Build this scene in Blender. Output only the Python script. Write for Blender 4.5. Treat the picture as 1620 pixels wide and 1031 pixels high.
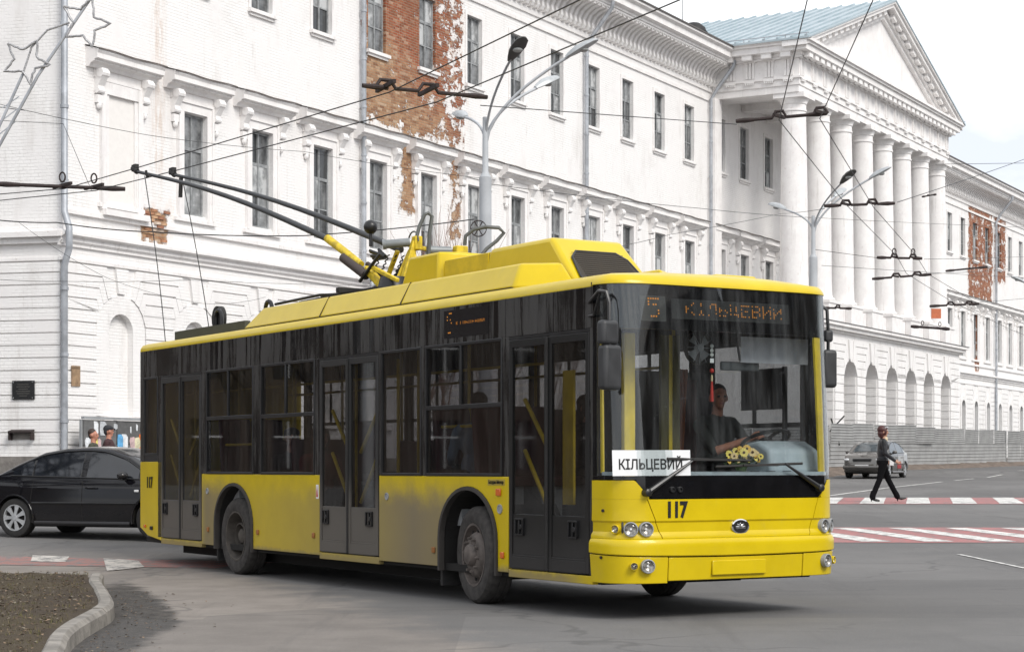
import bpy, bmesh, math, random
import numpy as np
from mathutils import Vector, Matrix, Euler
random.seed(7)
for o in list(bpy.data.objects): bpy.data.objects.remove(o)
S = bpy.context.scene
COL = S.collection
R = math.radians

# ------------------------------------------------------------------ camera, sky, sun, exposure
cam = bpy.data.objects.new('camera', bpy.data.cameras.new('camera'))
COL.objects.link(cam); S.camera = cam
cam.location = (0, 0, 1.35); cam.rotation_euler = (R(90), 0, 0)
cam.data.sensor_width = 36; cam.data.lens = 66.67
cam.data.shift_y = 0.1367; cam.data.clip_end = 3000; cam.data.clip_start = 0.1

SUN_EL, SUN_AZ = R(42), R(142)       # azimuth clockwise from +Y (north)
W = bpy.data.worlds.new('World'); S.world = W; W.use_nodes = True
nt = W.node_tree; nt.nodes.clear()
def wn(t, **k):
    n = nt.nodes.new(t)
    for a, b in k.items(): setattr(n, a, b)
    return n
sky = wn('ShaderNodeTexSky', sky_type='NISHITA', sun_disc=False, sun_elevation=SUN_EL, sun_rotation=SUN_AZ)
bg1 = wn('ShaderNodeBackground'); bg1.inputs[1].default_value = 0.10
nt.links.new(sky.outputs[0], bg1.inputs[0])
tc = wn('ShaderNodeTexCoord'); mp = wn('ShaderNodeMapping'); mp.inputs['Scale'].default_value = (1.3, 1.3, 3.2)
mp.inputs['Location'].default_value = (4, 6, 3)
nz = wn('ShaderNodeTexNoise'); nz.inputs['Scale'].default_value = 2.6; nz.inputs['Detail'].default_value = 7; nz.inputs['Roughness'].default_value = .55
nt.links.new(tc.outputs['Generated'], mp.inputs[0]); nt.links.new(mp.outputs[0], nz.inputs[0])
cr = wn('ShaderNodeValToRGB')
cr.color_ramp.elements[0].position = .43; cr.color_ramp.elements[0].color = (.645, .672, .73, 1)
cr.color_ramp.elements[1].position = .57; cr.color_ramp.elements[1].color = (1.0, 1.0, 1.0, 1)
nt.links.new(nz.outputs[0], cr.inputs[0])
bg2 = wn('ShaderNodeBackground'); bg2.inputs[1].default_value = .86
nt.links.new(cr.outputs[0], bg2.inputs[0])
mx = wn('ShaderNodeMixShader'); mx.inputs[0].default_value = .88
nt.links.new(bg1.outputs[0], mx.inputs[1]); nt.links.new(bg2.outputs[0], mx.inputs[2])
wo = wn('ShaderNodeOutputWorld'); nt.links.new(mx.outputs[0], wo.inputs[0])

sl = bpy.data.lights.new('sun', 'SUN'); sun = bpy.data.objects.new('sun', sl); COL.objects.link(sun)
sl.energy = 1.5; sl.angle = R(24); sl.color = (1, .96, .9)
sd = Vector((math.sin(SUN_AZ)*math.cos(SUN_EL), math.cos(SUN_AZ)*math.cos(SUN_EL), math.sin(SUN_EL)))
sun.rotation_euler = sd.to_track_quat('Z', 'Y').to_euler()
S.view_settings.view_transform = 'Standard'; S.view_settings.look = 'None'
S.view_settings.gamma = 1; S.view_settings.exposure = 0.78
S.view_settings.use_curve_mapping = False

# ------------------------------------------------------------------ mesh builder
def V(*a): return Vector(a)
class MB:
    def __init__(s): s.v = []; s.f = []; s.m = []
    def vert(s, p): s.v.append(tuple(p)); return len(s.v)-1
    def face(s, idx, mat=0): s.f.append(tuple(idx)); s.m.append(mat)
    def poly(s, pts, mat=0): s.face([s.vert(p) for p in pts], mat)
    def box(s, x0, x1, y0, y1, z0, z1, mat=0, M=None):
        P = [(x, y, z) for z in (z0, z1) for y in (y0, y1) for x in (x0, x1)]
        if M is not None: P = [M @ Vector(p) for p in P]
        i = [s.vert(p) for p in P]
        for q in ((0,2,3,1),(4,5,7,6),(0,1,5,4),(2,6,7,3),(0,4,6,2),(1,3,7,5)): s.face([i[k] for k in q], mat)
        return s
    def loft(s, rings, caps=True, mat=0, closed=True):
        I = [[s.vert(p) for p in r] for r in rings]; n = len(rings[0])
        for a, b in zip(I, I[1:]):
            for k in range(n if closed else n-1):
                s.face((a[k], a[(k+1) % n], b[(k+1) % n], b[k]), mat)
        if caps and closed:
            s.face(I[0][::-1], mat); s.face(I[-1], mat)
        return s
    def tube(s, pts, r, n=8, mat=0, caps=True):
        pts = [Vector(p) for p in pts]; rs = r if isinstance(r, (list, tuple)) else [r]*len(pts)
        rings = []; up = None
        for i, p in enumerate(pts):
            d = (pts[min(i+1, len(pts)-1)] - pts[max(i-1, 0)])
            d = d.normalized() if d.length > 1e-9 else V(0, 0, 1)
            if up is None: up = d.orthogonal().normalized()
            up = up - d*up.dot(d)
            up = up.normalized() if up.length > 1e-6 else d.orthogonal().normalized()
            b = d.cross(up)
            rings.append([p + (up*math.cos(t) + b*math.sin(t))*rs[i] for t in [2*math.pi*k/n for k in range(n)]])
        return s.loft(rings, caps, mat)
    def cyl(s, p0, p1, r0, r1=None, n=14, mat=0): return s.tube([p0, p1], [r0, r0 if r1 is None else r1], n, mat)
    def beam(s, p0, p1, w, h, mat=0, up=(0, 0, 1)):
        p0, p1 = Vector(p0), Vector(p1); d = (p1-p0).normalized(); u = Vector(up)
        if abs(d.dot(u)) > .98: u = V(1, 0, 0)
        a = d.cross(u).normalized(); b = a.cross(d)
        return s.loft([[p + a*x*w/2 + b*y*h/2 for x, y in ((-1,-1),(1,-1),(1,1),(-1,1))] for p in (p0, p1)], True, mat)
    def lathe(s, prof, o=(0,0,0), ax='z', n=20, mat=0, closed=False, caps=True):
        def pt(r, h, t):
            c, q = r*math.cos(t), r*math.sin(t)
            return {'z': (o[0]+c, o[1]+q, o[2]+h), 'y': (o[0]+c, o[1]+h, o[2]+q), 'x': (o[0]+h, o[1]+c, o[2]+q)}[ax]
        rings = [[pt(r, h, 2*math.pi*k/n) for k in range(n)] for r, h in prof]
        if closed: rings.append(rings[0])
        return s.loft(rings, caps and not closed, mat)
    def prism(s, poly, fn, d0, d1, mat=0):
        a = [s.vert(fn(p[0], p[1], d0)) for p in poly]; b = [s.vert(fn(p[0], p[1], d1)) for p in poly]; n = len(poly)
        s.face(a[::-1], mat); s.face(b, mat)
        for k in range(n): s.face((a[k], a[(k+1) % n], b[(k+1) % n], b[k]), mat)
        return s
    def grid(s, fn, nu, nv, mat=0):
        I = [[s.vert(fn(i/nu, j/nv)) for j in range(nv+1)] for i in range(nu+1)]
        for i in range(nu):
            for j in range(nv): s.face((I[i][j], I[i+1][j], I[i+1][j+1], I[i][j+1]), mat)
        return s
    def shell(s, fo, fi, nu, nv, mat=0):
        A = [[s.vert(fo(i/nu, j/nv)) for j in range(nv+1)] for i in range(nu+1)]
        B = [[s.vert(fi(i/nu, j/nv)) for j in range(nv+1)] for i in range(nu+1)]
        for i in range(nu):
            for j in range(nv):
                s.face((A[i][j], A[i+1][j], A[i+1][j+1], A[i][j+1]), mat); s.face((B[i][j], B[i][j+1], B[i+1][j+1], B[i+1][j]), mat)
        for i in range(nu):
            s.face((A[i][0], B[i][0], B[i+1][0], A[i+1][0]), mat); s.face((A[i][nv], A[i+1][nv], B[i+1][nv], B[i][nv]), mat)
        for j in range(nv):
            s.face((A[0][j], A[0][j+1], B[0][j+1], B[0][j]), mat); s.face((A[nu][j], B[nu][j], B[nu][j+1], A[nu][j+1]), mat)
        return s
    def ball(s, c, r, nu=14, nv=9, mat=0, M=None):
        r = (r, r, r) if not isinstance(r, (tuple, list)) else r; c = Vector(c)
        rings = []
        for j in range(nv+1):
            t = math.pi*(j/nv) if 0 < j < nv else (1e-3 if j == 0 else math.pi-1e-3)
            q = []
            for k in range(nu):
                p = 2*math.pi*k/nu
                d = V(r[0]*math.sin(t)*math.cos(p), r[1]*math.sin(t)*math.sin(p), r[2]*math.cos(t))
                q.append(c + (M @ d if M is not None else d))
            rings.append(q)
        return s.loft(rings, True, mat)
    def mesh(s, name, mats, smooth=None):
        me = bpy.data.meshes.new(name); me.from_pydata(s.v, [], s.f)
        me.polygons.foreach_set('material_index', s.m)
        for m in (mats if isinstance(mats, (list, tuple)) else [mats]): me.materials.append(m)
        bm = bmesh.new(); bm.from_mesh(me); bmesh.ops.remove_doubles(bm, verts=bm.verts, dist=1e-5)
        bmesh.ops.recalc_face_normals(bm, faces=bm.faces); bm.to_mesh(me); bm.free()
        if smooth:
            me.polygons.foreach_set('use_smooth', [True]*len(me.polygons)); me.set_sharp_from_angle(angle=R(smooth))
        return me
    def obj(s, name, mats, parent=None, smooth=None, bevel=0, seg=2, loc=None):
        o = bpy.data.objects.new(name, s.mesh(name, mats, smooth or (40 if bevel else None))); COL.objects.link(o)
        if parent: o.parent = parent
        if loc: o.location = loc
        if bevel:
            b = o.modifiers.new('bevel', 'BEVEL'); b.width = bevel; b.segments = seg; b.limit_method = 'ANGLE'; b.angle_limit = R(35)
        return o
def inst(src, parent=None, loc=None, M=None, name=None):
    o = src.copy(); COL.objects.link(o); o.parent = parent
    if M is not None: o.matrix_basis = M
    if loc is not None: o.location = loc
    return o
def copy_tree(src, parent=None):
    c = inst(src, parent)
    for ch in list(src.children): copy_tree(ch, c)
    return c
def thing(name, label, cat, loc=(0,0,0), rz=0, group=None):
    o = bpy.data.objects.new(name, None); COL.objects.link(o); o.location = loc; o.rotation_euler = (0, 0, rz)
    o.empty_display_size = .2
    return tag(o, label, cat, group)
def tag(o, label, cat, group=None):
    o['label'] = label; o['category'] = cat
    if group: o['group'] = group
    return o
def struct(o): o['kind'] = 'structure'; return o
def stuff(o): o['kind'] = 'stuff'; return o

# ------------------------------------------------------------------ materials
class N:
    def __init__(s, name):
        s.mat = bpy.data.materials.new(name); s.mat.use_nodes = True; s.t = s.mat.node_tree; s.t.nodes.clear()
        s.out = s.n('ShaderNodeOutputMaterial'); s.tc = s.n('ShaderNodeTexCoord')
    def n(s, t, **k):
        x = s.t.nodes.new(t)
        for a, b in k.items(): setattr(x, a, b)
        return x
    def set(s, sock, v):
        if isinstance(v, bpy.types.NodeSocket): s.t.links.new(v, sock)
        elif isinstance(v, (tuple, list)):
            sock.default_value = tuple(v)+(1,) if len(v) == 3 and len(sock.default_value) == 4 else tuple(v)
        else: sock.default_value = v
    def math(s, op, a, b=None, c=None, clamp=False):
        x = s.n('ShaderNodeMath', operation=op, use_clamp=clamp)
        for i, q in enumerate((a, b, c)):
            if q is not None: s.set(x.inputs[i], q)
        return x.outputs[0]
    def co(s, scale=(1,1,1), kind='Object', loc=(0,0,0)):
        m = s.n('ShaderNodeMapping'); s.t.links.new(s.tc.outputs[kind], m.inputs[0])
        m.inputs['Scale'].default_value = scale; m.inputs['Location'].default_value = loc; return m.outputs[0]
    def xyz(s, kind='Object'):
        x = s.n('ShaderNodeSeparateXYZ'); s.t.links.new(s.tc.outputs[kind], x.inputs[0]); return x.outputs
    def comb(s, a, b, c):
        x = s.n('ShaderNodeCombineXYZ')
        for i, q in enumerate((a, b, c)): s.set(x.inputs[i], q)
        return x.outputs[0]
    def noise(s, co, scale, detail=5, rough=.55, dist=0):
        x = s.n('ShaderNodeTexNoise'); s.t.links.new(co, x.inputs['Vector'])
        x.inputs['Scale'].default_value = scale; x.inputs['Detail'].default_value = detail
        x.inputs['Roughness'].default_value = rough; x.inputs['Distortion'].default_value = dist; return x.outputs[0]
    def ramp(s, v, a, b, smooth=True):
        x = s.n('ShaderNodeMapRange', interpolation_type='SMOOTHSTEP' if smooth else 'LINEAR')
        s.set(x.inputs[0], v); x.inputs[1].default_value = a; x.inputs[2].default_value = b; return x.outputs[0]
    def mix(s, f, a, b, mode='MIX'):
        x = s.n('ShaderNodeMix', data_type='RGBA', blend_type=mode)
        s.set(x.inputs[0], f); s.set(x.inputs[6], a); s.set(x.inputs[7], b); return x.outputs[2]
    def bump(s, h, dist=.01, strength=1.0):
        x = s.n('ShaderNodeBump'); s.set(x.inputs['Height'], h); x.inputs['Distance'].default_value = dist; x.inputs['Strength'].default_value = strength; return x.outputs[0]
    def bsdf(s, color, rough=.6, metal=0, normal=None, coat=0, spec=.5):
        x = s.n('ShaderNodeBsdfPrincipled'); s.set(x.inputs['Base Color'], color); s.set(x.inputs['Roughness'], rough)
        s.set(x.inputs['Metallic'], metal); s.set(x.inputs['Coat Weight'], coat); s.set(x.inputs['Specular IOR Level'], spec)
        x.inputs['Coat Roughness'].default_value = .06
        if normal is not None: s.set(x.inputs['Normal'], normal)
        return x.outputs[0]
    def done(s, sh): s.t.links.new(sh, s.out.inputs[0]); return s.mat
def simple(name, c, rough=.6, metal=0, var=.12, scale=6, bump=0, coat=0, spec=.5, rvar=.1):
    m = N(name); n1 = m.noise(m.co(), scale, 6, .6)
    lo = tuple(x*(1-var) for x in c); hi = tuple(min(1, x*(1+var)) for x in c)
    col = m.mix(m.ramp(n1, .3, .7), lo, hi)
    r = m.math('ADD', m.math('MULTIPLY', m.math('SUBTRACT', n1, .5), rvar*2), rough, clamp=True)
    nm = m.bump(m.noise(m.co(), scale*8, 3), bump) if bump else None
    return m.done(m.bsdf(col, r, metal, nm, coat, spec))
def glassmat(name, tint, dust=.04, rough=.02, dustcol=(.3,.29,.27), streak=(14,14,1.5), refl=1.0):
    m = N(name)
    tr = m.n('ShaderNodeBsdfTransparent'); m.set(tr.inputs[0], tint)
    gl = m.n('ShaderNodeBsdfGlossy'); m.set(gl.inputs[0], (refl, refl, refl)); gl.inputs['Roughness'].default_value = rough
    ge = m.n('ShaderNodeNewGeometry'); dt = m.n('ShaderNodeVectorMath', operation='DOT_PRODUCT')
    m.t.links.new(ge.outputs['Normal'], dt.inputs[0]); m.t.links.new(ge.outputs['Incoming'], dt.inputs[1])
    fr = m.math('ADD', .04, m.math('MULTIPLY', m.math('POWER', m.math('SUBTRACT', 1, m.math('ABSOLUTE', dt.outputs['Value'])), 5), .96))   # same from either face of the thin pane
    a = m.n('ShaderNodeMixShader'); m.t.links.new(fr, a.inputs[0]); m.t.links.new(tr.outputs[0], a.inputs[1]); m.t.links.new(gl.outputs[0], a.inputs[2])
    df = m.n('ShaderNodeBsdfDiffuse'); m.set(df.inputs[0], dustcol)
    d = m.math('MULTIPLY', m.ramp(m.noise(m.co(streak), 1.0, 6, .65), .35, .75), dust*2)
    b = m.n('ShaderNodeMixShader'); m.t.links.new(d, b.inputs[0]); m.t.links.new(a.outputs[0], b.inputs[1]); m.t.links.new(df.outputs[0], b.inputs[2])
    return m.done(b.outputs[0])

def mat_asphalt():
    m = N('asphalt'); o = m.xyz(); c = m.co()
    big = m.noise(c, .22, 6, .6); mid = m.noise(c, 1.6, 6, .65); fine = m.noise(c, 55, 3, .7); pat = m.noise(m.co((.25, 1.3, 1)), .6, 5, .6)
    col = m.mix(m.ramp(big, .3, .7), (.124, .122, .120), (.168, .164, .160))
    col = m.mix(m.math('MULTIPLY', m.ramp(mid, .45, .75), .35), col, (.19, .182, .175))
    col = m.mix(m.math('MULTIPLY', m.ramp(pat, .52, .7), .4), col, (.10, .099, .10))
    # dusty verge strip left of the line from (-4.3,26) to (-0.2,13.8)
    d = m.math('ADD', m.math('MULTIPLY', o[0], -.947), m.math('MULTIPLY', o[1], -.32))
    d = m.math('ADD', d, 4.45); d = m.math('ADD', d, m.math('MULTIPLY', m.math('SUBTRACT', mid, .5), 1.6))
    dust = m.math('MULTIPLY', m.ramp(d, -.35, .55), m.ramp(o[1], 30, 24))
    col = m.mix(m.math('MULTIPLY', dust, .85), col, m.mix(m.ramp(mid, .3, .7), (.205, .18, .158), (.27, .24, .212)))
    # wet dirt in the gutter by the kerb
    kl = m.math('ADD', -3.25, m.math('SUBTRACT', m.math('MULTIPLY', m.math('MAXIMUM', m.math('SUBTRACT', 16.5, o[1]), 0.0), .09), m.math('MULTIPLY', m.math('MAXIMUM', m.math('SUBTRACT', o[1], 16.5), 0.0), .235)))
    ex = m.math('SUBTRACT', o[0], kl)
    g = m.math('ADD', m.math('POWER', m.math('DIVIDE', ex, .36), 2), m.math('POWER', m.math('DIVIDE', m.math('SUBTRACT', o[1], 17.2), 4.6), 2))
    g = m.math('ADD', g, m.math('MULTIPLY', m.math('SUBTRACT', m.noise(c, 2.2, 7, .7), .5), 2.4))
    wet = m.ramp(g, 1.35, .6)
    col = m.mix(m.math('MULTIPLY', wet, .96), col, m.mix(m.ramp(m.noise(c, 9, 5), .35, .65), (.022, .020, .018), (.060, .053, .046)))
    vp = m.n('ShaderNodeTexVoronoi'); vp.inputs['Scale'].default_value = .16; vp.distance = 'CHEBYCHEV'; m.t.links.new(c, vp.inputs[0]); sv = m.n('ShaderNodeSeparateColor'); m.t.links.new(vp.outputs['Color'], sv.inputs[0])
    col = m.mix(m.math('MULTIPLY', m.ramp(sv.outputs[0], .62, .64), .30), col, (.085, .083, .082))
    trk = m.noise(m.co((.9, .07, 1), loc=(2, 0, 0)), 1.0, 6, .7); col = m.mix(m.math('MULTIPLY', m.ramp(trk, .52, .62), .32), col, (.088, .085, .084))
    oil = m.noise(c, .9, 3, .5); col = m.mix(m.math('MULTIPLY', m.ramp(oil, .69, .76), .5), col, (.05, .048, .047))
    grain = m.noise(c, 120, 2, .6); col = m.mix(m.math('MULTIPLY', m.ramp(grain, .52, .70), .38), col, (.26, .25, .24))
    sp = m.ramp(fine, .28, .42)
    col = m.mix(m.math('MULTIPLY', m.math('SUBTRACT', 1, sp), .5), col, (.05, .05, .05))
    col = m.mix(m.math('MULTIPLY', m.ramp(m.noise(c, 30, 2, .5), .66, .74), .5), col, (.30, .29, .28))
    vo = m.n('ShaderNodeTexVoronoi', feature='DISTANCE_TO_EDGE'); vo.inputs['Scale'].default_value = .33
    w = m.n('ShaderNodeVectorMath', operation='ADD'); m.t.links.new(c, w.inputs[0])
    nn = m.n('ShaderNodeTexNoise'); nn.inputs['Scale'].default_value = 1.2; m.t.links.new(c, nn.inputs[0]); m.t.links.new(nn.outputs[1], w.inputs[1])
    m.t.links.new(w.outputs[0], vo.inputs[0])
    crack = m.math('MULTIPLY', m.ramp(vo.outputs[0], .016, .003), m.ramp(big, .44, .54))
    col = m.mix(m.math('MULTIPLY', crack, .42), col, (.06, .06, .06))
    rough = m.math('SUBTRACT', .9, m.math('MULTIPLY', wet, .12))
    return m.done(m.bsdf(col, rough, 0, m.bump(m.math('ADD', fine, m.math('MULTIPLY', mid, .6)), .006, .7), 0, .3))
def mat_paint(name, c, wear=.5):
    m = N(name); c0 = m.co(kind='Object'); n = m.noise(c0, 5, 7, .75); f = m.noise(c0, 60, 2)
    n = m.math('ADD', n, m.math('MULTIPLY', m.math('SUBTRACT', f, .5), .25))
    col = m.mix(m.math('MULTIPLY', m.ramp(n, .44, .62), wear), c, (.15, .148, .146))
    return m.done(m.bsdf(col, .8, 0, m.bump(f, .003)))
def mat_wall(name='white_wall', bricks=True):
    m = N(name); o = m.xyz(); x, y, z = o[0], o[1], o[2]
    uv = m.comb(m.math('SUBTRACT', x, m.math('MULTIPLY', y, 1.0)), z, 0.0)
    br = m.n('ShaderNodeTexBrick'); m.t.links.new(uv, br.inputs['Vector']); br.inputs['Scale'].default_value = 1
    br.inputs['Brick Width'].default_value = .25; br.inputs['Row Height'].default_value = .083; br.inputs['Mortar Size'].default_value = .009; br.inputs['Mortar Smooth'].default_value = .3
    br.inputs['Color1'].default_value = (.31, .082, .038, 1); br.inputs['Color2'].default_value = (.40, .15, .075, 1); br.inputs['Mortar'].default_value = (.42, .33, .25, 1)
    n1 = m.noise(m.co(), 1.1, 8, .68); n2 = m.noise(m.co(), 4.5, 6, .7); n3 = m.noise(m.co((1, 1, .25)), 1.4, 6, .65)
    white = m.mix(m.ramp(n1, .3, .7), (.80, .782, .772), (.885, .872, .858))
    white = m.mix(m.math('MULTIPLY', m.ramp(n3, .52, .74), .45), white, (.60, .57, .54)); white = m.mix(m.math('MULTIPLY', m.ramp(m.noise(m.co((.35, .35, .5)), 1.0, 7, .7), .52, .68), .28), white, (.62, .60, .585))
    white = m.mix(m.math('MULTIPLY', m.ramp(m.noise(m.co(), 2.2, 9, .8), .64, .72), .6), white, (.55, .44, .36)); white = m.mix(m.math('MULTIPLY', m.ramp(m.noise(m.co((1,1,1.6)), 13, 3, .6), .70, .76), .55), white, (.42, .33, .27)); white = m.mix(m.math('MULTIPLY', m.math('MULTIPLY', br.outputs['Fac'], m.ramp(n1, .38, .62)), .10), white, (.5, .47, .44))
    sk = m.math('MULTIPLY', m.ramp(m.math('ABSOLUTE', m.math('SUBTRACT', x, 3.62)), .42, .05), m.math('MULTIPLY', m.ramp(z, 8.0, 9.5), m.ramp(z, 16.0, 13.0)))
    white = m.mix(m.math('MULTIPLY', m.math('MULTIPLY', sk, m.ramp(m.noise(m.co((3, 3, .6)), 2.0, 7, .75), .40, .62)), .42), white, (.50, .33, .20))
    rs = m.math('MULTIPLY', m.ramp(m.noise(m.co((5, 5, .35)), 1.0, 6, .7), .56, .72), m.ramp(n1, .42, .6))
    white = m.mix(m.math('MULTIPLY', rs, .42), white, (.42, .39, .36))
    qx = m.math('MULTIPLY', m.math('FLOOR', m.math('DIVIDE', x, .25)), .25); qz = m.math('MULTIPLY', m.math('FLOOR', m.math('DIVIDE', z, .083)), .083)
    nq = m.noise(m.comb(qx, 0.0, qz), 2.6, 4, .8)
    def rect(x0, x1, z0, z1, wob=1.0, s=.5):
        q = m.math('MULTIPLY', m.math('SUBTRACT', n1, .5), wob*2.4)
        q = m.math('ADD', q, m.math('MULTIPLY', m.math('SUBTRACT', n2, .5), wob*1.4)); q = m.math('ADD', q, m.math('MULTIPLY', m.math('SUBTRACT', nq, .5), 1.1*wob+.25))
        def edge(v, a, sg): return m.math('MULTIPLY', m.math('SUBTRACT', v, a), sg)
        d = m.math('MINIMUM', m.math('MINIMUM', edge(x, x0, 1), edge(x, x1, -1)), m.math('MINIMUM', edge(z, z0, 1), edge(z, z1, -1)))
        return m.math('ADD', d, q)
    col = white; h = m.math('MULTIPLY', m.math('MULTIPLY', br.outputs['Fac'], m.ramp(n1, .38, .62)), -1.0)
    if bricks:
        d = rect(13.3, 19.1, 11.9, 18.2, .7)
        d = m.math('MAXIMUM', d, rect(15.35, 16.15, 9.4, 12.5, .42)); d = m.math('MAXIMUM', d, rect(18.3, 19.0, 8.1, 12.5, .42))
        d = m.math('MAXIMUM', d, rect(79.8, 85.3, 11.0, 17.4, .7)); d = m.math('MAXIMUM', d, rect(85.9, 88.6, 13.2, 17.3, .6)); d = m.math('MAXIMUM', d, rect(81.2, 82.2, 7.2, 12, .3))
        d = m.math('MAXIMUM', d, rect(2.95, 4.0, 7.15, 8.0, .3))
        d = m.math('MAXIMUM', d, rect(16.9, 17.6, 7.2, 8.4, .35))
        mask = m.ramp(d, -.05, .06)
        # left-over flakes of paint inside the bare patch
        fl = m.ramp(m.math('ADD', m.math('MULTIPLY', m.ramp(x, 40, 45), .055), m.math('ADD', m.noise(m.co((1, 1, 1.5)), 1.5, 9, .74), m.math('MULTIPLY', m.math('MULTIPLY', m.ramp(x, 15.5, 19.3, False), m.ramp(x, 45, 40)), .13))), .60, .625)
        mask = m.math('MULTIPLY', mask, m.math('SUBTRACT', 1, m.math('MULTIPLY', fl, .92)))
        tan = m.ramp(m.math('ADD', m.math('MULTIPLY', m.math('SUBTRACT', z, 14.2), .35), m.math('ADD', m.math('MULTIPLY', m.math('SUBTRACT', x, 15.5), .22), m.math('MULTIPLY', m.math('SUBTRACT', n1, .5), 2.2))), .30, -.60)
        tan = m.math('MULTIPLY', tan, m.ramp(x, 45, 40))
        bc = m.mix(m.ramp(n2, .25, .75), m.mix(.35, br.outputs['Color'], (.17, .05, .03)), br.outputs['Color'])
        bc = m.mix(m.math('MULTIPLY', tan, .62), bc, m.mix(m.ramp(n2, .3, .7), (.37, .235, .125), (.52, .385, .235)))
        wnz = m.n('ShaderNodeTexWhiteNoise'); row = m.math('MULTIPLY', m.math('MODULO', m.math('FLOOR', m.math('DIVIDE', z, .083)), 2.0), .125)
        m.t.links.new(m.comb(m.math('FLOOR', m.math('DIVIDE', m.math('ADD', x, row), .25)), 0.0, m.math('FLOOR', m.math('DIVIDE', z, .083))), wnz.inputs['Vector'])
        bc = m.mix(m.math('MULTIPLY', m.ramp(wnz.outputs[0], .55, 1.0, False), .62), bc, (.15, .055, .03)); bc = m.mix(m.math('MULTIPLY', m.ramp(wnz.outputs[0], .22, .0, False), .5), bc, (.58, .46, .34))
        bc = m.mix(m.math('MULTIPLY', m.ramp(m.noise(m.co((1, 1, .6)), .9, 5, .7), .50, .64), .5), bc, (.19, .075, .04))
        bc = m.mix(m.math('MULTIPLY', br.outputs['Fac'], .6), bc, (.34, .27, .20))
        col = m.mix(mask, white, bc)
        rim = m.math('MULTIPLY', m.ramp(d, -.55, -.02), m.ramp(m.noise(m.co((1,1,.5)), 3.0, 6, .7), .45, .65))
        col = m.mix(m.math('MULTIPLY', m.math('MULTIPLY', rim, m.math('SUBTRACT', 1, mask)), .30), col, (.62, .42, .26))
        h = m.math('SUBTRACT', h, m.math('MULTIPLY', mask, 3.2))
        h = m.math('SUBTRACT', h, m.math('MULTIPLY', m.math('MULTIPLY', mask, br.outputs['Fac']), .8))
    h = m.math('ADD', h, m.math('MULTIPLY', n2, .5))
    return m.done(m.bsdf(col, .9, 0, m.bump(h, .012, .8), 0, .25))
def mat_trim():
    m = N('white_trim'); n1 = m.noise(m.co(), 1.7, 8, .7); n2 = m.noise(m.co(), 9, 5, .7)
    c = m.mix(m.ramp(n1, .3, .7), (.76, .735, .725), (.86, .845, .83))
    c = m.mix(m.math('MULTIPLY', m.ramp(n2, .60, .72), .55), c, (.50, .44, .385)); c = m.mix(m.math('MULTIPLY', m.ramp(m.noise(m.co((6, 6, .5)), 1.0, 6, .7), .55, .70), .38), c, (.47, .44, .41))
    return m.done(m.bsdf(c, .88, 0, m.bump(n2, .008, .6), 0, .25))
def mat_yellow(name, dust=True):
    m = N(name); o = m.xyz(); n1 = m.noise(m.co(), 2.5, 7, .65); n2 = m.noise(m.co((1, 1, .35)), 9, 6, .7)
    c = m.mix(m.ramp(n1, .3, .7), (.58, .425, .002), (.64, .475, .004))
    c = m.mix(m.math('MULTIPLY', m.ramp(n2, .55, .8), .16), c, (.42, .34, .14))
    rough = .32; coat = .2
    if dust:
        x = m.ramp(o[0], -9.3, 2.7, False)
        cr = m.n('ShaderNodeValToRGB'); m.t.links.new(x, cr.inputs[0]); E = cr.color_ramp.elements
        E[0].position = 0; E[0].color = (.05,)*3+(1,); E[1].position = 1; E[1].color = (0,)*3+(1,)
        for s, v in ((-7.1, .35), (-6.8, .95), (-6.2, .75), (-5.4, .2), (-4.6, .32), (-3.6, .5), (-3.0, .6), (-1.95, .8), (-1.2, 1.0), (-.55, .9), (.2, .25), (.5, .0)):
            e = E.new((s+9.3)/12.0); e.color = (v, v, v, 1)
        zz = m.ramp(m.math('ADD', o[2], m.math('MULTIPLY', m.math('SUBTRACT', n1, .5), .4)), 1.28, .88)
        low = m.math('MULTIPLY', m.ramp(m.math('ADD', o[2], m.math('MULTIPLY', m.math('SUBTRACT', n2, .5), .12)), .43, .33), m.ramp(o[0], 2.2, 1.6))
        d = m.math('MAXIMUM', m.math('MULTIPLY', zz, cr.outputs[0]), m.math('MULTIPLY', low, .8), clamp=True)
        d = m.math('MULTIPLY', d, m.ramp(m.noise(m.co((1, 1, .3)), 3, 6, .6), .0, .35))
        c = m.mix(m.math('MULTIPLY', d, .95), c, (.20, .165, .115))
        rough = m.math('ADD', .3, m.math('MULTIPLY', d, .5)); coat = m.math('MULTIPLY', m.math('SUBTRACT', 1, d), .2)
    return m.done(m.bsdf(c, rough, 0, None, coat, .35))
def mat_blackpanel():
    m = N('black_side_panel'); o = m.xyz()
    st = m.noise(m.co((11, 11, .55)), 1.0, 6, .7); st2 = m.noise(m.co((26, 26, 1.1), loc=(4, 0, 0)), 1.0, 4, .7); big = m.noise(m.co(), .8, 4)
    film = m.math('MULTIPLY', m.ramp(st, .40, .54), m.ramp(st2, .30, .5))
    film = m.math('MULTIPLY', film, m.ramp(big, .28, .55))
    c = m.mix(m.math('MULTIPLY', film, .85), (.005, .005, .006), (.052, .049, .046))
    r = m.math('ADD', .07, m.math('MULTIPLY', film, .5))
    return m.done(m.bsdf(c, r, 0, None, 0, .5))
def mat_dusty(name, c, dustc, z0, z1, rough=.35):
    m = N(name); o = m.xyz(); n1 = m.noise(m.co((1.5, 1.5, .6)), 3, 6, .6)
    d = m.ramp(m.math('ADD', o[2], m.math('MULTIPLY', m.math('SUBTRACT', n1, .5), .4)), z0, z1)
    return m.done(m.bsdf(m.mix(m.math('MULTIPLY', d, .9), c, dustc), m.math('ADD', rough, m.math('MULTIPLY', d, .4)), 0, None, 0, .4))
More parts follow.
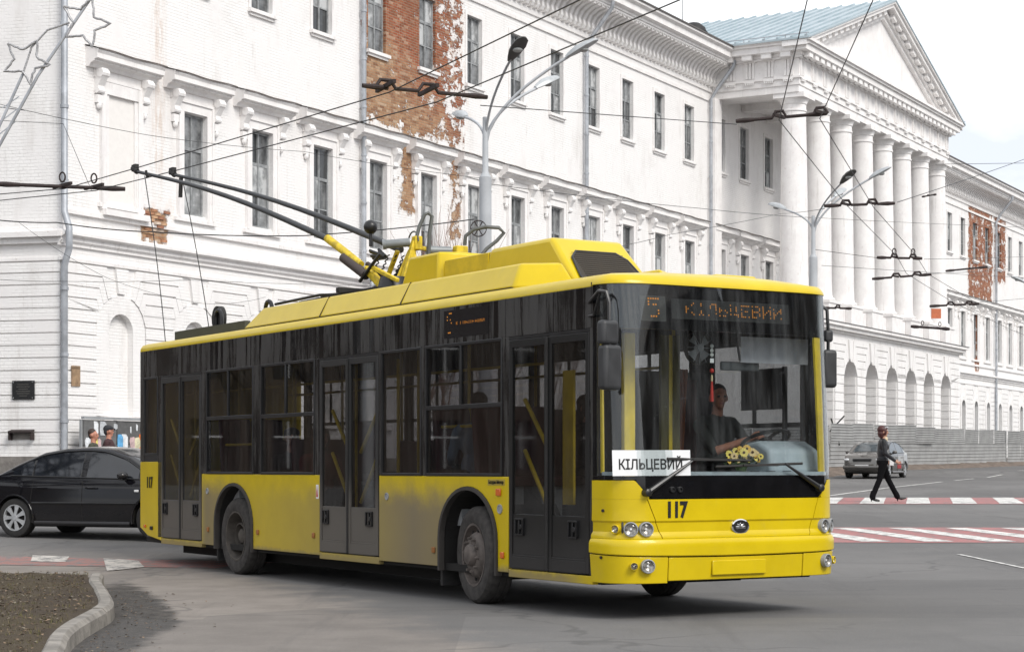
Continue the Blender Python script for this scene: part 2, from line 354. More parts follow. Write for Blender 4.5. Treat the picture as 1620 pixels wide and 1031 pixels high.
def mat_pane():
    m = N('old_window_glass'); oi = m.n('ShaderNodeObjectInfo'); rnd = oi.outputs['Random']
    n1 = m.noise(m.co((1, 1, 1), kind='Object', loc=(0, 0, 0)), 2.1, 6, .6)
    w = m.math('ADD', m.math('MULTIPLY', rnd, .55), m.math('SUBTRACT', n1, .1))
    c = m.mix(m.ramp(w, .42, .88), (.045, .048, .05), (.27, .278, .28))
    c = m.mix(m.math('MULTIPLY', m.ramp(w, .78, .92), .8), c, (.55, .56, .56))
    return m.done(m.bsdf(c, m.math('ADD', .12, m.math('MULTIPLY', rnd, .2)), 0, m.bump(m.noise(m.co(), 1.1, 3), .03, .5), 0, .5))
def mat_roof():
    m = N('painted_sheet_roof'); n1 = m.noise(m.co(), .8, 6, .6); n2 = m.noise(m.co((1, .2, 1)), 5, 4)
    c = m.mix(m.ramp(n1, .3, .7), (.31, .385, .42), (.41, .475, .51)); c = m.mix(m.math('MULTIPLY', m.ramp(n2, .55, .75), .3), c, (.25, .31, .34))
    return m.done(m.bsdf(c, .45, .1, None, 0, .5))
def mat_verge():
    m = N('bare_verge_soil'); c = m.co(); n1 = m.noise(c, .9, 6, .65); n2 = m.noise(c, 7, 6, .75); n3 = m.noise(c, 40, 4, .7)
    col = m.mix(m.ramp(n1, .35, .65), (.072, .056, .044), (.090, .072, .048)); col = m.mix(m.math('MULTIPLY', m.ramp(n2, .5, .68), .7), col, (.115, .092, .068))
    col = m.mix(m.math('MULTIPLY', m.ramp(n3, .6, .72), .7), col, (.13, .11, .085)); col = m.mix(m.math('MULTIPLY', m.ramp(n3, .4, .3), .8), col, (.03, .024, .02))
    return m.done(m.bsdf(col, .95, 0, m.bump(m.math('ADD', n2, n3), .03, .9), 0, .2))
def mat_carpaint(name, c, metal=0, dust=.15):
    m = N(name); o = m.xyz(); n = m.noise(m.co(), 3, 6, .6)
    d = m.math('MULTIPLY', m.ramp(m.math('ADD', o[2], m.math('MULTIPLY', m.math('SUBTRACT', n, .5), .3)), .62, .18), dust*3, clamp=True)
    col = m.mix(d, c, (.13, .12, .11)); col = m.mix(dust*.3, col, (.2, .19, .18))
    return m.done(m.bsdf(col, m.math('ADD', .07, m.math('MULTIPLY', d, .6)), metal, None, .0, .42))
def emis(name, c, s):
    m = N(name); e = m.n('ShaderNodeEmission'); m.set(e.inputs[0], c); e.inputs[1].default_value = s; return m.done(e.outputs[0])

ASPH = mat_asphalt(); WALL = mat_wall(); TRIM = mat_trim(); YEL = mat_yellow('yellow_bus_paint_dusty'); YELC = mat_yellow('yellow_bus_paint', False)
BLKP = mat_blackpanel(); PANE = mat_pane(); ROOFM = mat_roof(); SOIL = mat_verge()
WPAINT = mat_paint('white_road_paint', (.68, .67, .64), .72); WPAINT2 = mat_paint('worn_white_road_paint', (.52, .49, .45), 1.1); RPAINT = mat_paint('red_road_paint', (.37, .145, .14), .8); RPAINT2 = mat_paint('worn_red_road_paint', (.30, .14, .12), 1.25)
BLACK = simple('black_plastic', (.014, .014, .015), .38, var=.3); GLOSSBLK = simple('gloss_black', (.006, .006, .007), .06, var=.2, rvar=.03)
RUB = simple('black_rubber', (.022, .021, .02), .75, var=.25, scale=20, bump=.002); DARK = simple('dark_underside', (.012, .011, .010), .9)
TYRE = simple('dusty_tyre', (.046, .042, .039), .9, var=.35, scale=14, bump=.003); RIMM = simple('dusty_steel_rim', (.105, .088, .078), .7, var=.35, scale=9)
DRIM = simple('dirty_rear_rim', (.072, .063, .054), .85, var=.3, scale=7)
GREY = simple('grey_paint', (.30, .31, .32), .55); STEEL = simple('steel', (.45, .45, .46), .3, 1.0, var=.15); CHROME = simple('chrome', (.8, .8, .8), .08, 1.0, var=.05, rvar=.03)
ZINC = simple('galvanised_pipe', (.40, .42, .45), .5, .35, var=.2, scale=3); RUST = simple('rusty_insulator', (.030, .020, .019), .8, var=.4, scale=20)
WIREM = simple('wire', (.03, .03, .032), .55); POLEG = simple('pale_grey_pole', (.42, .44, .46), .6, var=.1, scale=2)
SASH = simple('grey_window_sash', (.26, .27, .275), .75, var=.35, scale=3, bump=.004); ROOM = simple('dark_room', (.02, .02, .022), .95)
FENCE = simple('grey_sheet_fence', (.29, .29, .285), .7, var=.16, scale=1.3, bump=.004); CONC = simple('concrete_kerb', (.235, .218, .195), .9, var=.3, scale=5, bump=.008)
PLINTH = simple('grey_plinth', (.20, .185, .17), .9, var=.3, scale=3, bump=.01); BRICKM = simple('bare_brick', (.36, .16, .085), .9, var=.45, scale=5, bump=.006)
SKIN = simple('skin', (.46, .25, .17), .55, var=.12, scale=20); WHITEP = simple('white_card', (.78, .79, .80), .6, var=.04); INK = simple('black_print', (.008, .008, .009), .5)
LEDM = emis('amber_led', (1, .38, .06), .45); AMBER = simple('amber_lens', (.62, .13, .015), .2, var=.1, coat=.5); RED = simple('red_plastic', (.5, .03, .02), .4)
GL_SIDE = glassmat('side_window_glass', (.57, .57, .58), .03); GL_FRONT = glassmat('windscreen_glass', (.87, .89, .89), .028, .012, (.40, .41, .42), (9, 9, .8)); GL_DOOR = glassmat('door_glass', (.60, .60, .60), .05, .03, (.16, .15, .14), (9, 9, 1.2))
LENS = glassmat('lamp_lens', (.95, .95, .95), .02); YRAIL = simple('yellow_handrail', (.74, .53, .02), .4); SEATM = simple('dark_red_seat_cloth', (.11, .03, .035), .9); PALE = simple('pale_blue_grey_plastic', (.42, .48, .52), .5, var=.08)
INTER = simple('grey_interior_lining', (.075, .075, .072), .8); TREEM = simple('dark_bark', (.045, .036, .03), .95, var=.3, scale=8, bump=.01); TWIG = simple('reddish_twigs', (.20, .11, .085), .9)
# ------------------------------------------------------------------ ground
GP = [(-300,0),(0,0),(24.5,0),(26.5,.05),(31,.2),(37,.37),(43,.53),(60,.72),(75,.90),(78.5,1.0),(80,1.14),(92,1.25),(108,1.42),(140,1.6),(900,1.6)]
def gz(Y): return float(np.interp(Y, [a for a, b in GP], [b for a, b in GP]))
m = MB(); xs = [-400, -120, -40, -15, 0, 15, 40, 120, 400]
I = [[m.vert((x, y, z)) for x in xs] for y, z in GP]
for a, b in zip(I, I[1:]):
    for k in range(len(xs)-1): m.face((a[k], a[k+1], b[k+1], b[k]))
struct(m.obj('road', ASPH))
def on_ground(poly, dz, nu=6, nv=10):      # a quad in plan laid on the road
    a, b, c, d = [Vector((p[0], p[1], 0)) for p in poly]; m = MB()
    def f(u, v):
        p = (a*(1-u)+b*u)*(1-v) + (d*(1-u)+c*u)*v
        return (p.x, p.y, gz(p.y)+dz)
    return m.grid(f, nu, nv)
def crossing(name, bgpoly, stripes):
    r = on_ground(bgpoly, .005, 20, 12).obj(name, RPAINT); struct(r)
    for q in stripes: on_ground(q, .010, 3, 10).obj('white_stripe', WPAINT, r)
    return r
# near crossing: stripes run nearly along the view, 1 m apart
st = []
for k in range(-6, 9):
    x = 5.62 + .985*k
    st.append([(x+.86, 29.8), (x+1.33, 29.8), (x+.36, 33.2), (x-.02, 33.2)])
crossing('crosswalk', [(-1.5, 29.6), (17, 29.6), (17, 33.4), (-1.5, 33.4)], st)
st = []
for k in range(-6, 13):
    x = 7.73 + 1.04*k
    st.append([(x, 42.2), (x+.54, 42.2), (x+1.46, 46.6), (x+.95, 46.6)])
crossing('crosswalk', [(1.5, 42.1), (22, 42.1), (23, 46.7), (2.4, 46.7)], st)
RP_ = RPAINT, WPAINT; RPAINT, WPAINT = RPAINT2, WPAINT2
crossing('crosswalk', [(-9.5, 25.9), (-3.9, 24.9), (-3.2, 25.9), (-9.5, 27.6)],
         [[(-6.6, 26.0), (-6.1, 25.9), (-6.28, 26.9), (-6.85, 27.1)], [(-5.2, 24.35), (-4.86, 25.05), (-5.17, 26.2), (-5.72, 26.55)], [(-8.1, 26.3), (-7.6, 26.2), (-7.7, 27.2), (-8.2, 27.3)]])
RPAINT, WPAINT = RP_
def line(pts, w, name='lane_line'):
    m = MB(); L = []
    P = []
    for a, b in zip(pts, pts[1:]):
        n = max(1, int(math.hypot(b[0]-a[0], b[1]-a[1])/.8))
        P += [(a[0]+(b[0]-a[0])*i/n, a[1]+(b[1]-a[1])*i/n) for i in range(n)]
    P.append(pts[-1])
    for i, p in enumerate(P):
        q0 = P[max(i-1, 0)]; q1 = P[min(i+1, len(P)-1)]; d = V(q1[0]-q0[0], q1[1]-q0[1]).normalized(); n = V(-d.y, d.x)
        L.append([m.vert((p[0]+n.x*s, p[1]+n.y*s, gz(p[1])+.008)) for s in (-w/2, w/2)])
    for a, b in zip(L, L[1:]): m.face((a[0], a[1], b[1], b[0]))
    return struct(m.obj(name, WPAINT))
line([(6.43,27.3),(6.5,26.9),(6.57,26.3),(6.72,24.9),(6.85,23.6)], .07)
line([(6.9,45.8),(8.29,48.9),(11.2,56.9),(15.05,66.4)], .13)
line([(16.0,68.6),(17.6,72.3)], .12); line([(18.8,75.0),(20.2,78.2)], .12); line([(21.6,81),(23,84)], .12)
line([(11.55,44.4),(11.9,45.2),(12.6,46.0),(13.6,46.6),(15.5,47.0)], .16)

# raised verge with kerb at the lower left
outer = [(-4.62,21.5),(-4.36,20.2),(-3.98,18.75),(-3.62,17.3),(-3.47,16.5),(-3.40,15.7),(-3.33,14.8),(-3.22,13.9),(-3.03,12.9),(-2.82,11.9),(-2.4,10.5),(-1.9,9.0)]
def smooth_curve(pts, step):
    P = [Vector(q) for q in pts]; out = []
    for i in range(len(P)-1):
        a, b, c, d = P[max(i-1,0)], P[i], P[i+1], P[min(i+2,len(P)-1)]
        n = max(2, int((c-b).length/step))
        for k in range(n):
            t = k/n; out.append(tuple(.5*((2*b)+(c-a)*t+(2*a-5*b+4*c-d)*t*t+(3*b-a-3*c+d)*t**3)))
    return out+[tuple(P[-1])]
outer = smooth_curve(outer, .2)
def off(pts, w):
    r = []
    for i, p in enumerate(pts):
        a = Vector(pts[max(i-1,0)]); b = Vector(pts[min(i+1,len(pts)-1)]); d = (b-a).normalized(); n = V(-d.y, d.x)
        r.append((p[0]-n.x*w, p[1]-n.y*w))
    return r
inner = off(outer, .145)
if inner[3][0] > outer[3][0]: inner = off(outer, -.145)
m = MB()
pl = [(-14, 21.9), (-5.9, 21.95), (-5.2, 21.75)] + inner + [(-14, 9)]
def soilz(x, y): return .115
cx = [(p[0], p[1]) for p in pl]
# strips from the inner kerb edge leftwards, gently uneven
m2 = MB(); rows = []
edge = [(-5.2, 21.75)] + inner
for (ex, ey) in edge:
    row = []
    for k in range(25):
        f = (k/24)**1.6; x = ex + (-14-ex)*f; y = ey + (.15*math.sin(x*1.7) if ey > 21 else 0)
        row.append(m2.vert((x, y, .125 + (0 if k == 0 else .035*(random.random()-.3)))))
    rows.append(row)
for a, b in zip(rows, rows[1:]):
    for k in range(24): m2.face((a[k], a[k+1], b[k+1], b[k]))
# rear edge of the verge slopes down to the road
last = rows[0]
fr = [m2.vert((m2.v[i][0]+.03, m2.v[i][1]+.35, gz(22)-.01)) for i in last]
for k in range(24): m2.face((last[k], last[k+1], fr[k+1], fr[k]))
verge = struct(m2.obj('verge', SOIL, smooth=60))
kerb = bpy.data.objects.new('kerb', None); COL.objects.link(kerb); struct(kerb)
def along(pts, step):
    out = []
    for a, b in zip(pts, pts[1:]):
        n = max(1, round(math.hypot(b[0]-a[0], b[1]-a[1])/step))
        out += [(a[0]+(b[0]-a[0])*i/n, a[1]+(b[1]-a[1])*i/n) for i in range(n)]
    return out + [pts[-1]]
ko = outer; ki = inner; nk = min(len(ko), len(ki))
i = 0
while i < nk-1:
    j = min(i+13, nk-1); g = .016; mm = MB(); rings = []
    dz = random.uniform(-.006, .006); sh = random.uniform(-.008, .008)
    for k in range(i, j+1):
        a, b = Vector((*ko[k], 0)), Vector((*ki[k], 0)); n = (b-a).normalized()
        t = Vector((*ko[min(k+1, nk-1)], 0)) - Vector((*ko[max(k-1, 0)], 0)); t.normalize()
        s = t*(g if k == i else (-g if k == j else 0)); a = a+s+n*sh; b = b+s+n*sh
        rings.append([a+V(0,0,-.05), a+V(0,0,.11+dz)+n*.008, a+V(0,0,.145+dz)+n*.04, b+V(0,0,.15+dz)-n*.02, b+V(0,0,.13+dz), b+V(0,0,-.05)])
    mm.loft(rings); mm.obj('kerb_stone', CONC, kerb, smooth=28); i = j
# dead leaves and grit lying on the verge and in the gutter
def scatter(name, n, fn, mats, size):
    m = MB()
    for _ in range(n):
        p = fn();  a = random.uniform(0, 6.28); s = random.uniform(*size); t = random.uniform(-.5, .5)
        q = [V(math.cos(a)*s, math.sin(a)*s, t*s*.5), V(-math.sin(a)*s*.6, math.cos(a)*s*.6, .3*s), V(-math.cos(a)*s, -math.sin(a)*s, -t*s*.3), V(math.sin(a)*s*.5, -math.cos(a)*s*.5, .2*s)]
        m.poly([p+x for x in q], random.randrange(len(mats)))
    return stuff(m.obj(name, mats))
LEAF = [simple('dead_leaf_%s' % c, v, .9, var=.4) for c, v in (('tan', (.20,.14,.09)), ('brown', (.085,.055,.035)), ('pale', (.17,.145,.11)))]
def onverge():
    y = random.uniform(12, 21.7); e = float(np.interp(y, [p[1] for p in inner][::-1], [p[0] for p in inner][::-1])); return V(e-.05-abs(random.gauss(0, 1.6)), y, .150)
scatter('dead_leaves', 1800, onverge, LEAF, (.008, .03))
def ingutter():
    y = random.uniform(12.5, 20.5); e = float(np.interp(y, [p[1] for p in outer][::-1], [p[0] for p in outer][::-1])); return V(e+.04+abs(random.gauss(0, .3)), y, .008)
scatter('gutter_litter', 320, ingutter, LEAF, (.006, .022))
GRASSM = [simple('dry_grass_%d' % i, c, .9, var=.3) for i, c in enumerate([(.11,.10,.035),(.15,.12,.065),(.075,.070,.03)])]
m = MB()
for _ in range(7000):
    p = onverge(); p.z = .118
    if random.random() < .35 and p.y > 17: continue
    a = random.uniform(0, 6.28); h = random.uniform(.015, .05); l = random.uniform(-.03, .03); w = .004
    d = V(math.cos(a), math.sin(a), 0); m.poly([p-d*w, p+d*w, p+V(-d.y, d.x, 0)*l+V(0,0,h)], random.randrange(3))
stuff(m.obj('dry_grass', GRASSM))

# ------------------------------------------------------------------ the white building
# local frame: x along the street front, -y out towards the street, z up
P0 = (-10.93, 46.0); ANG = math.atan2(.874, .486)
BLD = thing('school_building', 'long white plastered brick building with a columned portico and peeling bare brick patches', 'building', (P0[0], P0[1], 0), ANG)
PITCH = 2.955; CEN = [2.14+PITCH*i for i in range(13)]
RC = [75.7, 78.5, 81.3, 84.1, 86.95, 89.6, 92.4, 95.2, 98.0]
RCF = [63.9, 66.85, 69.8, 72.75] + RC
PORC = [40.95, 43.65, 46.6, 49.5, 52.45, 55.4, 58.3]
def prt(mb, name, mat=TRIM, par=BLD, **k): return mb.obj(name, mat, par, **k)
def holed_wall(x0, x1, z0, z1, holes, y=0.0, reveal=.2):
    m = MB(); X = sorted({x0, x1, *[h[0] for h in holes], *[h[1] for h in holes]}); Z = sorted({z0, z1, *[h[2] for h in holes], *[h[3] for h in holes]})
    for a, b in zip(X, X[1:]):
        for c, d in zip(Z, Z[1:]):
            if any(h[0]-1e-6 <= a and b <= h[1]+1e-6 and h[2]-1e-6 <= c and d <= h[3]+1e-6 for h in holes): continue
            m.poly([(a, y, c), (b, y, c), (b, y, d), (a, y, d)])
    for h in holes:
        a, b, c, d = h[:4]; r = reveal
        m.poly([(a,y,c),(a,y+r,c),(a,y+r,d),(a,y,d)]); m.poly([(b,y,c),(b,y+r,c),(b,y+r,d),(b,y,d)])
        m.poly([(a,y,d),(b,y,d),(b,y+r,d),(a,y+r,d)]); m.poly([(a,y,c),(b,y,c),(b,y+r,c),(a,y+r,c)])
    return m
WU, WL = .49, .485        # half widths
UZ = (14.05, 16.33); MZ = (8.0, 10.68)
def up_hole(c): return (c-WU, c+WU, *UZ)
def mid_hole(c): return (c-WL, c+WL, *MZ)
lw = [up_hole(c) for c in CEN[1:]] + [mid_hole(c) for c in CEN[1:]]
prt(holed_wall(0, 40, 7.05, 18.4, lw), 'wall', WALL)
prt(holed_wall(40, 62, 7.4, 17.6, [up_hole(c) for c in PORC]+[mid_hole(c) for c in PORC]), 'wall', WALL)
prt(holed_wall(62, 118, 7.05, 18.4, [up_hole(c) for c in RCF]+[mid_hole(c) for c in RCF]), 'wall', WALL)
prt(MB().box(0.3, 118, .75, .8, .5, 18.4), 'inner_wall', ROOM)  # near-black backing sheet; the darkness of the rooms is in its colour
prt(MB().box(.05, 118, 14, 14.3, .2, 18.4), 'rear_wall', WALL)
prt(MB().box(.02, .3, .02, 14, 7.2, 18.4), 'end_wall', WALL)
# recess for the blind niche in the first bay
m = MB(); c = CEN[0]
def niche_frame(c):
    m = MB()
    for a, b, z0, z1 in ((c-.78, c-.6, 7.75, 10.62), (c+.6, c+.78, 7.75, 10.62), (c-.78, c+.78, 10.62, 10.92)): m.box(a, b, -.10, -.001, z0, z1)
    return m
# windows: a sash frame with six panes
def sash(w, h, rows):
    m = MB(); f = .06
    m.box(-w, -w+f, -.03, .03, 0, h); m.box(w-f, w, -.03, .03, 0, h); m.box(-w+f, w-f, -.03, .03, 0, f); m.box(-w+f, w-f, -.03, .03, h-f, h)
    m.box(-.03, .03, -.035, .02, f, h-f)
    for q in rows[1:-1]:
        t = .045 if abs(q-rows[-2]) < 1e-6 else .018
        m.box(-w+f, -.03, -.025, .02, q*h-t, q*h+t); m.box(.03, w-f, -.025, .02, q*h-t, q*h+t)
    return m.mesh('window', [SASH])
def panes(w, h, rows):
    out = []
    for a, b in zip(rows, rows[1:]):
        for s in (-1, 1):
            x0, x1 = (-w+.05, -.025) if s < 0 else (.025, w-.05)
            out.append((x0, x1, a*h+.02, b*h-.02))
    return out
ROWS = [0, .33, .66, 1.0]
SM_U, SM_M = sash(WU, UZ[1]-UZ[0], ROWS), sash(WL, MZ[1]-MZ[0], ROWS)
def pane_meshes(w, h):
    L = []
    for (x0, x1, z0, z1) in panes(w, h, ROWS):
        m = MB(); m.box(x0, x1, .0, .012, z0, z1); L.append(m.mesh('pane', [PANE]))
    return L
PM_U, PM_M = pane_meshes(WU, UZ[1]-UZ[0]), pane_meshes(WL, MZ[1]-MZ[0])
def mobj(name, me, par, loc=(0,0,0)):
    o = bpy.data.objects.new(name, me); COL.objects.link(o); o.parent = par; o.location = loc; return o
def window(c, z, me, pms, y=.13):
    w = mobj('window', me, BLD, (c, y, z))
    for p in pms:
        q = mobj('pane', p, w); q.rotation_euler = (random.uniform(-.012, .012), 0, random.uniform(-.02, .02))
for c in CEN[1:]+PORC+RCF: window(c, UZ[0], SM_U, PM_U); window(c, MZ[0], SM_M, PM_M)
# upper sills and plain surrounds
m = MB(); m.box(-.62, .62, -.12, .0, -.12, -.02); m.box(-.56, .56, -.06, 0, -.2, -.12); SILL_U = m.mesh('window_sill', [TRIM])
m = MB()
for a, b, z0, z1 in ((-.60, -WU, 0, 2.28), (WU, .60, 0, 2.28), (-.60, .60, 2.28, 2.42)): m.box(a, b, -.035, .0, z0, z1)
SUR_U = m.mesh('window_surround', [TRIM])
for c in CEN[1:]+PORC+RCF:
    mobj('window_sill', SILL_U, BLD, (c, -.002, UZ[0]))
    if not (13.5 < c < 17.3 or 80 < c < 88): mobj('window_surround', SUR_U, BLD, (c, -.002, UZ[0]))
# first-floor windows: surround, hood on scroll brackets
m = MB()
for a, b, z0, z1 in ((-.70, -WL, -.1, 2.7), (WL, .70, -.1, 2.7), (-.70, .70, 2.7, 2.93)): m.box(a, b, -.06, 0, z0, z1)
for a, b, z0, z1 in ((-.74, -.66, -.1, 2.93), (.66, .74, -.1, 2.93), (-.74, .74, 2.93, 2.99)): m.box(a, b, -.10, 0, z0, z1)
m.box(-.85, .85, -.09, 0, -.2, -.1)
SUR_M = m.mesh('window_surround', [TRIM])
m = MB()     # hood: bed mould, corona with a sheet-metal capping, sagging slightly
pr = [(0, 3.2), (-.10, 3.2), (-.16, 3.28), (-.28, 3.32), (-.28, 3.36), (-.38, 3.38), (-.38, 3.5), (-.42, 3.56), (-.42, 3.60), (0, 3.70)]
m.loft([[(x, y, z) for y, z in pr] for x in (-1.28, 1.28)])
m.box(-1.0, 1.0, -.05, 0, 2.99, 3.2)
HOOD = m.mesh('window_hood', [TRIM])
m = MB(); n = 12
m.grid(lambda u, v: (-1.31+2.62*u, -.45*(1-v), 3.618+.012*math.sin(u*9)+.13*v), 14, 2)
m.grid(lambda u, v: (-1.31+2.62*u, -.45, 3.618+.012*math.sin(u*9)-.035*v), 14, 1)
CAP = m.mesh('hood_capping', [simple('rusty_sheet_capping', (.13, .11, .10), .8, var=.5, scale=2)])
m = MB()     # scroll bracket
prof = [(0, 3.2), (-.26, 3.2), (-.28, 3.1), (-.25, 2.98), (-.20, 2.9), (-.13, 2.78), (-.14, 2.66), (-.10, 2.6), (0, 2.58)]
m.loft([[(x, y, z) for y, z in prof] for x in (-.11, .11)])
m.lathe([(.11, -.13), (.11, .13)], (0, -.20, 3.08), 'x', 10); m.lathe([(.075, -.12), (.075, .12)], (0, -.09, 2.66), 'x', 10)
m.box(-.1, .1, -.1, 0, 2.36, 2.56); m.ball((0, -.06, 2.3), (.075, .07, .1), 8, 6)
BRK = m.mesh('bracket', [TRIM])
def hood(c, y=-.003):
    h = mobj('window_hood', HOOD, BLD, (c, y, MZ[0])); mobj('hood_capping', CAP, h)
    for s in (-.86, .86): mobj('bracket', BRK, h, (s, 0, 0))
    mobj('window_surround', SUR_M, BLD, (c, y, MZ[0]))
for c in CEN+PORC: hood(c)
# right wing: one continuous hood on many brackets
for c in RCF:
    mobj('window_surround', SUR_M, BLD, (c, -.003, MZ[0]))
    h = mobj('window_hood', HOOD, BLD, (c, -.003, MZ[0])); mobj('hood_capping', CAP, h); h.scale = (1.13, 1, 1)
    for s in (-.8, .8): mobj('bracket', BRK, h, (s, 0, 0))
prt(MB().box(CEN[0]-.6, CEN[0]+.6, -.012, -.002, 7.85, 10.62), 'niche_panel', simple('cream_niche_paint', (.79,.765,.735), .9, var=.03))
prt(niche_frame(CEN[0]), 'niche_frame')
prt(MB().box(CEN[0]-.75, CEN[0]+.95, -.2, -.003, 7.6, 7.75), 'window_sill')
def sweep(prof, x0, x1, name, mat=TRIM, par=BLD): return MB().loft([[(x, y, z) for y, z in prof] for x in (x0, x1)]).obj(name, mat, par)
STRING = [(0, 6.7), (-.06, 6.7), (-.06, 6.76), (-.12, 6.82), (-.12, 6.9), (-.24, 6.96), (-.24, 7.03), (-.02, 7.1), (0, 7.1)]
sweep(STRING, -.14, 40, 'string_course'); sweep(STRING, 62, 118, 'string_course')
sweep([(0, 7.5), (-.09, 7.5), (-.09, 7.6), (0, 7.63)], 0, 40, 'string_course'); sweep([(0, 7.5), (-.09, 7.5), (-.09, 7.6), (0, 7.63)], 62, 118, 'string_course')
sweep([(0, 6.34), (-.07, 6.34), (-.07, 6.42), (0, 6.46)], -.1, 40, 'string_course'); sweep([(0, 6.34), (-.07, 6.34), (-.07, 6.42), (0, 6.46)], 62, 118, 'string_course')
EAVES = [(0, 18.42), (-.95, 18.42), (-.95, 18.5), (-1.12, 18.56), (-1.12, 18.78), (-1.25, 18.86), (-1.25, 18.98), (0, 19.15)]
COVE = [(0, 17.25), (-.06, 17.25), (-.06, 17.4), (-.03, 17.45), (-.12, 17.8), (-.3, 18.1), (-.6, 18.28), (-.9, 18.34), (-.9, 18.42), (0, 18.42)]
for a, b in ((-.2, 40.0), (62.0, 118)):
    sweep(EAVES, a, b, 'cornice'); sweep(COVE, a, b, 'cornice')
    sweep([(0, 16.85), (-.06, 16.85), (-.06, 16.97), (0, 17.0)], a, b, 'string_course')
    m = MB(); m.grid(lambda u, v: (a+(b-a)*u, -1.29+15*v, 18.99+2.6*v), 2, 2); m.box(a, b, -1.30, -1.25, 18.95, 19.01)
    m.obj('roof', simple('dark_sheet_roof', (.10, .09, .085), .6), BLD)
    m = MB(); x = a+.1
    while x < b-.15: m.box(x, x+.1, -.88, -.78, 18.30, 18.42); x += .2
    stuff(m.obj('dentil_course', TRIM, BLD))
m = MB()
rib = [(-.02, 17.46), (-.2, 17.5), (-.26, 17.62), (-.24, 17.8), (-.36, 18.02), (-.62, 18.2), (-.86, 18.26), (-.86, 18.33), (-.6, 18.27), (-.3, 18.08), (-.12, 17.78)]
m.prism(rib, lambda a, b, d: (d, a, b), -.09, .09); RIB = m.mesh('modillion', [TRIM])
x = 18.2
while x < 39.8: mobj('modillion', RIB, BLD, (x, 0, 0)); x += .36
x = 70.0
while x < 104: mobj('modillion', RIB, BLD, (x, 0, 0)); x += .36
# ---- ground floor: arched bays and rusticated courses
def arch_wall(m, x0, x1, z0, z1, c, Rr, zs, zb, depth, y=0.0, back=True, n=14):
    pts = [(c+Rr*math.cos(t), zs+Rr*math.sin(t)) for t in [math.pi*k/n for k in range(n+1)]]     # right to left
    m.poly([(x0,y,z0),(c-Rr,y,z0),(c-Rr,y,zs),(x0,y,zs)]); m.poly([(c+Rr,y,z0),(x1,y,z0),(x1,y,zs),(c+Rr,y,zs)])
    if zb > z0: m.poly([(c-Rr,y,z0),(c+Rr,y,z0),(c+Rr,y,zb),(c-Rr,y,zb)])
    top = [(x1+(x0-x1)*k/n, z1) for k in range(n+1)]; top[0] = (x1, zs) if False else top[0]
    for k in range(n):
        a, b = pts[k], pts[k+1]; p, q = top[k], top[k+1]
        m.poly([(a[0],y,a[1]),(p[0],y,p[1]),(q[0],y,q[1]),(b[0],y,b[1])])
    m.poly([(c+Rr,y,zs),(x1,y,zs),(x1,y,z1)]); m.poly([(c-Rr,y,zs),(x0,y,z1),(x0,y,zs)])
    ring = [(c+Rr, zb)] + pts + [(c-Rr, zb)]
    for a, b in zip(ring, ring[1:]): m.poly([(a[0],y,a[1]),(b[0],y,b[1]),(b[0],y+depth,b[1]),(a[0],y+depth,a[1])])
    m.poly([(c-Rr,y,zb),(c+Rr,y,zb),(c+Rr,y+depth,zb),(c-Rr,y+depth,zb)])
    if back: m.face([m.vert((p[0], y+depth, p[1])) for p in ring])
def archivolt(c, r0, r1, zs, zb, y0, y1, n=16, mat=TRIM, name='archivolt', par=BLD):
    m = MB(); ts = [math.pi*k/n for k in range(n+1)]
    outer = [(c+r1, zb)]+[(c+r1*math.cos(t), zs+r1*math.sin(t)) for t in ts]+[(c-r1, zb)]
    inner = [(c+r0, zb)]+[(c+r0*math.cos(t), zs+r0*math.sin(t)) for t in ts]+[(c-r0, zb)]
    m.loft([[(o[0],y0,o[1]),(o[0],y1,o[1]),(i[0],y1,i[1]),(i[0],y0,i[1])] for o, i in zip(outer, inner)])
    return m.obj(name, mat, par, smooth=40)
def courses(cens, xl, xr, Ro, zs, levels, kinks, y, d=.055, g=.016, jamb=None, name='stone_course'):
    """piers of rusticated courses between the arches; upper courses bend down onto the arch"""
    edges = [None]+list(cens)+[None]
    def bound(c, sg, k):                # polyline of level k from the pier to the arch c, arch on side sg (+1: arch lies to the right)
        z = levels[k]
        if c is None: return None
        if k < len(kinks):
            kx, th = kinks[k]; th = R(th)
            return [(c-sg*kx, z), (c-sg*Ro*math.cos(th), zs+Ro*math.sin(th))]
        if z > zs: return [(c-sg*math.sqrt(max(Ro*Ro-(z-zs)**2, .01)), z)]
        return [(c-sg*Ro, z)]
    for a, b in zip(edges, edges[1:]):
        for k in range(len(levels)-1):
            zt, zb = levels[k], levels[k+1]
            T, Bt = [], []
            if a is None: T += [(xl, zt)]; Bt += [(xl, zb)]
            else: T += bound(a, -1, k)[::-1]; Bt += bound(a, -1, k+1)[::-1]
            if b is None: T += [(xr, zt)]; Bt += [(xr, zb)]
            else: T += bound(b, 1, k); Bt += bound(b, 1, k+1)
            T = [(x, z-g) for x, z in T]; Bt = [(x, z+g) for x, z in Bt]
            q = .012
            T[0] = (T[0][0]+q, T[0][1]); Bt[0] = (Bt[0][0]+q, Bt[0][1]); T[-1] = (T[-1][0]-q, T[-1][1]); Bt[-1] = (Bt[-1][0]-q, Bt[-1][1])
            dd = d + random.uniform(-.004, .004)
            MB().prism(T + Bt[::-1], lambda u, v, w: (u, w, v), y-dd, y-.001).obj(name, WALL, BLD)
KW = [(.56, 68), (.72, 57), (.83, 44), (.92, 28)]
LEV = [6.32, 6.05, 5.76, 5.47, 5.19] + [4.89-.302*k for k in range(14)]
m = MB()
for c in CEN: arch_wall(m, c-PITCH/2 if c > CEN[0] else 0, c+PITCH/2, .3, 6.7, c, .46, 4.72, 2.55, .16)
m.poly([(CEN[-1]+PITCH/2,0,.3),(40,0,.3),(40,0,6.7),(CEN[-1]+PITCH/2,0,6.7)])
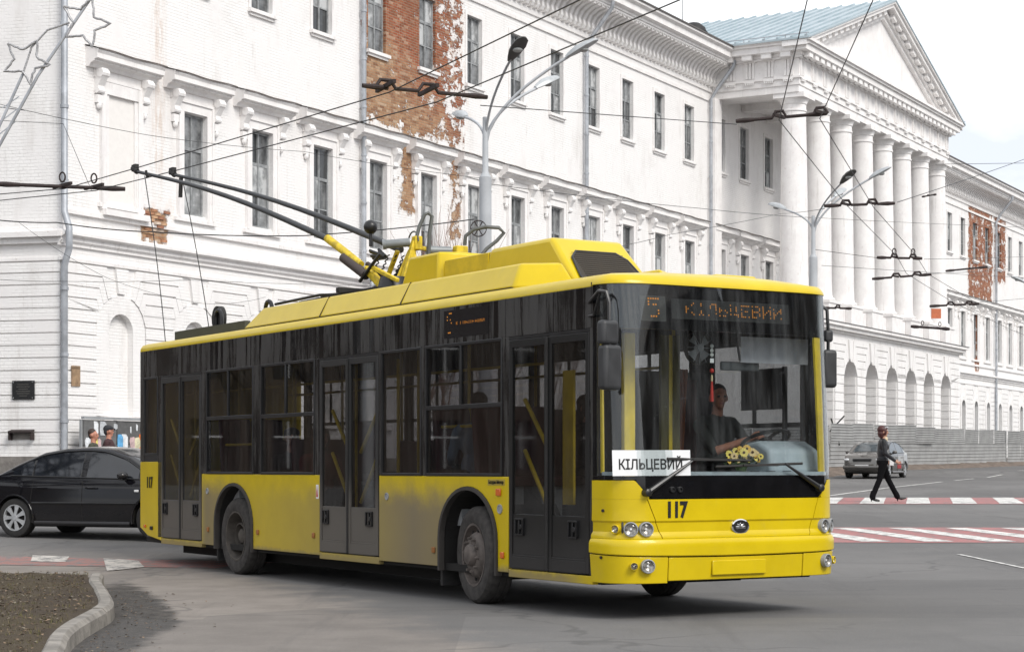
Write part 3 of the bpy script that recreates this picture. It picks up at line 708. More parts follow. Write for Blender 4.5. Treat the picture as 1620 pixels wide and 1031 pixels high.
prt(m, 'ground_floor_wall', WALL)
courses(CEN[:6], 0, CEN[6]-PITCH/2, .93, 4.72, LEV, KW, 0)
for c in CEN[:6]:
    archivolt(c, .46, .92, 4.72, 2.6, -.03, -.001, mat=WALL)
    m = MB(); m.prism([(c-.12, 5.68), (c+.12, 5.68), (c+.24, 6.3), (c-.24, 6.3)], lambda u, v, w: (u, w, v), -.075, -.001); prt(m, 'keystone', WALL)
    prt(MB().box(c-.75, c+.75, -.14, -.001, 2.46, 2.58), 'window_sill')
    MB().box(c-.02-.0, c+.02, 0, .01, 3, 3.01)
prt(MB().box(-.05, 40, -.11, .01, .2, 1.6), 'plinth', PLINTH)
# right wing
RLEV = [6.32, 6.0, 5.7, 5.42, 5.15] + [4.86-.302*k for k in range(14)]
m = MB(); allr = RCF
for i, c in enumerate(allr):
    x0 = 62 if i == 0 else (allr[i-1]+c)/2; x1 = 118 if i == len(allr)-1 else (c+allr[i+1])/2
    arch_wall(m, x0, x1, .3, 6.7, c, .40, 4.95, 2.7, .2, back=False)
prt(m, 'ground_floor_wall', WALL)
courses(RC[:8], 74, RC[8]-1.4, .66, 4.95, RLEV, [(.5, 68), (.62, 55), (.72, 40), (.76, 24)], 0)
for c in RC:
    archivolt(c, .40, .65, 4.95, 2.7, -.09, -.001, mat=WALL)
    m = MB(); m.box(c-.39, c+.39, .15, .17, 2.7, 4.95); n = 10
    m.face([m.vert((c+.39*math.cos(t), .15, 4.95+.39*math.sin(t))) for t in [math.pi*k/n for k in range(n+1)]])
    w = m.obj('window', PANE, BLD)
    m = MB(); m.box(c-.03, c+.03, .11, .149, 2.7, 5.33)
    for z in (3.4, 4.1, 4.9): m.box(c-.39, c-.031, .12, .149, z, z+.05); m.box(c+.031, c+.39, .12, .149, z, z+.05)
    m.obj('frame', SASH, w)
prt(MB().box(66, 118, -.11, .01, .2, 1.9), 'plinth', PLINTH)
# the street corner: left-hand face running away to the left
A2 = math.atan2(.252, -.968) - ANG          # direction of the left face in the building frame
Lx, Ly = math.cos(A2), math.sin(A2)
nx, ny = -Ly, Lx
if ny > 0: nx, ny = -nx, -ny                 # outward
def lp(d, o, z): return (Lx*d+nx*o, Ly*d+ny*o, z)
def lbox(m, d0, d1, o0, o1, z0, z1):
    m.loft([[lp(d, o, z) for d, o in ((d0, o0), (d1, o0), (d1, o1), (d0, o1))] for z in (z0, z1)]); return m
m = MB(); m.poly([lp(0,0,.3), lp(16,0,.3), lp(16,0,18.4), lp(0,0,18.4)]); prt(m, 'wall', WALL)
for k in range(len(LEV)-1):
    lbox(MB(), .02, 3.6, .001, .05, LEV[k+1]+.016, LEV[k]-.016).obj('stone_course', WALL, BLD)
    lbox(MB(), 3.62, 10.5, .001, .05, LEV[k+1]+.016, LEV[k]-.016).obj('stone_course', WALL, BLD)
m = MB(); lbox(m, -.1, 16, .001, .12, 6.76, 6.9); lbox(m, -.1, 16, .001, .24, 6.902, 7.03); lbox(m, -.1, 16, .001, .06, 6.34, 6.42); prt(m, 'string_course')
lbox(MB(), 0, 16, .001, .11, .2, 1.58).obj('plinth', PLINTH, BLD)
m = MB(); lbox(m, -.2, 16, -.1, 1.1, 18.42, 18.95); prt(m, 'cornice')
for i in range(1):                                     # upper windows of the left face, beyond the frame
    for z in (8.0, 14.05): lbox(MB(), 12+3.4*i, 13+3.4*i, .001, .02, z, z+2.5).obj('window', PANE, BLD)
# drain pipes
def pipe(x, zt, zb, y=-.16, bend=True, lbl=None):
    m = MB(); pts = [(x, y, zb), (x, y, zt)]
    if bend: pts = [(x, y, zb), (x, y, zt), (x+.15, y-.25, zt+.5), (x+.2, -1.1, zt+1.35), (x+.2, -1.15, zt+1.6)]
    m.tube(pts, .075, 10); z = zb+.6
    while z < zt: m.cyl((x, y, z), (x, y, z+.07), .092, n=10); z += 1.45
    return m.obj('drain_pipe', ZINC, BLD, smooth=40)
pipe(13.0, 16.9, 7.2); pipe(27.9, 16.9, 7.2); pipe(39.6, 16.9, 7.2); pipe(85.7, 16.9, .9)
m = MB(); m.tube([(-.07, -.16, .9), (-.07, -.16, 6.2), (-.1, -.34, 6.6), (-.1, -.34, 7.1), (-.07, -.16, 7.5), (-.07, -.16, 18.4)], .085, 10)
for z in (2.4, 4.0, 5.6, 8.2, 10, 12): m.cyl((-.07, -.16, z), (-.07, -.16, z+.08), .105, n=10)
m.obj('drain_pipe', ZINC, BLD, smooth=40)
m = MB(); m.tube([(13.0, -.16, 7.9), (13.0, -.16, 7.3), (13.05, -.42, 6.95), (13.05, -.42, 6.5), (13.0, -.16, 6.1), (13.0, -.16, 1)], .075, 10); m.obj('drain_pipe', ZINC, BLD, smooth=40)
# bricks laid bare at the corner patch
m = MB(); m.box(-.118, .118, -.02, .02, -.034, .034); BRMS = [m.mesh('brick', [simple('bare_brick_%d' % i, c, .9, var=.4, scale=5, bump=.006)]) for i, c in enumerate([(.36,.18,.10),(.48,.30,.18),(.30,.14,.085),(.58,.47,.38),(.66,.58,.50)])]
for r in range(10):
    for k in range(4):
        x = 3.06+.255*k+(.127 if r % 2 else 0); z = 7.2+.083*r
        if random.random() < (.22 if 0 < k < 3 and 1 < r < 8 else .6): continue
        yo = .10 if 7.46 < z < 7.64 else 0
        o = mobj('brick', random.choice(BRMS), BLD, (x, -.012-yo-random.random()*.012, z)); o.rotation_euler = (0, random.uniform(-.02, .02), random.uniform(-.04, .04))
# ---- portico
YF = -3.95; YC = -3.45; CT = [40.75+2.92*i for i in range(8)]; XE0, XE1 = 40.0, 61.8
for i, c in enumerate(CT):
    m = MB(); n = 28; zs0, zs1 = 8.75, 16.25
    prof = [(.62, zs0)] + [(.60-.10*(k/10)**1.7, zs0+(zs1-zs0)*k/10) for k in range(1, 11)]
    m.lathe(prof, (c, YC, 0), 'z', n); col = m.obj('column', TRIM, BLD, smooth=40)
    m = MB(); m.lathe([(.51, 16.22), (.54, 16.24), (.54, 16.3), (.51, 16.32), (.51, 16.52), (.55, 16.55), (.55, 16.6), (.60, 16.7), (.63, 16.76)], (c, YC, 0), 'z', n); m.box(c-.68, c+.68, YC-.68, YC+.68, 16.76, 16.96)
    m.obj('capital', TRIM, col, smooth=40)
    m = MB(); m.lathe([(.70, 8.5), (.75, 8.56), (.70, 8.64), (.64, 8.66), (.64, 8.76)], (c, YC, 0), 'z', n); m.box(c-.78, c+.78, YC-.78, YC+.78, 7.52, 8.5); m.box(c-.82, c+.82, YC-.82, YC+.82, 8.38, 8.48)
    m.obj('column_base', TRIM, col, smooth=40)
    if i < 7: prt(MB().box(c+.8, c+2.12, YC-.5, YC+.4, 7.52, 8.3), 'parapet_panel')
for x in (39.95, 61.9): prt(MB().box(x-.36, x+.36, -.35, 0, 7.5, 16.96), 'pilaster')
def ring_beam(z0, z1, o, name, inner=1.3):        # three-sided beam round the portico head, pushed out by o
    m = MB()
    m.box(XE0-o, XE1+o, YF-o, YF+inner, z0, z1); m.box(XE0-o, XE0+inner, YF+inner, .02, z0, z1); m.box(XE1-inner, XE1+o, YF+inner, .02, z0, z1)
    return m.obj(name, TRIM, BLD)
ring_beam(16.96, 17.25, -.02, 'architrave'); ring_beam(17.252, 17.52, .03, 'architrave'); ring_beam(17.522, 17.60, .10, 'taenia')
ring_beam(17.602, 18.36, 0, 'frieze'); ring_beam(18.362, 18.46, .14, 'bed_mould'); ring_beam(18.60, 18.85, .50, 'cornice'); ring_beam(18.852, 18.95, .59, 'cornice'); ring_beam(18.952, 19.06, .68, 'cornice')
ring_beam(18.462, 18.598, .2, 'bed_mould')
prt(MB().box(XE0+1.2, XE1-1.2, YF+1.2, -.01, 17.3, 17.5), 'porch_ceiling')
for c in CT: prt(MB().box(c-.3, c+.3, YF+1.3, -.02, 17.0, 17.3), 'ceiling_beam')
m = MB(); m.box(-.22, .22, -.24, 0, -.19, 0); m.box(-.26, .26, -.27, 0, .0, .03); MUT = m.mesh('mutule', [TRIM])
m = MB()
for k in (-1, 0, 1): m.box(k*.15-.055, k*.15+.055, -.06, 0, .06, .72)
m.box(-.26, .26, -.075, 0, .72, .76); m.box(-.22, .22, -.13, 0, -.13, -.085)
for k in range(5): m.box(-.2+.085*k, -.145+.085*k, -.12, -.03, -.2, -.13)
TRI = m.mesh('triglyph', [TRIM])
nT = 31
for i in range(nT):
    x = XE0+.3+(XE1-XE0-.6)*i/(nT-1); mobj('mutule', MUT, BLD, (x, YF-.2, 18.57))
    if i % 2 == 0: mobj('triglyph', TRI, BLD, (x, YF-.001, 17.602))
for i in range(5):
    y = YF+.45+.86*i
    o = mobj('mutule', MUT, BLD, (XE0-.2, y, 18.57)); o.rotation_euler = (0, 0, R(-90))
    o = mobj('triglyph', TRI, BLD, (XE0-.001, y, 17.602)); o.rotation_euler = (0, 0, R(-90))
# pediment
APX, APZ = 50.9, 23.0; EV = 19.06; hw = (XE1-XE0)/2+.68
def ped(x): return EV + (APZ-EV)*(1-abs(x-APX)/hw)
m = MB(); m.prism([(XE0, EV), (XE1, EV), (APX, ped(APX)-.35)], lambda a, b, d: (a, d, b), YF+.05, YF+.5); prt(m, 'tympanum')
for s in (-1, 1):
    x0, x1 = APX+s*hw, APX
    for o, z0, z1, nm in ((.68, -.14, .0, 'raking_cornice'), (.58, -.32, -.142, 'raking_cornice'), (.24, -.62, -.46, 'raking_mould'), (.12, -.8, -.622, 'raking_mould')):
        m = MB(); m.loft([[(x, YF-o, ped(x)+z0), (x, YF+.5, ped(x)+z0), (x, YF+.5, ped(x)+z1), (x, YF-o, ped(x)+z1)] for x in (x0 - s*(0 if o > .3 else .6), x1)]); prt(m, nm)
    ang = math.atan2(APZ-EV, hw)*s
    for k in range(1, 15):
        x = x0 + (x1-x0)*(k+.3)/15.3; o = mobj('mutule', MUT, BLD, (x, YF-.2, ped(x)-.34)); o.rotation_euler = (0, ang, 0)
# sheet roof of the portico, running back behind the eaves
RB = 7.2
for s in (-1, 1):
    m = MB(); m.loft([[(APX+s*(hw+.05), y, EV+.0), (APX, y, APZ+.03), (APX, y, APZ-.05), (APX+s*(hw+.05), y, EV-.08)] for y in (YF-.72, RB)]); rf = m.obj('roof', ROOFM, BLD)
    y = YF-.55
    while y < RB-.2:
        m = MB(); m.loft([[(APX+s*(hw+.05), y+d, EV+.002), (APX+s*(hw+.05), y+d, EV+.07), (APX, y+d, APZ+.10), (APX, y+d, APZ+.032)] for d in (0, .05)]); m.obj('roof_seam', ROOFM, rf); y += .62
    m = MB(); m.box(APX+s*(hw+.03)-.02, APX+s*(hw+.03)+.02, YF-.7, RB, EV+.12, EV+.15)
    for k in range(12): m.box(APX+s*(hw+.03)-.015, APX+s*(hw+.03)+.015, YF-.6+k*.92, YF-.57+k*.92, EV, EV+.12)
    m.obj('snow_guard', ZINC, rf)
m = MB(); m.poly([(APX-hw, RB, EV), (APX+hw, RB, EV), (APX, RB, APZ)]); prt(m, 'roof_gable', WALL)
# arcade under the portico
PL = [6.9, 6.62, 6.32, 6.0, 5.66] + [5.3-.385*k for k in range(13)]
PC = [c+1.46 for c in CT[:7]]; YA = -4.38
m = MB()
for c in PC: arch_wall(m, c-1.46, c+1.46, .3, 7.1, c, .88, 5.1, .3, 1.5, y=YA, back=False)
m.poly([(39.7,YA,.3),(PC[0]-1.46,YA,.3),(PC[0]-1.46,YA,7.1),(39.7,YA,7.1)]); m.poly([(PC[-1]+1.46,YA,.3),(62.3,YA,.3),(62.3,YA,7.1),(PC[-1]+1.46,YA,7.1)])
m.poly([(39.7,YA,.3),(39.7,0,.3),(39.7,0,7.1),(39.7,YA,7.1)]); m.poly([(62.3,YA,.3),(62.3,0,.3),(62.3,0,7.1),(62.3,YA,7.1)])
prt(m, 'arcade_wall', WALL)
courses(PC, 39.7, 62.3, .885, 5.1, PL, [(.46, 70), (.66, 58), (.82, 44), (.93, 28)], YA, .06, .02)
for c in PC:
    m = MB(); m.prism([(c-.13, 6.03), (c+.13, 6.03), (c+.26, 6.88), (c-.26, 6.88)], lambda u, v, w: (u, w, v), YA-.08, YA-.001); prt(m, 'keystone', WALL)
    for k in range(4, len(PL)-1):                                   # courses carried round the jambs
        if PL[k] > 5.31: continue
        MB().box(c+.83, c+.878, YA+.02, YA+1.48, PL[k+1]+.02, PL[k]-.02).obj('stone_course', WALL, BLD); MB().box(c-.878, c-.83, YA+.02, YA+1.48, PL[k+1]+.02, PL[k]-.02).obj('stone_course', WALL, BLD)
prt(MB().box(40, 62, YA+1.5, YA+1.6, .3, 7.0), 'inner_wall', WALL)
m = MB(); m.box(39.5, 62.5, YA-.1, .0, 7.1, 7.2); m.box(39.4, 62.6, YA-.28, .0, 7.202, 7.36); m.box(39.3, 62.7, YA-.4, 0, 7.362, 7.5); prt(m, 'platform_cornice')
prt(MB().box(39.26, 62.74, YA-.44, -.01, 7.502, 7.52), 'platform_capping', simple('dark_flashing', (.16, .15, .15), .7))
# things fixed to or standing by the building
def bpt(t, o, z): a = ANG; return (P0[0]+math.cos(a)*t+math.sin(a)*o, P0[1]+math.sin(a)*t-math.cos(a)*o, z)
def lpt(d, o, z): v = lp(d, o, z); return bpt(v[0], -v[1], z)
LA = math.atan2(-.252, .968)
pq = thing('plaque', 'black stone memorial plaque with four corner studs on the white wall', 'plaque', lpt(.98, .06, 3.2), LA)
MB().box(-.3, .3, -.03, .0, -.23, .23).obj('slab', simple('polished_black_stone', (.012, .012, .013), .25), pq, bevel=.006)
for x in (-.26, .26):
    for z in (-.19, .19): MB().lathe([(.014, -.045), (.014, -.03)], (x, 0, z), 'y', 8).obj('stud', CHROME, pq)
m = MB()
for k, w in enumerate((.30, .36, .26, .38, .34, .22)): m.box(-w/2, w/2, -.0325, -.0302, .13-.055*k, .142-.055*k)
m.obj('inscription', simple('faded_gilt', (.10, .095, .085), .6), pq)
bd = thing('wooden_board', 'small weathered brown board fixed upright on the wall right of the drain pipe', 'board', bpt(.42, .07, 3.55), ANG)
MB().box(-.15, .15, -.02, .0, -.25, .25).obj('panel', simple('weathered_wood', (.30, .20, .12), .9, var=.3), bd)
MB().box(-.17, .13, -.035, -.021, .19, .23).obj('batten', simple('weathered_wood_dark', (.22, .15, .09), .9), bd)
vt = thing('vent_hood', 'rusty iron hood over a small wall vent below the black plaque', 'vent', lpt(1.0, .06, 2.1), LA)
m = MB(); m.loft([[(x, 0, .14), (x, -.18, .10), (x, -.18, .06), (x, 0, .10)] for x in (-.31, .31)]); m.obj('hood', RUST, vt)
MB().box(-.31, -.28, -.17, 0, -.12, .06).obj('cheek', RUST, vt); MB().box(.28, .31, -.17, 0, -.12, .06).obj('cheek', RUST, vt); MB().box(-.27, .27, -.015, 0, -.1, .06).obj('opening', PLINTH, vt)
# hoarding with torn posters
hz = gz(45)
hd = thing('poster_hoarding', 'low grey board hoarding covered with torn posters at the foot of the white wall', 'hoarding', bpt(.12, .55, hz), ANG)
for k in range(5):
    for r in range(3):
        MB().box(.02+1.22*k, 1.2+1.22*k, -.03+random.uniform(-.006, .006), .0, .08+.62*r, .68+.62*r).obj('board', simple('grey_hoarding_board_%d%d' % (k, r), (.125+random.uniform(-.03,.03),)*3, .85, var=.2), hd)
MB().box(0, 6.15, -.07, .03, 1.94, 2.0).obj('top_rail', GREY, hd)
for k in range(6): MB().box(-.03+1.22*k, .03+1.22*k, .002, .06, 0, 1.93).obj('post', GREY, hd)
PC_ = {n: simple('poster_'+n, c, .85, var=.25, scale=9) for n, c in dict(white=(.66,.68,.70), cream=(.60,.56,.38), orange=(.70,.16,.03), blue=(.12,.36,.62), pale=(.48,.50,.52), pink=(.55,.40,.40), yellow=(.62,.55,.15)).items()}
def poster(x, z, w, h, c, jag=.25):
    x *= .72; w *= .8; z += .17 if z < 1.5 else .10; h *= 1.15
    pts = []; n = 11
    for k in range(n):
        t = 2*math.pi*k/n; q = 1/max(abs(math.cos(t)), abs(math.sin(t))); q *= 1-random.random()*jag
        pts.append((x+w/2*math.cos(t)*q, z+h/2*math.sin(t)*q))
    MB().prism(pts, lambda a, b, d: (a, d, b), -.045-random.random()*.006, -.038).obj('torn_poster', PC_[c], hd)
for a in [(.62,1.62,.22,.3,'white'),(.98,1.62,.3,.3,'pale',.05),(.25,1.2,.3,.26,'white'),(.62,1.2,.16,.3,'yellow'),(.8,1.18,.15,.22,'pink'),(.45,1.02,.5,.12,'white'),(1.85,1.22,.26,.34,'blue',.05),(2.08,1.22,.3,.36,'white',.08),(2.4,1.6,.07,.16,'white'),(2.5,1.2,.3,.3,'pink'),(2.75,1.2,.3,.28,'cream'),(2.95,1.24,.22,.34,'orange'),(3.2,1.2,.25,.3,'yellow'),(2.72,1.66,.09,.16,'white'),(3.0,1.62,.16,.14,'pale'),(1.6,1.68,.2,.14,'pale'),(3.3,1.7,.2,.2,'white'),(3.9,1.4,.4,.5,'white'),(4.6,1.3,.4,.4,'cream'),(2.5,1.0,.4,.1,'white')]: poster(*a)
# antenna and dark vent cap on the eaves
an = thing('roof_antenna', 'thin antenna mast rising from the eaves left of the sheet metal roof', 'antenna', bpt(37.9, -.4, 19.0), ANG)
MB().cyl((0,0,0), (0,0,3.6), .025, .015, 8).obj('mast', GREY, an)
for z, w in ((2.3, .16), (2.6, .12)): MB().beam((-w, 0, z), (w, 0, z), .02, .02).obj('crossbar', GREY, an)
MB().box(-.05, .05, -.05, .05, 1.9, 2.15).obj('amplifier', GREY, an)
vc = thing('roof_ventilator', 'black dome shaped ventilator cap on the roof edge below the antenna', 'ventilator', bpt(38.6, -.2, 19.12), ANG)
MB().lathe([(.5, 0), (.55, .45), (.48, .66), (.26, .84), (.02, .9)], (0,0,0), 'z', 20).obj('dome', simple('black_tarred_metal', (.014,.013,.013), .6), vc, smooth=50)
MB().lathe([(.56, .38), (.59, .38), (.59, .45), (.56, .45)], (0,0,0), 'z', 20, closed=True).obj('rim', DARK, vc)
# sheet-metal fence in front of the right half
FX, FY = 13.42, 80.0
U2 = (.486, .874)
fn = thing('metal_fence', 'long grey corrugated sheet metal construction fence in two tiers', 'fence', (FX, FY, 0), ANG)
def fpanel(w, h):
    m = MB(); n = 7
    prof = []
    for k in range(n):
        z = h*k/n; prof += [(0, z), (0, z+h/n*.72), (-.03, z+h/n*.8), (-.03, z+h/n*.92)]
    prof.append((0, h))
    I = [[m.vert((x, y, z)) for y, z in prof] for x in (0.01, w-.01)]
    for k in range(len(prof)-1): m.face((I[0][k], I[1][k], I[1][k+1], I[0][k+1]))
    return m.mesh('fence_panel', [FENCE])
FP = fpanel(2.9, 1.16); FP2 = fpanel(2.9, .84)
for k in range(-9, 22):
    t = 2.9*k; Y = FY+U2[1]*t; g0, g1 = gz(Y), gz(Y+U2[1]*2.9); sl = math.atan2(g1-g0, 2.9)
    o = mobj('fence_panel', FP, fn, (t, 0, g0+.05)); o.rotation_euler = (random.uniform(-.03, .03), -sl, random.uniform(-.03, .03))
    o = mobj('fence_panel', FP2, fn, (t, random.uniform(-.05, .02), g0+1.18)); o.rotation_euler = (random.uniform(-.09, .06), -sl+random.uniform(-.012,.012), random.uniform(-.05, .05)); o.scale = (1, 1, random.uniform(.93, 1.03) * (1 if k < 5 else .92))
    MB().box(t-.04, t+.04, .05, .13, g0-.1, g0+1.9).obj('post', SASH, fn)
FAN = ANG
for t, zz, a, ln, lb in ((1.35, 2.0, .75, .8, 'dark broken plank poking up over the fence, tilted to the right'), (.9, 1.95, -.3, .5, 'short dark stake standing behind the fence top left of the tilted plank')):
    x, y = FX+U2[0]*t-.874*-.0, FY+U2[1]*t
    pk = MB().beam((0,0,-.9), (0,0,ln*.6), .09, .05).obj('plank', DARK); pk.location = (x-.16, y+.1, gz(y)+zz); pk.rotation_euler = (0, a, 0)
    tag(pk, lb, 'plank')

m = MB(); rr_ = random.Random(5); rows = []
for k in range(120):
    t = -20+.7*k; row = []
    for w, h in ((-1.5+rr_.uniform(-.3,.3), -.02), (-1.0, .08), (-.4, .16), (.3, .2)):
        x = FX+U2[0]*t-.874*w*-1*-1 if False else FX+U2[0]*t-.874*w; y = FY+U2[1]*t+.486*w
        x = FX+U2[0]*t+.874*(-w); y = FY+U2[1]*t-.486*(-w); row.append(m.vert((x, y, gz(y)+h+(rr_.uniform(-.05,.06) if h > 0 else 0))))
    rows.append(row)
for a, b in zip(rows, rows[1:]):
    for k in range(3): m.face((a[k], a[k+1], b[k+1], b[k]))
struct(m.obj('dirt_bank', simple('brown_dirt', (.16,.125,.10), .95, var=.4, scale=3, bump=.03), smooth=60))
# ------------------------------------------------------------------ trolleybus; local frame: x forward, y to its left, z up, origin under the front axle
BUS = thing('trolleybus', 'yellow and black trolleybus with a white route card behind the windscreen turning the corner', 'trolleybus', (.667, 19.281, 0), math.atan2(-.8537, .5208))
def bp(mb, name, mat, par=BUS, **k): return mb.obj(name, mat, par, **k)
def text(body, size, mat, par, M, name='lettering', bold=0, sx=1.0, ext=.002, align='CENTER', spc=1.0):
    cu = bpy.data.curves.new('t', 'FONT'); cu.body = body; cu.size = size; cu.extrude = ext; cu.offset = bold; cu.align_x = align; cu.align_y = 'CENTER'
    cu.resolution_u = 3; cu.space_character = spc
    o = bpy.data.objects.new('t', cu); COL.objects.link(o); bpy.context.view_layer.update()
    me = bpy.data.meshes.new_from_object(o.evaluated_get(bpy.context.evaluated_depsgraph_get())); bpy.data.objects.remove(o)
    me.materials.clear(); me.materials.append(mat); me.transform(Matrix.Diagonal((sx, 1, 1, 1)))
    q = bpy.data.objects.new(name, me); COL.objects.link(q); q.parent = par; q.matrix_basis = M; return q
def frame(o, x, y, z):           # matrix from axes
    x, y, z = Vector(x).normalized(), Vector(y).normalized(), Vector(z).normalized()
    return Matrix(((x.x, y.x, z.x, o[0]), (x.y, y.y, z.y, o[1]), (x.z, y.z, z.z, o[2]), (0,0,0,1)))
HW = 1.25
SIDE = frame((0,0,0), (1,0,0), (0,0,1), (0,-1,0))    # text on the right side: reads towards +x
def side_text(b, s, z, size, mat, name='lettering', **k): return text(b, size, mat, BUS, Matrix.Translation((s, -HW-.006, z)) @ SIDE, name, **k)
def arch_pts(c, w, zt, zb):
    n = 18; return [(c+w, zb)] + [(c+w*math.cos(t), .62+(zt-.62)*math.sin(t)) for t in [math.pi*k/n for k in range(n+1)]] + [(c-w, zb)]
def side_panel(s0, s1, z0, z1, arch=None, name='lower_panel', mat=YEL, sg=-1, cut=None, th=.04):
    p = [(s0, z0) if not cut else (s0, z0+cut[1])]
    if cut: p.append((s0+cut[0]*.35, z0+cut[1]*.35)); p.append((s0+cut[0], z0))
    if arch: p += arch_pts(*arch, z0)[::-1]
    p += [(s1, z0), (s1, z1), (s0, z1)]
    return bp(MB().prism(p, lambda a, b, d: (a, sg*d, b), HW-th, HW), name, mat, bevel=.006)
AR, AF = (-5.9, .60, 1.14), (-.07, .575, 1.15)
# --- right side (in view)
rp = side_panel(-9.2, -8.40, .34, 1.41, cut=(.8, .16), name='rear_corner_panel', mat=YELC)
side_panel(-6.95, -3.44, .34, 1.25, AR); side_panel(-1.965, .70, .34, 1.25, AF)
bp(MB().box(-8.4, -6.955, -HW, -1.18, .30, .375), 'door_sill', YEL, bevel=.006); bp(MB().box(-3.435, -1.97, -HW, -1.18, .30, .375), 'door_sill', YEL, bevel=.006); bp(MB().box(.705, 2.14, -HW, -1.18, .30, .375), 'door_sill', YEL, bevel=.006)
bp(MB().box(-9.2, 2.14, -HW, -1.2, 2.575, 2.94), 'upper_panel', BLKP, bevel=.004)
for i, (a, b, z0) in enumerate([(-9.2,-9.06,1.412),(-8.52,-8.402,.38),(-6.972,-6.80,1.252),(-5.30,-5.08,1.252),(-3.56,-3.43,1.252),(-1.985,-1.925,1.252),(-1.02,-.94,1.252),(.59,.715,1.252),(2.09,2.14,.38)]):
    bp(MB().box(a, b, -HW, -1.18, z0, 2.574), 'pillar', BLKP, bevel=.004)
bp(MB().box(-9.06, -8.52, -HW+.005, -1.2, 1.412, 1.50), 'waist_strip', BLACK)
def seams(ls):
    m = MB()
    for s, z0, z1 in ls: m.box(s-.004, s+.004, -HW-.002, -HW+.01, z0, z1)
    return m
bp(seams([(-7.6,2.58,2.94),(-5.19,2.58,2.94),(-3.45,2.58,2.94),(-1.95,2.58,2.94),(.65,2.58,2.94),(2.12,2.58,2.98)]), 'panel_seam', RUB)
# windows: rubber frame, sliding upper panes, fixed lower pane
def window_side(s0, s1, z0, z1, split=None, mid=True, sg=-1):
    y0, y1 = (HW-.02, HW+.006); f = .028
    def bx(m, a, b, c, d, yy0=y0, yy1=y1): m.box(a, b, *sorted((sg*yy0, sg*yy1)), c, d)
    m = MB(); bx(m, s0, s0+f, z0, z1); bx(m, s1-f, s1, z0, z1); bx(m, s0+f, s1-f, z0, z0+f); bx(m, s0+f, s1-f, z1-f, z1)
    if split: bx(m, s0+f, s1-f, split-.022, split+.022)
    if split and mid: c = (s0+s1)/2-.04; bx(m, c-.02, c+.02, split+.022, z1-f)
    w = bp(m, 'window', BLACK, bevel=.004)
    L = [(s0+.02, s1-.02, z0+.02, (split or z1)-.015)]
    if split: L += [(s0+.02, c, split+.015, z1-.02), (c, s1-.02, split+.015, z1-.02)] if mid else [(s0+.02, s1-.02, split+.015, z1-.02)]
    for i, (a, b, c2, d) in enumerate(L):
        yo = HW-.010-.006*(i % 2); p = MB(); bx(p, a, b, c2, d, yo-.004, yo); p.obj('pane', GL_SIDE, w)
    return w
window_side(-9.06, -8.52, 1.50, 2.574); window_side(-6.80, -5.30, 1.252, 2.574, 1.96); window_side(-5.08, -3.56, 1.252, 2.574, 1.95)
window_side(-1.925, -1.02, 1.252, 2.574); window_side(-.94, .59, 1.252, 2.574, 1.94)
DDUST = mat_dusty('dusty_grey_door_skin', (.032, .032, .032), (.125, .112, .096), 1.4, .7); DCLEAN = mat_dusty('black_door_skin', (.014,.014,.014), (.035,.032,.03), .9, .3)
def door_leaf(s0, s1, skin, rails, lock, zg=.90, bar=None):
    y0, y1 = -HW-.004, -HW+.035; f = .055
    m = MB(); m.box(s0, s0+f, y0, y1, .39, 2.54); m.box(s1-f, s1, y0, y1, .39, 2.54); m.box(s0+f, s1-f, y0, y1, 2.47, 2.54); m.box(s0+f, s1-f, y0+.008, y1, .52, zg); m.box(s0+f, s1-f, y0, y1, .39, .50); m.box(s0+f, s1-f, y0+.002, y1, .50, .52)
    d = bp(m, 'door_leaf', skin, bevel=.004)
    MB().box(s0+f-.008, s1-f+.008, -HW+.010, -HW+.016, zg-.02, 2.485).obj('door_glass', GL_DOOR, d)
    for a, b in rails: MB().tube([(s0+a[0]*(s1-s0), -HW+.09, a[1]), (s0+b[0]*(s1-s0), -HW+.09, b[1])], .021, 10).obj('handrail', YRAIL, d, smooth=40)
    if bar: MB().box(s0+bar[0]*(s1-s0), s0+bar[1]*(s1-s0), -HW+.06, -HW+.085, bar[2], bar[3]).obj('yellow_bar', YRAIL, d)
    sx = s0+lock*(s1-s0); m = MB(); h = .075
    m.box(sx-h, sx+h, y0-.014, y0+.009, .70, .715); m.box(sx-h, sx+h, y0-.014, y0+.009, .845, .86); m.box(sx-h, sx-h+.016, y0-.014, y0+.009, .715, .845); m.box(sx+h-.016, sx+h, y0-.014, y0+.009, .715, .845)
    m.box(sx-.008, sx+.008, y0-.012, y0+.009, .715, .845); m.lathe([(.024, -.018), (.024, .0)], (sx+.034, y0, .78), 'y', 12)
    m.obj('door_lock', BLACK, d, bevel=.003)
    return d
RL = [((.2, 1.98), (.82, 1.50)), ((.2, 1.50), (.82, .95))]; RLm = [((.8, 1.98), (.18, 1.50)), ((.8, 1.50), (.18, .95))]
door_leaf(-8.39, -7.69, DDUST, RL, .22); door_leaf(-7.685, -6.975, DDUST, RLm, .75)
door_leaf(-3.425, -2.71, DDUST, RL, .22); door_leaf(-2.70, -1.99, DDUST, RLm, .72)
door_leaf(.72, 1.40, DCLEAN, RL, .28); door_leaf(1.41, 2.085, DCLEAN, [], .62, bar=(.22, .48, 1.0, 2.22))
for a, b in ((-8.4, -6.96), (-3.43, -1.98), (.715, 2.09)):
    bp(MB().box(a, b, -HW-.002, -1.2, 2.545, 2.573), 'door_header', BLACK)
    bp(MB().cyl(((a+b)/2, -HW-.012, .39), ((a+b)/2, -HW-.012, 2.53), .013, n=8), 'door_seal', RUB)
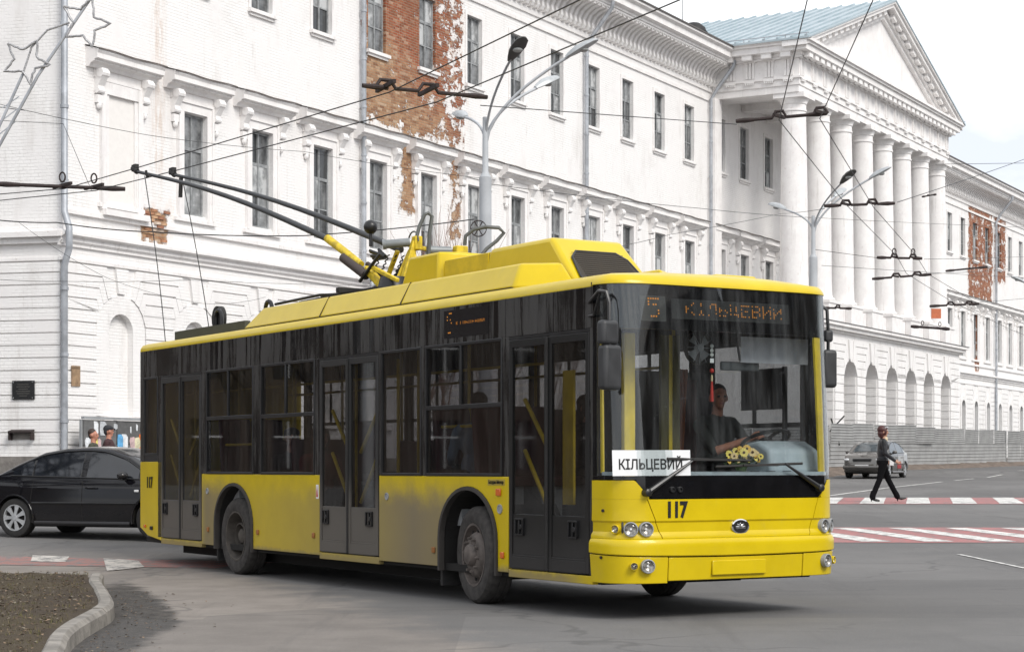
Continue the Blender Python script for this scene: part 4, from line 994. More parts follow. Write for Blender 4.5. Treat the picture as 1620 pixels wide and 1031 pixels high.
# --- left side, plain
side_panel(-9.2, -6.6, .34, 1.25, None, sg=1); side_panel(-6.6, -3.2, .34, 1.25, AR, sg=1); side_panel(-3.2, -1.2, .34, 1.25, None, sg=1); side_panel(-1.2, 2.14, .34, 1.25, AF, sg=1)
bp(MB().box(-9.2, 2.14, 1.2, HW, 2.575, 2.94), 'upper_panel', BLKP)
LW = [-9.0, -7.45, -5.9, -4.35, -2.8, -1.25, .35]
for a, b in zip(LW, LW[1:]): window_side(a+.06, b-.06, 1.252, 2.574, 1.95, sg=1); bp(MB().box(a-.06, a+.06, 1.19, HW, 1.252, 2.574), 'pillar', BLKP)
bp(MB().box(.29, .62, 1.19, HW, 1.252, 2.574), 'pillar', BLKP); window_side(.62, 2.06, 1.252, 2.574, 1.75, sg=1); bp(MB().box(2.06, 2.14, 1.19, HW, 1.252, 2.574), 'pillar', BLKP)
# --- front mask: the nose is a surface of width-wise arc length u and height z
ph = np.linspace(-math.pi/2, math.pi/2, 1201)
fy = HW*np.sign(ph)*np.abs(np.sin(ph))**.34; fx = 2.14+.50*np.abs(np.cos(ph))**.6
fu = np.concatenate([[0], np.cumsum(np.hypot(np.diff(fx), np.diff(fy)))]); fu -= fu[-1]/2; UM = float(fu[-1])
def nose(u, z, off=0.0):
    e = .004; u = max(-UM+e, min(UM-e, u))
    def p(q): return V(float(np.interp(q, fu, fx)), float(np.interp(q, fu, fy)), 0)
    a = p(u); t = (p(u+e)-p(u-e)).normalized(); n = V(t.y, -t.x, 0)
    w = (a.x-2.14)/.50
    lean = .13*max(0, (z-1.2)/1.8)**1.2 * w
    return V(a.x-lean+n.x*off, a.y+n.y*off, z)
def npanel(u0, u1, zb, zt, name, mat, off=0.0, th=.03, nu=28, nv=4, par=BUS, **k):
    fb = zb if callable(zb) else (lambda u: zb); ft = zt if callable(zt) else (lambda u: zt)
    fo = off if callable(off) else (lambda u, z: off)
    def P(u, v, d):
        uu = u0+(u1-u0)*u; z = fb(uu)+(ft(uu)-fb(uu))*v; return nose(uu, z, fo(uu, z)-d)
    return bp(MB().shell(lambda u, v: P(u, v, 0), lambda u, v: P(u, v, th), nu, nv), name, mat, par, smooth=35, **k)
E = UM-.006
botf = lambda u: .335+.03*(abs(u)/E)**3*0 + .03*math.cos(u*1.0)*0 + (.012*(u/E))
seamf = lambda u: .555+.03*(abs(u)/E)**2
def facetop(u):
    a = abs(u); return 1.225 if a > 1.10 else (1.068 if a < .965 else 1.068+(a-.965)/.135*.157)
E2 = E
npanel(-E2, -.80, lambda u: .325, lambda u: seamf(u)-.008, 'bumper_corner', YELC, lambda u, z: .018+.02*max(0,(z-.33)/.25), bevel=.006, nu=30)
npanel(.72, E2, lambda u: .345, lambda u: seamf(u)-.008, 'bumper_corner', YELC, lambda u, z: .018+.02*max(0,(z-.33)/.25), bevel=.006, nu=30)
npanel(-.792, .712, lambda u: .345, lambda u: seamf(u)-.010, 'bumper_centre', YELC, lambda u, z: .016+.02*max(0,(z-.33)/.25), bevel=.006, nu=24)
npanel(-E2, E2, lambda u: seamf(u), lambda u: .715+.0*u, 'bumper', YELC, lambda u, z: .050-.02*max(0,(z-.68)/.035), bevel=.010, nu=56, nv=6)
# fascia either side of the service flap (flap runs between the slanted seams)
def flapL(z): return -.99+.13*(1.06-z)/.32
def flapR(z): return .93-.12*(1.06-z)/.32
def fascia(u0f, u1f, zb, zt, name, nu, nv, off, mat=YELC, bev=.004):
    def P(u, v, d):
        # rows at constant z; slanted ends
        z = zb+(zt-zb)*v; uu = u0f(z)+(u1f(z)-u0f(z))*u
        zz = min(z, facetop(uu)) if zt > 1.08 else z
        return nose(uu, zz, off(uu, zz)-d)
    return bp(MB().shell(lambda u, v: P(u, v, 0), lambda u, v: P(u, v, .03), nu, nv), name, mat, smooth=35)
hl = lambda u, z: .012 if z > .865 or z < .74 else -.004
def zones(u0f, u1f, name, nu, top=None):
    # lower band is slightly recessed like the lamp hollow
    npts = []
    m = MB()
    zs = [.717, .745, .775, .855, .872, .95, 1.0, 1.06]
    def ofs(z): return {.717:.022,.745:.020,.775:.0,.855:.0,.872:.014}.get(z, .012)
    for d in (0,):
        pass
    def row(z, d, nu): return [nose(u0f(z)+(u1f(z)-u0f(z))*k/nu, z, ofs(z)-d) for k in range(nu+1)]
    O = [row(z, 0, nu) for z in zs]; B = [row(z, .03, nu) for z in zs]
    return bp(MB().shell(lambda u, v: O[round(v*(len(zs)-1))][round(u*nu)], lambda u, v: B[round(v*(len(zs)-1))][round(u*nu)], nu, len(zs)-1), name, YELC, smooth=30)
G = .004
zones(lambda z: -E2, lambda z: flapL(z)-G, 'fascia', 30); zones(lambda z: flapR(z)+G, lambda z: E2, 'fascia', 30)
zones(lambda z: flapL(z)+G, lambda z: flapR(z)-G, 'service_flap', 30)
for sg in (-1, 1):     # shoulders rising beside the black wiper panel
    def P(u, v, d, sg=sg):
        uu = sg*(.975+(E2-.975)*u); return nose(uu, 1.061+(max(facetop(uu), 1.063)-1.061)*v, .012-d)
    bp(MB().shell(lambda u, v: P(u, v, 0), lambda u, v: P(u, v, .03), 40, 3), 'shoulder', YELC, smooth=35)
npanel(-1.085, 1.085, lambda u: max(1.066, facetop(u)-.0) if abs(u) < .965 else facetop(u)+.004, 1.262, 'wiper_panel', GLOSSBLK, .006, nu=44)
for sg in (-1, 1):
    a, b = sorted((sg*1.085, sg*E2)); npanel(a, b, 1.23, 1.262, 'corner_trim', GLOSSBLK, .004, nu=20, nv=1)
npanel(-1.505, 1.20, 1.265, 2.95, 'windscreen', GL_FRONT, .004, .008, nu=80, nv=24)
for sg in (-1, 1):
    a, b = (-E2, -1.507) if sg < 0 else (1.202, E2); npanel(a, b, 1.265, 2.95, 'corner_pillar', GLOSSBLK, .003, nu=24, nv=10)
    a, b = (-1.495, -1.462) if sg < 0 else (1.02, 1.15); npanel(a, b, 1.29, 2.55, 'yellow_trim', YRAIL, -.03, .02, nu=2, nv=8)
npanel(-1.5, 1.5, 2.555, 2.945, 'destination_housing', GLOSSBLK, -.02, .03, nu=60, nv=6)
# roof rim
npanel(-E2, E2, 2.952, 3.03, 'front_rim', YELC, lambda u, z: .012-.05*((z-2.952)/.078)**2, .05, nu=60, nv=6)
# front lamps
LAMPR = simple('aged_lamp_reflector', (.42, .40, .36), .25, .9, var=.45, scale=40)
def lamp(u, z, r, name='headlight', par=BUS, off=.026):
    c = nose(u, z, off); t = (nose(u+.01, z)-nose(u-.01, z)).normalized(); n = V(t.y, -t.x, 0)
    e = bpy.data.objects.new(name, None)
    m = MB(); m.lathe([(r*1.22, -.03), (r*1.22, .012), (r*1.08, .016), (r*1.0, .006), (r*.96, -.03)], (0,0,0), 'z', 20, caps=False)
    o = m.obj(name, GREY if r > .035 else YELC, par, smooth=40); M = frame(c, t, V(0,0,1), -t.cross(V(0,0,1)) if False else n); o.matrix_basis = M
    MB().lathe([(r*.98, .0), (r*.7, -.012), (r*.35, -.019), (.004, -.021)], (0,0,0), 'z', 18, caps=False).obj('reflector', LAMPR, o, smooth=60)
    m = MB(); m.ball((0,0,-.010), (r*.24, r*.24, r*.16), 10, 6); m.obj('bulb', WHITEP, o, smooth=60)
    MB().lathe([(r*.99, .002), (r*.7, .013), (r*.3, .018), (.003, .019)], (0,0,0), 'z', 18, caps=False).obj('lens', LENS, o, smooth=60)
    return o
for sg in (-1, 1):
    lamp(sg*1.005, .80, .053); lamp(sg*1.134, .80, .053); lamp(sg*1.262, .80, .034, 'position_lamp'); lamp(sg*1.0, .48, .051, 'fog_lamp', off=.060); lamp(sg*1.11, .48, .030, 'indicator_lamp', off=.060)
pl = npanel(-.335, .27, .385, .515, 'number_plate_holder', YELC, .047, .02, nu=10, nv=2, bevel=.006)
def on_nose(u, z, off): 
    c = nose(u, z, off); t = (nose(u+.01, z, off)-nose(u-.01, z, off)).normalized(); up = (nose(u, z+.05, off)-nose(u, z-.05, off)).normalized(); return frame(c, t, up, t.cross(up))
text('117', .19, INK, BUS, on_nose(-.705, .962, .016), 'fleet_number', bold=.008, sx=.80, spc=.98)
em = bp(MB().lathe([(.100, -.01), (.100, .012), (.086, .016), (.084, .010), (.002, .010)], (0,0,0), 'z', 28), 'emblem', CHROME, smooth=40); em.matrix_basis = on_nose(0, .81, .004) @ Matrix.Diagonal((1, .68, 1, 1))
MB().lathe([(.085, .0105), (.084, .0125), (.001, .0125)], (0,0,0), 'z', 28).obj('emblem_field', INK, em)
m = MB()
for k in range(5):
    a = R(90+ (k-2)*42); m.ball((.030*math.cos(a), .030*math.sin(a)-.008, .013), (.012, .030, .004), 10, 5, M=Matrix.Rotation(a-R(90), 3, 'Z'))
m.box(-.055, .055, -.030, -.020, .011, .016); m.obj('emblem_badge', CHROME, em, smooth=60)
for u, z in ((-1.4, .96), (-1.4, .55)): bp(MB().lathe([(.014, -.01), (.014, .006)], (0,0,0), 'z', 10), 'bolt', RUST).matrix_basis = on_nose(u, z, .02 if z > .7 else .04)
for u in (-.745, -.665):
    o = bp(MB().lathe([(.026, -.01), (.026, .014), (.016, .016), (.015, .004), (.001, .004)], (0,0,0), 'z', 14), 'washer_cap', BLACK, smooth=40); o.matrix_basis = on_nose(u, 1.145, .008)
# wipers
def wiper(p, q, b0, b1):
    a, b = nose(*p, .05), nose(*q, .045)
    o = bp(MB().tube([a, a+(b-a)*.3, b], [.026, .022, .010], 8), 'wiper', BLACK, smooth=40)
    MB().lathe([(.035, -.045), (.035, .02), (.02, .03)], (0,0,0), 'x', 12).obj('wiper_hub', BLACK, o, smooth=40).location = a
    c, d = nose(*b0, .03), nose(*b1, .03); n = 8
    m = MB(); m.tube([nose(b0[0]+(b1[0]-b0[0])*k/n, b0[1]+(b1[1]-b0[1])*k/n, .022) for k in range(n+1)], .012, 6); m.beam(nose((b0[0]+b1[0])/2-.2, (b0[1]+b1[1])/2, .04), nose((b0[0]+b1[0])/2+.2, (b0[1]+b1[1])/2, .04), .014, .02); m.obj('blade', RUB, o)
wiper((-1.0, 1.12), (-.55, 1.395), (-.80, 1.415), (.12, 1.40)); wiper((.92, 1.15), (.50, 1.37), (-.28, 1.345), (.72, 1.375))
# LED destination signs from a 5x7 dot font
F57 = {'К': '10001 10010 10100 11000 10100 10010 10001', 'І': '01110 00100 00100 00100 00100 00100 01110', 'Л': '00111 01001 01001 01001 01001 01001 10001',
 'Ь': '10000 10000 10000 11110 10001 10001 11110', 'Ц': '10010 10010 10010 10010 10010 11111 00001', 'Е': '11111 10000 10000 11110 10000 10000 11111',
 'В': '11110 10001 10001 11110 10001 10001 11110', 'И': '10001 10001 10011 10101 11001 10001 10001', 'Й': '00100 10001 10011 10101 11001 10001 10001', '5': '11111 10000 11110 00001 00001 10001 01110'}
def leds(word, u0, z0, du, dz, fn, size, keep, par):
    m = MB(); u = u0
    for ch in word:
        for r, row in enumerate(F57[ch].split()):
            for c, b in enumerate(row):
                if b == '1' and keep(r, c): 
                    a = fn(u+c*du, z0-r*dz); m.poly([a @ Vector(q) for q in ((-size,-size,0),(size,-size,0),(size,size,0),(-size,size,0))])
        u += du*(6 if ch != 'І' else 6)
    return m.obj('led_text', LEDM, par)
rr = random.Random(3)
fnf = lambda u, z: on_nose(u, z, -.016)
npanel(-.99, -.72, 2.625, 2.85, 'led_board', simple('led_board_grey', (.03,.03,.028), .5), -.0175, .002, nu=6, nv=2)
npanel(-.66, .68, 2.655, 2.835, 'led_board', simple('led_board_dark', (.010,.010,.010), .5), -.0175, .002, nu=16, nv=2)
leds('5', -.90, 2.825, .025, .026, fnf, .007, lambda r, c: rr.random() < .72, BUS)
leds('КІЛЬЦЕВИЙ', -.50, 2.80, .0208, .0165, fnf, .0052, lambda r, c: rr.random() < .72, BUS)
bp(MB().box(-.54, .33, -HW-.003, -HW+.002, 2.63, 2.905), 'led_board', simple('side_sign_glass', (.012, .012, .014), .1))
fns = lambda s, z: frame((s, -HW-.005, z), (1,0,0), (0,0,1), (0,-1,0))
leds('5', -.47, 2.875, .020, .032, fns, .006, lambda r, c: rr.random() < .6, BUS)
leds('КІЛЬЦЕВИЙ', -.29, 2.80, .0105, .010, fns, .0032, lambda r, c: r in (2, 3, 4), BUS)
# --- roof, rear, floor, chassis
def ringpts(y0):   # roof cross-section
    return [(-HW, 2.942), (-HW+.005, 2.985), (-HW+.04, 3.03), (-HW+.12, 3.055), (-.6, 3.085), (0, 3.095), (.6, 3.085), (HW-.12, 3.055), (HW-.04, 3.03), (HW-.005, 2.985), (HW, 2.942), (HW-.08, 2.90), (0, 2.94), (-HW+.08, 2.90)]
m = MB(); m.loft([[(x, y, z) for y, z in ringpts(0)] for x in (-9.2, -7, -5, -3, -1, 1, 2.13)]); bp(m, 'roof', YELC, smooth=50)
m = MB()
def roofcap(u, v): 
    p = nose(-E2+2*E2*u, 3.0, -.04); q = V(2.1, p.y*.97, 3.09); r = p*(1-v)+q*v; 
    prof = float(np.interp(abs(r.y), [0,.6,1.13,1.21,1.245], [3.095,3.085,3.055,3.03,2.985])); return V(r.x, r.y, 3.0+(prof-3.0)*min(1, v*2.2)**.6)
m.grid(roofcap, 50, 8); bp(m, 'roof_front', YELC, smooth=60)
m = MB(); m.box(-9.24, -9.2, -1.22, 1.22, .5, 2.95); bp(m, 'rear_panel', YELC, bevel=.01); bp(MB().box(-9.255, -9.241, -1.0, 1.0, 1.5, 2.6), 'rear_window', GLOSSBLK)
for s in (-1.1, 1.1): bp(MB().box(-9.27, -9.241, s-.1, s+.1, .8, 1.3), 'tail_lamp', RED, bevel=.01)
bp(MB().box(-9.1, 2.2, -1.19, 1.19, .30, .37), 'floor', DARK); bp(MB().box(-9.1, -7.2, -1.19, 1.19, .37, .85), 'rear_platform', INTER); bp(MB().box(-9.1, 2.2, -1.19, 1.19, 2.86, 2.9), 'ceiling', INTER)
m = MB(); m.box(-8.6, -.9, -.85, .85, .16, .299); m.box(.85, 1.9, -.6, .6, .27, .299); bp(m, 'chassis', DARK)  # dark underside box, put in so no light passes below the floor
bp(MB().cyl((0, -1.0, .46), (0, 1.0, .46), .07), 'front_axle', DARK); bp(MB().cyl((-5.9, -1.0, .478), (-5.9, 1.0, .478), .13), 'rear_axle', DARK)
for sg in (-1, 1):
    for c, w, zt in (AR, AF):
        pts = arch_pts(c, w, zt, .30); n = len(pts)
        inn = arch_pts(c, w-.035, zt-.035, .30)
        m = MB(); m.loft([[(o[0], sg*(HW+.022), o[1]), (o[0], sg*(HW-.05), o[1]), (i[0], sg*(HW-.05), i[1]), (i[0], sg*(HW+.022), i[1])] for o, i in zip(pts, inn)]); bp(m, 'wheel_arch_lip', simple('arch_rubber', (.045,.04,.036), .8), smooth=40)
        m = MB(); m.grid(lambda u, v: (inn[round(u*(n-1))][0], sg*(HW-.04-.75*v), inn[round(u*(n-1))][1]), n-1, 2); m.poly([(p[0], sg*(HW-.79), p[1]) for p in inn]); bp(m, 'wheel_housing', DARK)
        bp(MB().box(c-w-.06, c-w-.02, *sorted((sg*1.2, sg*.85)), .14, .40), 'mud_flap', RUB)
def wheel(c, y, rear, steer=0):
    t = MB(); Rr = .478
    t.lathe([(.30, 0), (.335, .018), (.40, .022), (.445, .012), (.466, -.012), (.478, -.03), (.478, -.10), (.470, -.105), (.470, -.115), (.478, -.12), (.478, -.165), (.470, -.17), (.470, -.18), (.478, -.185), (.478, -.22), (.45, -.245), (.33, -.25), (.30, -.23)], (0,0,0), 'y', 48, closed=True)
    w = t.obj('wheel', TYRE, BUS, smooth=35)
    # local y is outward axis here; mirrored by rotation for each side
    if rear:
        MB().lathe([(.302, -.002), (.312, .012), (.292, .012), (.28, -.03), (.262, -.10), (.25, -.15), (.175, -.16), (.165, -.05), (.15, -.045), (.14, -.16), (.01, -.165)], (0,0,0), 'y', 36, caps=False).obj('rim', DRIM, w, smooth=35)
        m = MB(); m.lathe([(.09, -.16), (.09, -.07), (.06, -.05), (.004, -.05)], (0,0,0), 'y', 18)
        for k in range(10): a = R(36*k); m.cyl((.21*math.cos(a), -.16, .21*math.sin(a)), (.21*math.cos(a), -.12, .21*math.sin(a)), .017, n=6)
        m.obj('hub', DRIM, w, smooth=35)
    else:
        MB().lathe([(.302, -.002), (.312, .012), (.290, .010), (.275, -.05), (.255, -.07), (.235, -.045), (.21, .0), (.185, .018), (.10, .02), (.10, .02), (.01, .02)], (0,0,0), 'y', 36, caps=False).obj('rim', RIMM, w, smooth=35)
        m = MB(); m.lathe([(.115, .018), (.11, .05), (.09, .075), (.05, .085), (.004, .085)], (0,0,0), 'y', 20)
        for k in range(10): a = R(36*k+8); m.cyl((.165*math.cos(a), .015, .165*math.sin(a)), (.165*math.cos(a), .055, .165*math.sin(a)), .019, .014, n=6)
        m.obj('hub', RIMM, w, smooth=35)
        m = MB()
        for k in range(10): a = R(36*k+26); m.ball((.238*math.cos(a), -.032, .238*math.sin(a)), (.024, .012, .024), 8, 5)
        m.obj('rim_hole', DARK, w)
    w.location = (c, y, Rr); w.rotation_euler = (0, 0, (math.pi if y < 0 else 0) + steer); return w
wheel(-.02, -1.205, False, R(-9)); wheel(-.02, 1.205, False, R(-9)); wheel(-5.9, -1.215, True); wheel(-5.9, 1.215, True)
# side marker lamps, caps, stickers
def marker(s, z, w, h, mat, name): bp(MB().box(s-w/2, s+w/2, -HW-.018, -HW-.001, z-h/2, z+h/2), name, mat, bevel=.006)
marker(.53, 1.10, .085, .07, AMBER, 'side_indicator')
for s, z in ((.60, .50), (-5.15, .55), (-3.58, .56), (-.75, .50), (-6.72, .54)): marker(s, z, .06, .06, AMBER if s > 0 else simple('dirty_amber', (.30, .12, .03), .5), 'side_marker')
for s, z, r in ((.55, .94, .046), (-1.78, 1.03, .04), (-6.75, 1.03, .04)):
    o = bp(MB().lathe([(r, -.002), (r, .010), (r*.75, .012), (r*.7, .006), (.002, .006)], (0,0,0), 'z', 16), 'socket_cap', GREY, smooth=40); o.matrix_basis = frame((s, -HW, z), (1,0,0), (0,0,1), (0,-1,0))
st = bp(MB().box(-3.52, -3.455, -HW-.003, -HW-.0005, .98, 1.14), 'sticker', WHITEP)
m = MB(); m.prism([(-3.51,1.0),(-3.47,1.0),(-3.48,1.06),(-3.49,1.12),(-3.505,1.06)], lambda a, b, d: (a, d, b), -HW-.005, -HW-.0035); m.obj('sticker_print', RED, st)
nb = bp(MB().box(.32, .64, -HW-.003, -HW-.0005, 1.165, 1.225), 'maker_label', simple('dull_gold_label', (.40,.30,.05), .5)); 
side_text('Богдан Мотор', .48, 1.195, .048, INK, 'maker_lettering', sx=.86)
side_text('117', -8.83, 1.12, .20, INK, 'fleet_number', bold=.008, sx=.78)
marker(-8.75, .50, .09, .05, INK, 'socket_flap'); marker(-9.0, .52, .06, .04, AMBER, 'side_marker')
# mirrors
def mirror(pts, head, par=BUS):
    o = bp(MB().tube(pts, .016, 8), 'mirror_arm', BLACK, smooth=40)
    for (c, sx, sy, sz, ry) in head:
        M = Matrix.Translation(c) @ Matrix.Rotation(ry, 4, 'Z')
        m = MB(); m.box(-sx, sx, -sy, sy, -sz, sz); q = m.obj('mirror_head', simple('mirror_shell', (.035,.036,.038), .5, var=.2), o, bevel=.035, seg=4); q.matrix_basis = M
        m = MB(); m.box(-sx-.002, -sx-.0005, -sy+.02, sy-.02, -sz+.025, sz-.025); m.obj('mirror_glass', CHROME, o).matrix_basis = M
    return o
mirror([(2.10, -1.262, 2.80), (2.42, -1.37, 2.875), (2.58, -1.40, 2.85), (2.62, -1.40, 2.75), (2.62, -1.40, 2.05)], [((2.60, -1.40, 2.50), .05, .10, .105, .2), ((2.60, -1.38, 2.20), .055, .105, .195, .2)])
bp(MB().tube([(2.10, -1.262, 2.68), (2.22, -1.29, 2.68), (2.44, -1.37, 2.86)], .013, 8), 'mirror_stay', BLACK)
mirror([(2.3, 1.20, 2.90), (2.38, 1.25, 2.82), (2.38, 1.265, 2.6), (2.37, 1.27, 2.2)], [((2.36, 1.285, 2.27), .05, .075, .18, -.2), ((2.37, 1.275, 2.58), .03, .045, .06, -.2)])
# --- roof equipment
def frustum(bot, top, z0, z1, name, mat=YELC, par=BUS, bevel=.03): return bp(MB().loft([[(x, y, z0) for x, y in bot], [(x, y, z1) for x, y in top]]), name, mat, par, bevel=bevel, seg=3)
frustum([(-6.15,-1.03),(.42,-1.03),(.86,-.56),(-6.15,-.56)], [(-5.78,-.90),(.36,-.90),(.62,-.58),(-5.78,-.58)], 3.075, 3.33, 'roof_fairing')
frustum([(-6.15,1.03),(.42,1.03),(.86,.56),(-6.15,.56)], [(-5.78,.90),(.36,.90),(.62,.58),(-5.78,.58)], 3.075, 3.33, 'roof_fairing')
bp(MB().box(-5.7, -3.0, -.57, .57, 3.08, 3.335), 'equipment_deck', simple('dark_grey_deck', (.06,.06,.058), .8))
bp(MB().box(-6.1, .4, -1.035, 1.035, 3.065, 3.085), 'fairing_base', RUST)
m = MB()
for s in (-3.9, -1.9): m.loft([[(s-.006, -1.034, 3.09), (s+.006, -1.034, 3.09), (s+.006, -.902, 3.331), (s-.006, -.902, 3.331)], [(s-.006, -1.02, 3.09), (s+.006, -1.02, 3.09), (s+.006, -.89, 3.329), (s-.006, -.89, 3.329)]])
bp(m, 'fairing_seam', RUST)
frustum([(-3.02,-.52),(-2.0,-.52),(-1.9,-.3),(-1.9,.5),(-3.02,.5)], [(-2.74,-.47),(-2.06,-.47),(-1.96,-.28),(-1.96,.46),(-2.74,.46)], 3.07, 3.70, 'equipment_box')
frustum([(-1.98,-.44),(-1.0,-.44),(-1.0,.44),(-1.98,.44)], [(-1.98,-.42),(-1.0,-.42),(-1.0,.42),(-1.98,.42)], 3.07, 3.60, 'equipment_box', bevel=.01)
m = MB(); m.box(-1.95, -1.02, -.452, -.442, 3.34, 3.585); bp(m, 'louvre_panel', simple('shaded_yellow_panel', (.60,.44,.01), .5))
frustum([(-1.2,-.50),(.80,-.50),(.80,.47),(-1.2,.47)], [(-1.02,-.43),(.17,-.43),(.17,.43),(-1.02,.43)], 3.06, 3.635, 'air_conditioner_cowl', bevel=.05)
# dark mesh grille let into the sloping front of the cowl
def cf(y, t, o=.004): return V(.80-.63*t+o, y, 3.06+.575*t+o)
m = MB(); pts = [(-.40,.05),(.36,.05),(.36,.24),(.31,.60),(.22,.72),(-.26,.72),(-.35,.60),(-.40,.24)]
m.loft([[cf(y, t, .002) for y, t in pts], [cf(y, t, .012) for y, t in pts]]); gr = bp(m, 'grille', simple('dark_brown_mesh', (.035,.028,.02), .7))
m = MB()
for k in range(16): t = .08+.04*k; m.beam(cf(-.33, t, .014), cf(.29, t, .014), .004, .004)
m.obj('grille_bars', bpy.data.materials['dark_brown_mesh'], gr)
m = MB(); q = .0
for a, b in zip(pts, pts[1:]+pts[:1]): m.tube([cf(*a, .012), cf(*b, .012)], .011, 6)
m.obj('grille_frame', BLACK, gr)
frustum([(1.2,.42),(1.75,.42),(1.75,.98),(1.2,.98)], [(1.25,.46),(1.70,.46),(1.70,.94),(1.25,.94)], 3.06, 3.18, 'roof_hatch', bevel=.02)
bp(MB().box(1.08, 1.18, .4, .46, 3.08, 3.13), 'hatch_hinge', RUST)
m = MB(); m.box(-9.05, -6.6, -.80, -.72, 3.09, 3.23); m.box(-9.05, -6.6, .72, .80, 3.09, 3.23); m.box(-9.05, -8.97, -.72, .72, 3.09, 3.23); m.box(-9.0, -6.65, -.7, .7, 3.09, 3.16); bp(m, 'roof_walkway', simple('grey_green_walkway', (.055,.058,.05), .8))
bp(MB().lathe([(.17, -.04), (.17, .04), (.05, .06), (.003, .06)], (-8.05, -.55, 3.36), 'y', 20), 'rope_drum', RUB)
for s in (-8.0, -6.35): bp(MB().tube([(s, -.62, 3.09), (s, -.62, 3.36)]+[(s+.10-.10*math.cos(t), -.62, 3.36+.10*math.sin(t)) for t in [math.pi*k/8 for k in range(1, 9)]]+[(s+.20, -.62, 3.26)], .028, 8), 'pole_hook', BLACK, smooth=40)
# trolley base, poles, shoes, ropes
tb = bp(MB().lathe([(.34, 3.34), (.34, 3.42), (.2, 3.46), (.16, 3.62), (.02, 3.62)], (-4.1, .05, 0), 'z', 20), 'trolley_base', BLACK, smooth=35)
m = MB(); m.beam((-4.9, -.5, 3.40), (-3.4, -.5, 3.40), .06, .05); m.beam((-4.9, .5, 3.40), (-3.4, .5, 3.40), .06, .05); m.beam((-4.3, -.6, 3.45), (-4.3, .9, 3.45), .08, .06)
for k in range(5): m.tube([(-6.2+.2*k, -.55+.25*k, 3.42+.02*k), (-5.2, -.4+.2*k, 3.47), (-4.3, -.1+.08*k, 3.44)], .018, 6)
m.obj('base_frame', BLACK, tb)
ARMY = simple('scuffed_yellow_metal', (.62,.45,.02), .55, var=.3, scale=12); STG = simple('pale_spring_housing', (.22,.235,.24), .45, .2, var=.15)
A1, A2_ = V(-4.18,-.06,3.58), V(-4.30,.26,3.98); J1, J2 = V(-5.56,-.10,4.21), V(-5.15,.26,4.19); SH1, SH2 = V(-10.48,-.82,5.66), V(-10.48,-.24,5.66)
m = MB(); d = (A1-J1); m.tube([J1+(J1-A1)*.03, J1+d*.30, J1+d*.62], [.052, .05, .042], 12); m.obj('pole_sleeve', ARMY, tb, smooth=40)
m = MB(); m.tube([J1+d*.34+V(0,-.04,-.06), J1+d*.76+V(0,-.04,-.06)], .062, 12); m.tube([J1+d*.6+V(0,.1,.0), J1+d*.92+V(0,.12,.0)], .035, 8); m.obj('damper', simple('brown_damper', (.05,.035,.03), .6), tb, smooth=40)
for a_, b_, w_ in ((J1+d*.72, A1+V(.06,0,-.1), .085), (A2_+V(.28,.04,.08), A1+V(.16,.20,-.02), .075), (A2_+V(.20,.02,-.02), A1+V(.02,.16,-.06), .05), (V(-3.9,.84,3.92), V(-3.98,.72,3.5), .07), (V(-4.05,.30,4.0), V(-3.85,.86,3.88), .05), (V(-4.35,-.1,3.75), V(-3.8,-.05,3.55), .05)):
    MB().beam(a_, b_, w_, w_).obj('frame_arm', ARMY, tb, bevel=.01)
MB().box(-4.06, -3.95, .27, .37, 3.95, 4.12).obj('pivot_bracket', ARMY, tb, bevel=.015); MB().box(-3.94, -3.82, .77, .93, 3.87, 4.02).obj('pivot_bracket', ARMY, tb, bevel=.015)
for k_ in range(4):
    y_ = -.05+.1*k_; m = MB(); m.tube([(-4.52+.3*q_/24+.014*math.cos(q_*1.6), y_+.014*math.sin(q_*1.6), 3.60+.30*q_/24) for q_ in range(25)], .009, 5); m.obj('spring', BLACK, tb)
for a_, b_ in (((-4.75,.02,3.5),(-4.1,.1,3.62)), ((-4.7,.3,3.55),(-4.2,.3,3.9)), ((-4.3,.5,3.5),(-3.9,.5,3.75)), ((-4.6,-.15,3.6),(-4.15,-.1,3.9))): MB().tube([a_, b_], .022, 8).obj('rod', BLACK, tb)
m = MB(); m.cyl((-4.22,-.02,4.02), (-4.07,.26,4.05), .052, n=16); m.cyl((-4.22,-.03,4.02), (-4.20,.0,4.024), .062, n=16); m.obj('spring_housing', STG, tb, smooth=40); m = MB(); m.cyl((-4.0,.44,3.96), (-3.92,.74,3.96), .05, n=16); m.obj('spring_housing', STG, tb, smooth=40)
for a_, b_ in (((-4.6,.14,3.46),(-4.2,.16,3.95)), ((-3.8,.2,3.44),(-4.05,.3,3.95)), ((-4.0,.5,3.46),(-3.95,.5,3.9)), ((-4.5,.0,3.46),(-3.7,.7,3.62))): MB().beam(a_, b_, .05, .035).obj('frame_strut', ARMY, tb)
m = MB()
for k in range(9): a = R(40*k); m.cyl((-4.7+.07*math.cos(a), .1+.05*math.sin(a), 3.95+.06*math.sin(a*2)), (-4.45, .12, 3.9), .02, .03, 6)
m.obj('linkage', BLACK, tb)
m = MB(); m.tube([(-4.72,.06,4.05), (-4.72,.06,4.22)], .022, 8); m.ball((-4.72,.06,4.29), .088, 16, 10); m.obj('ball_stop', BLACK, tb, smooth=60)
HOSE = simple('grey_hose', (.10,.105,.10), .5)
m = MB(); m.tube([(-3.98,.30,4.10),(-3.98,.34,4.24),(-3.96,.40,4.38),(-3.94,.44,4.40),(-3.92,.48,4.36),(-3.95,.46,4.15),(-3.95,.45,3.9),(-3.95,.45,3.6)], .024, 8); m.obj('hose', HOSE, tb, smooth=50)
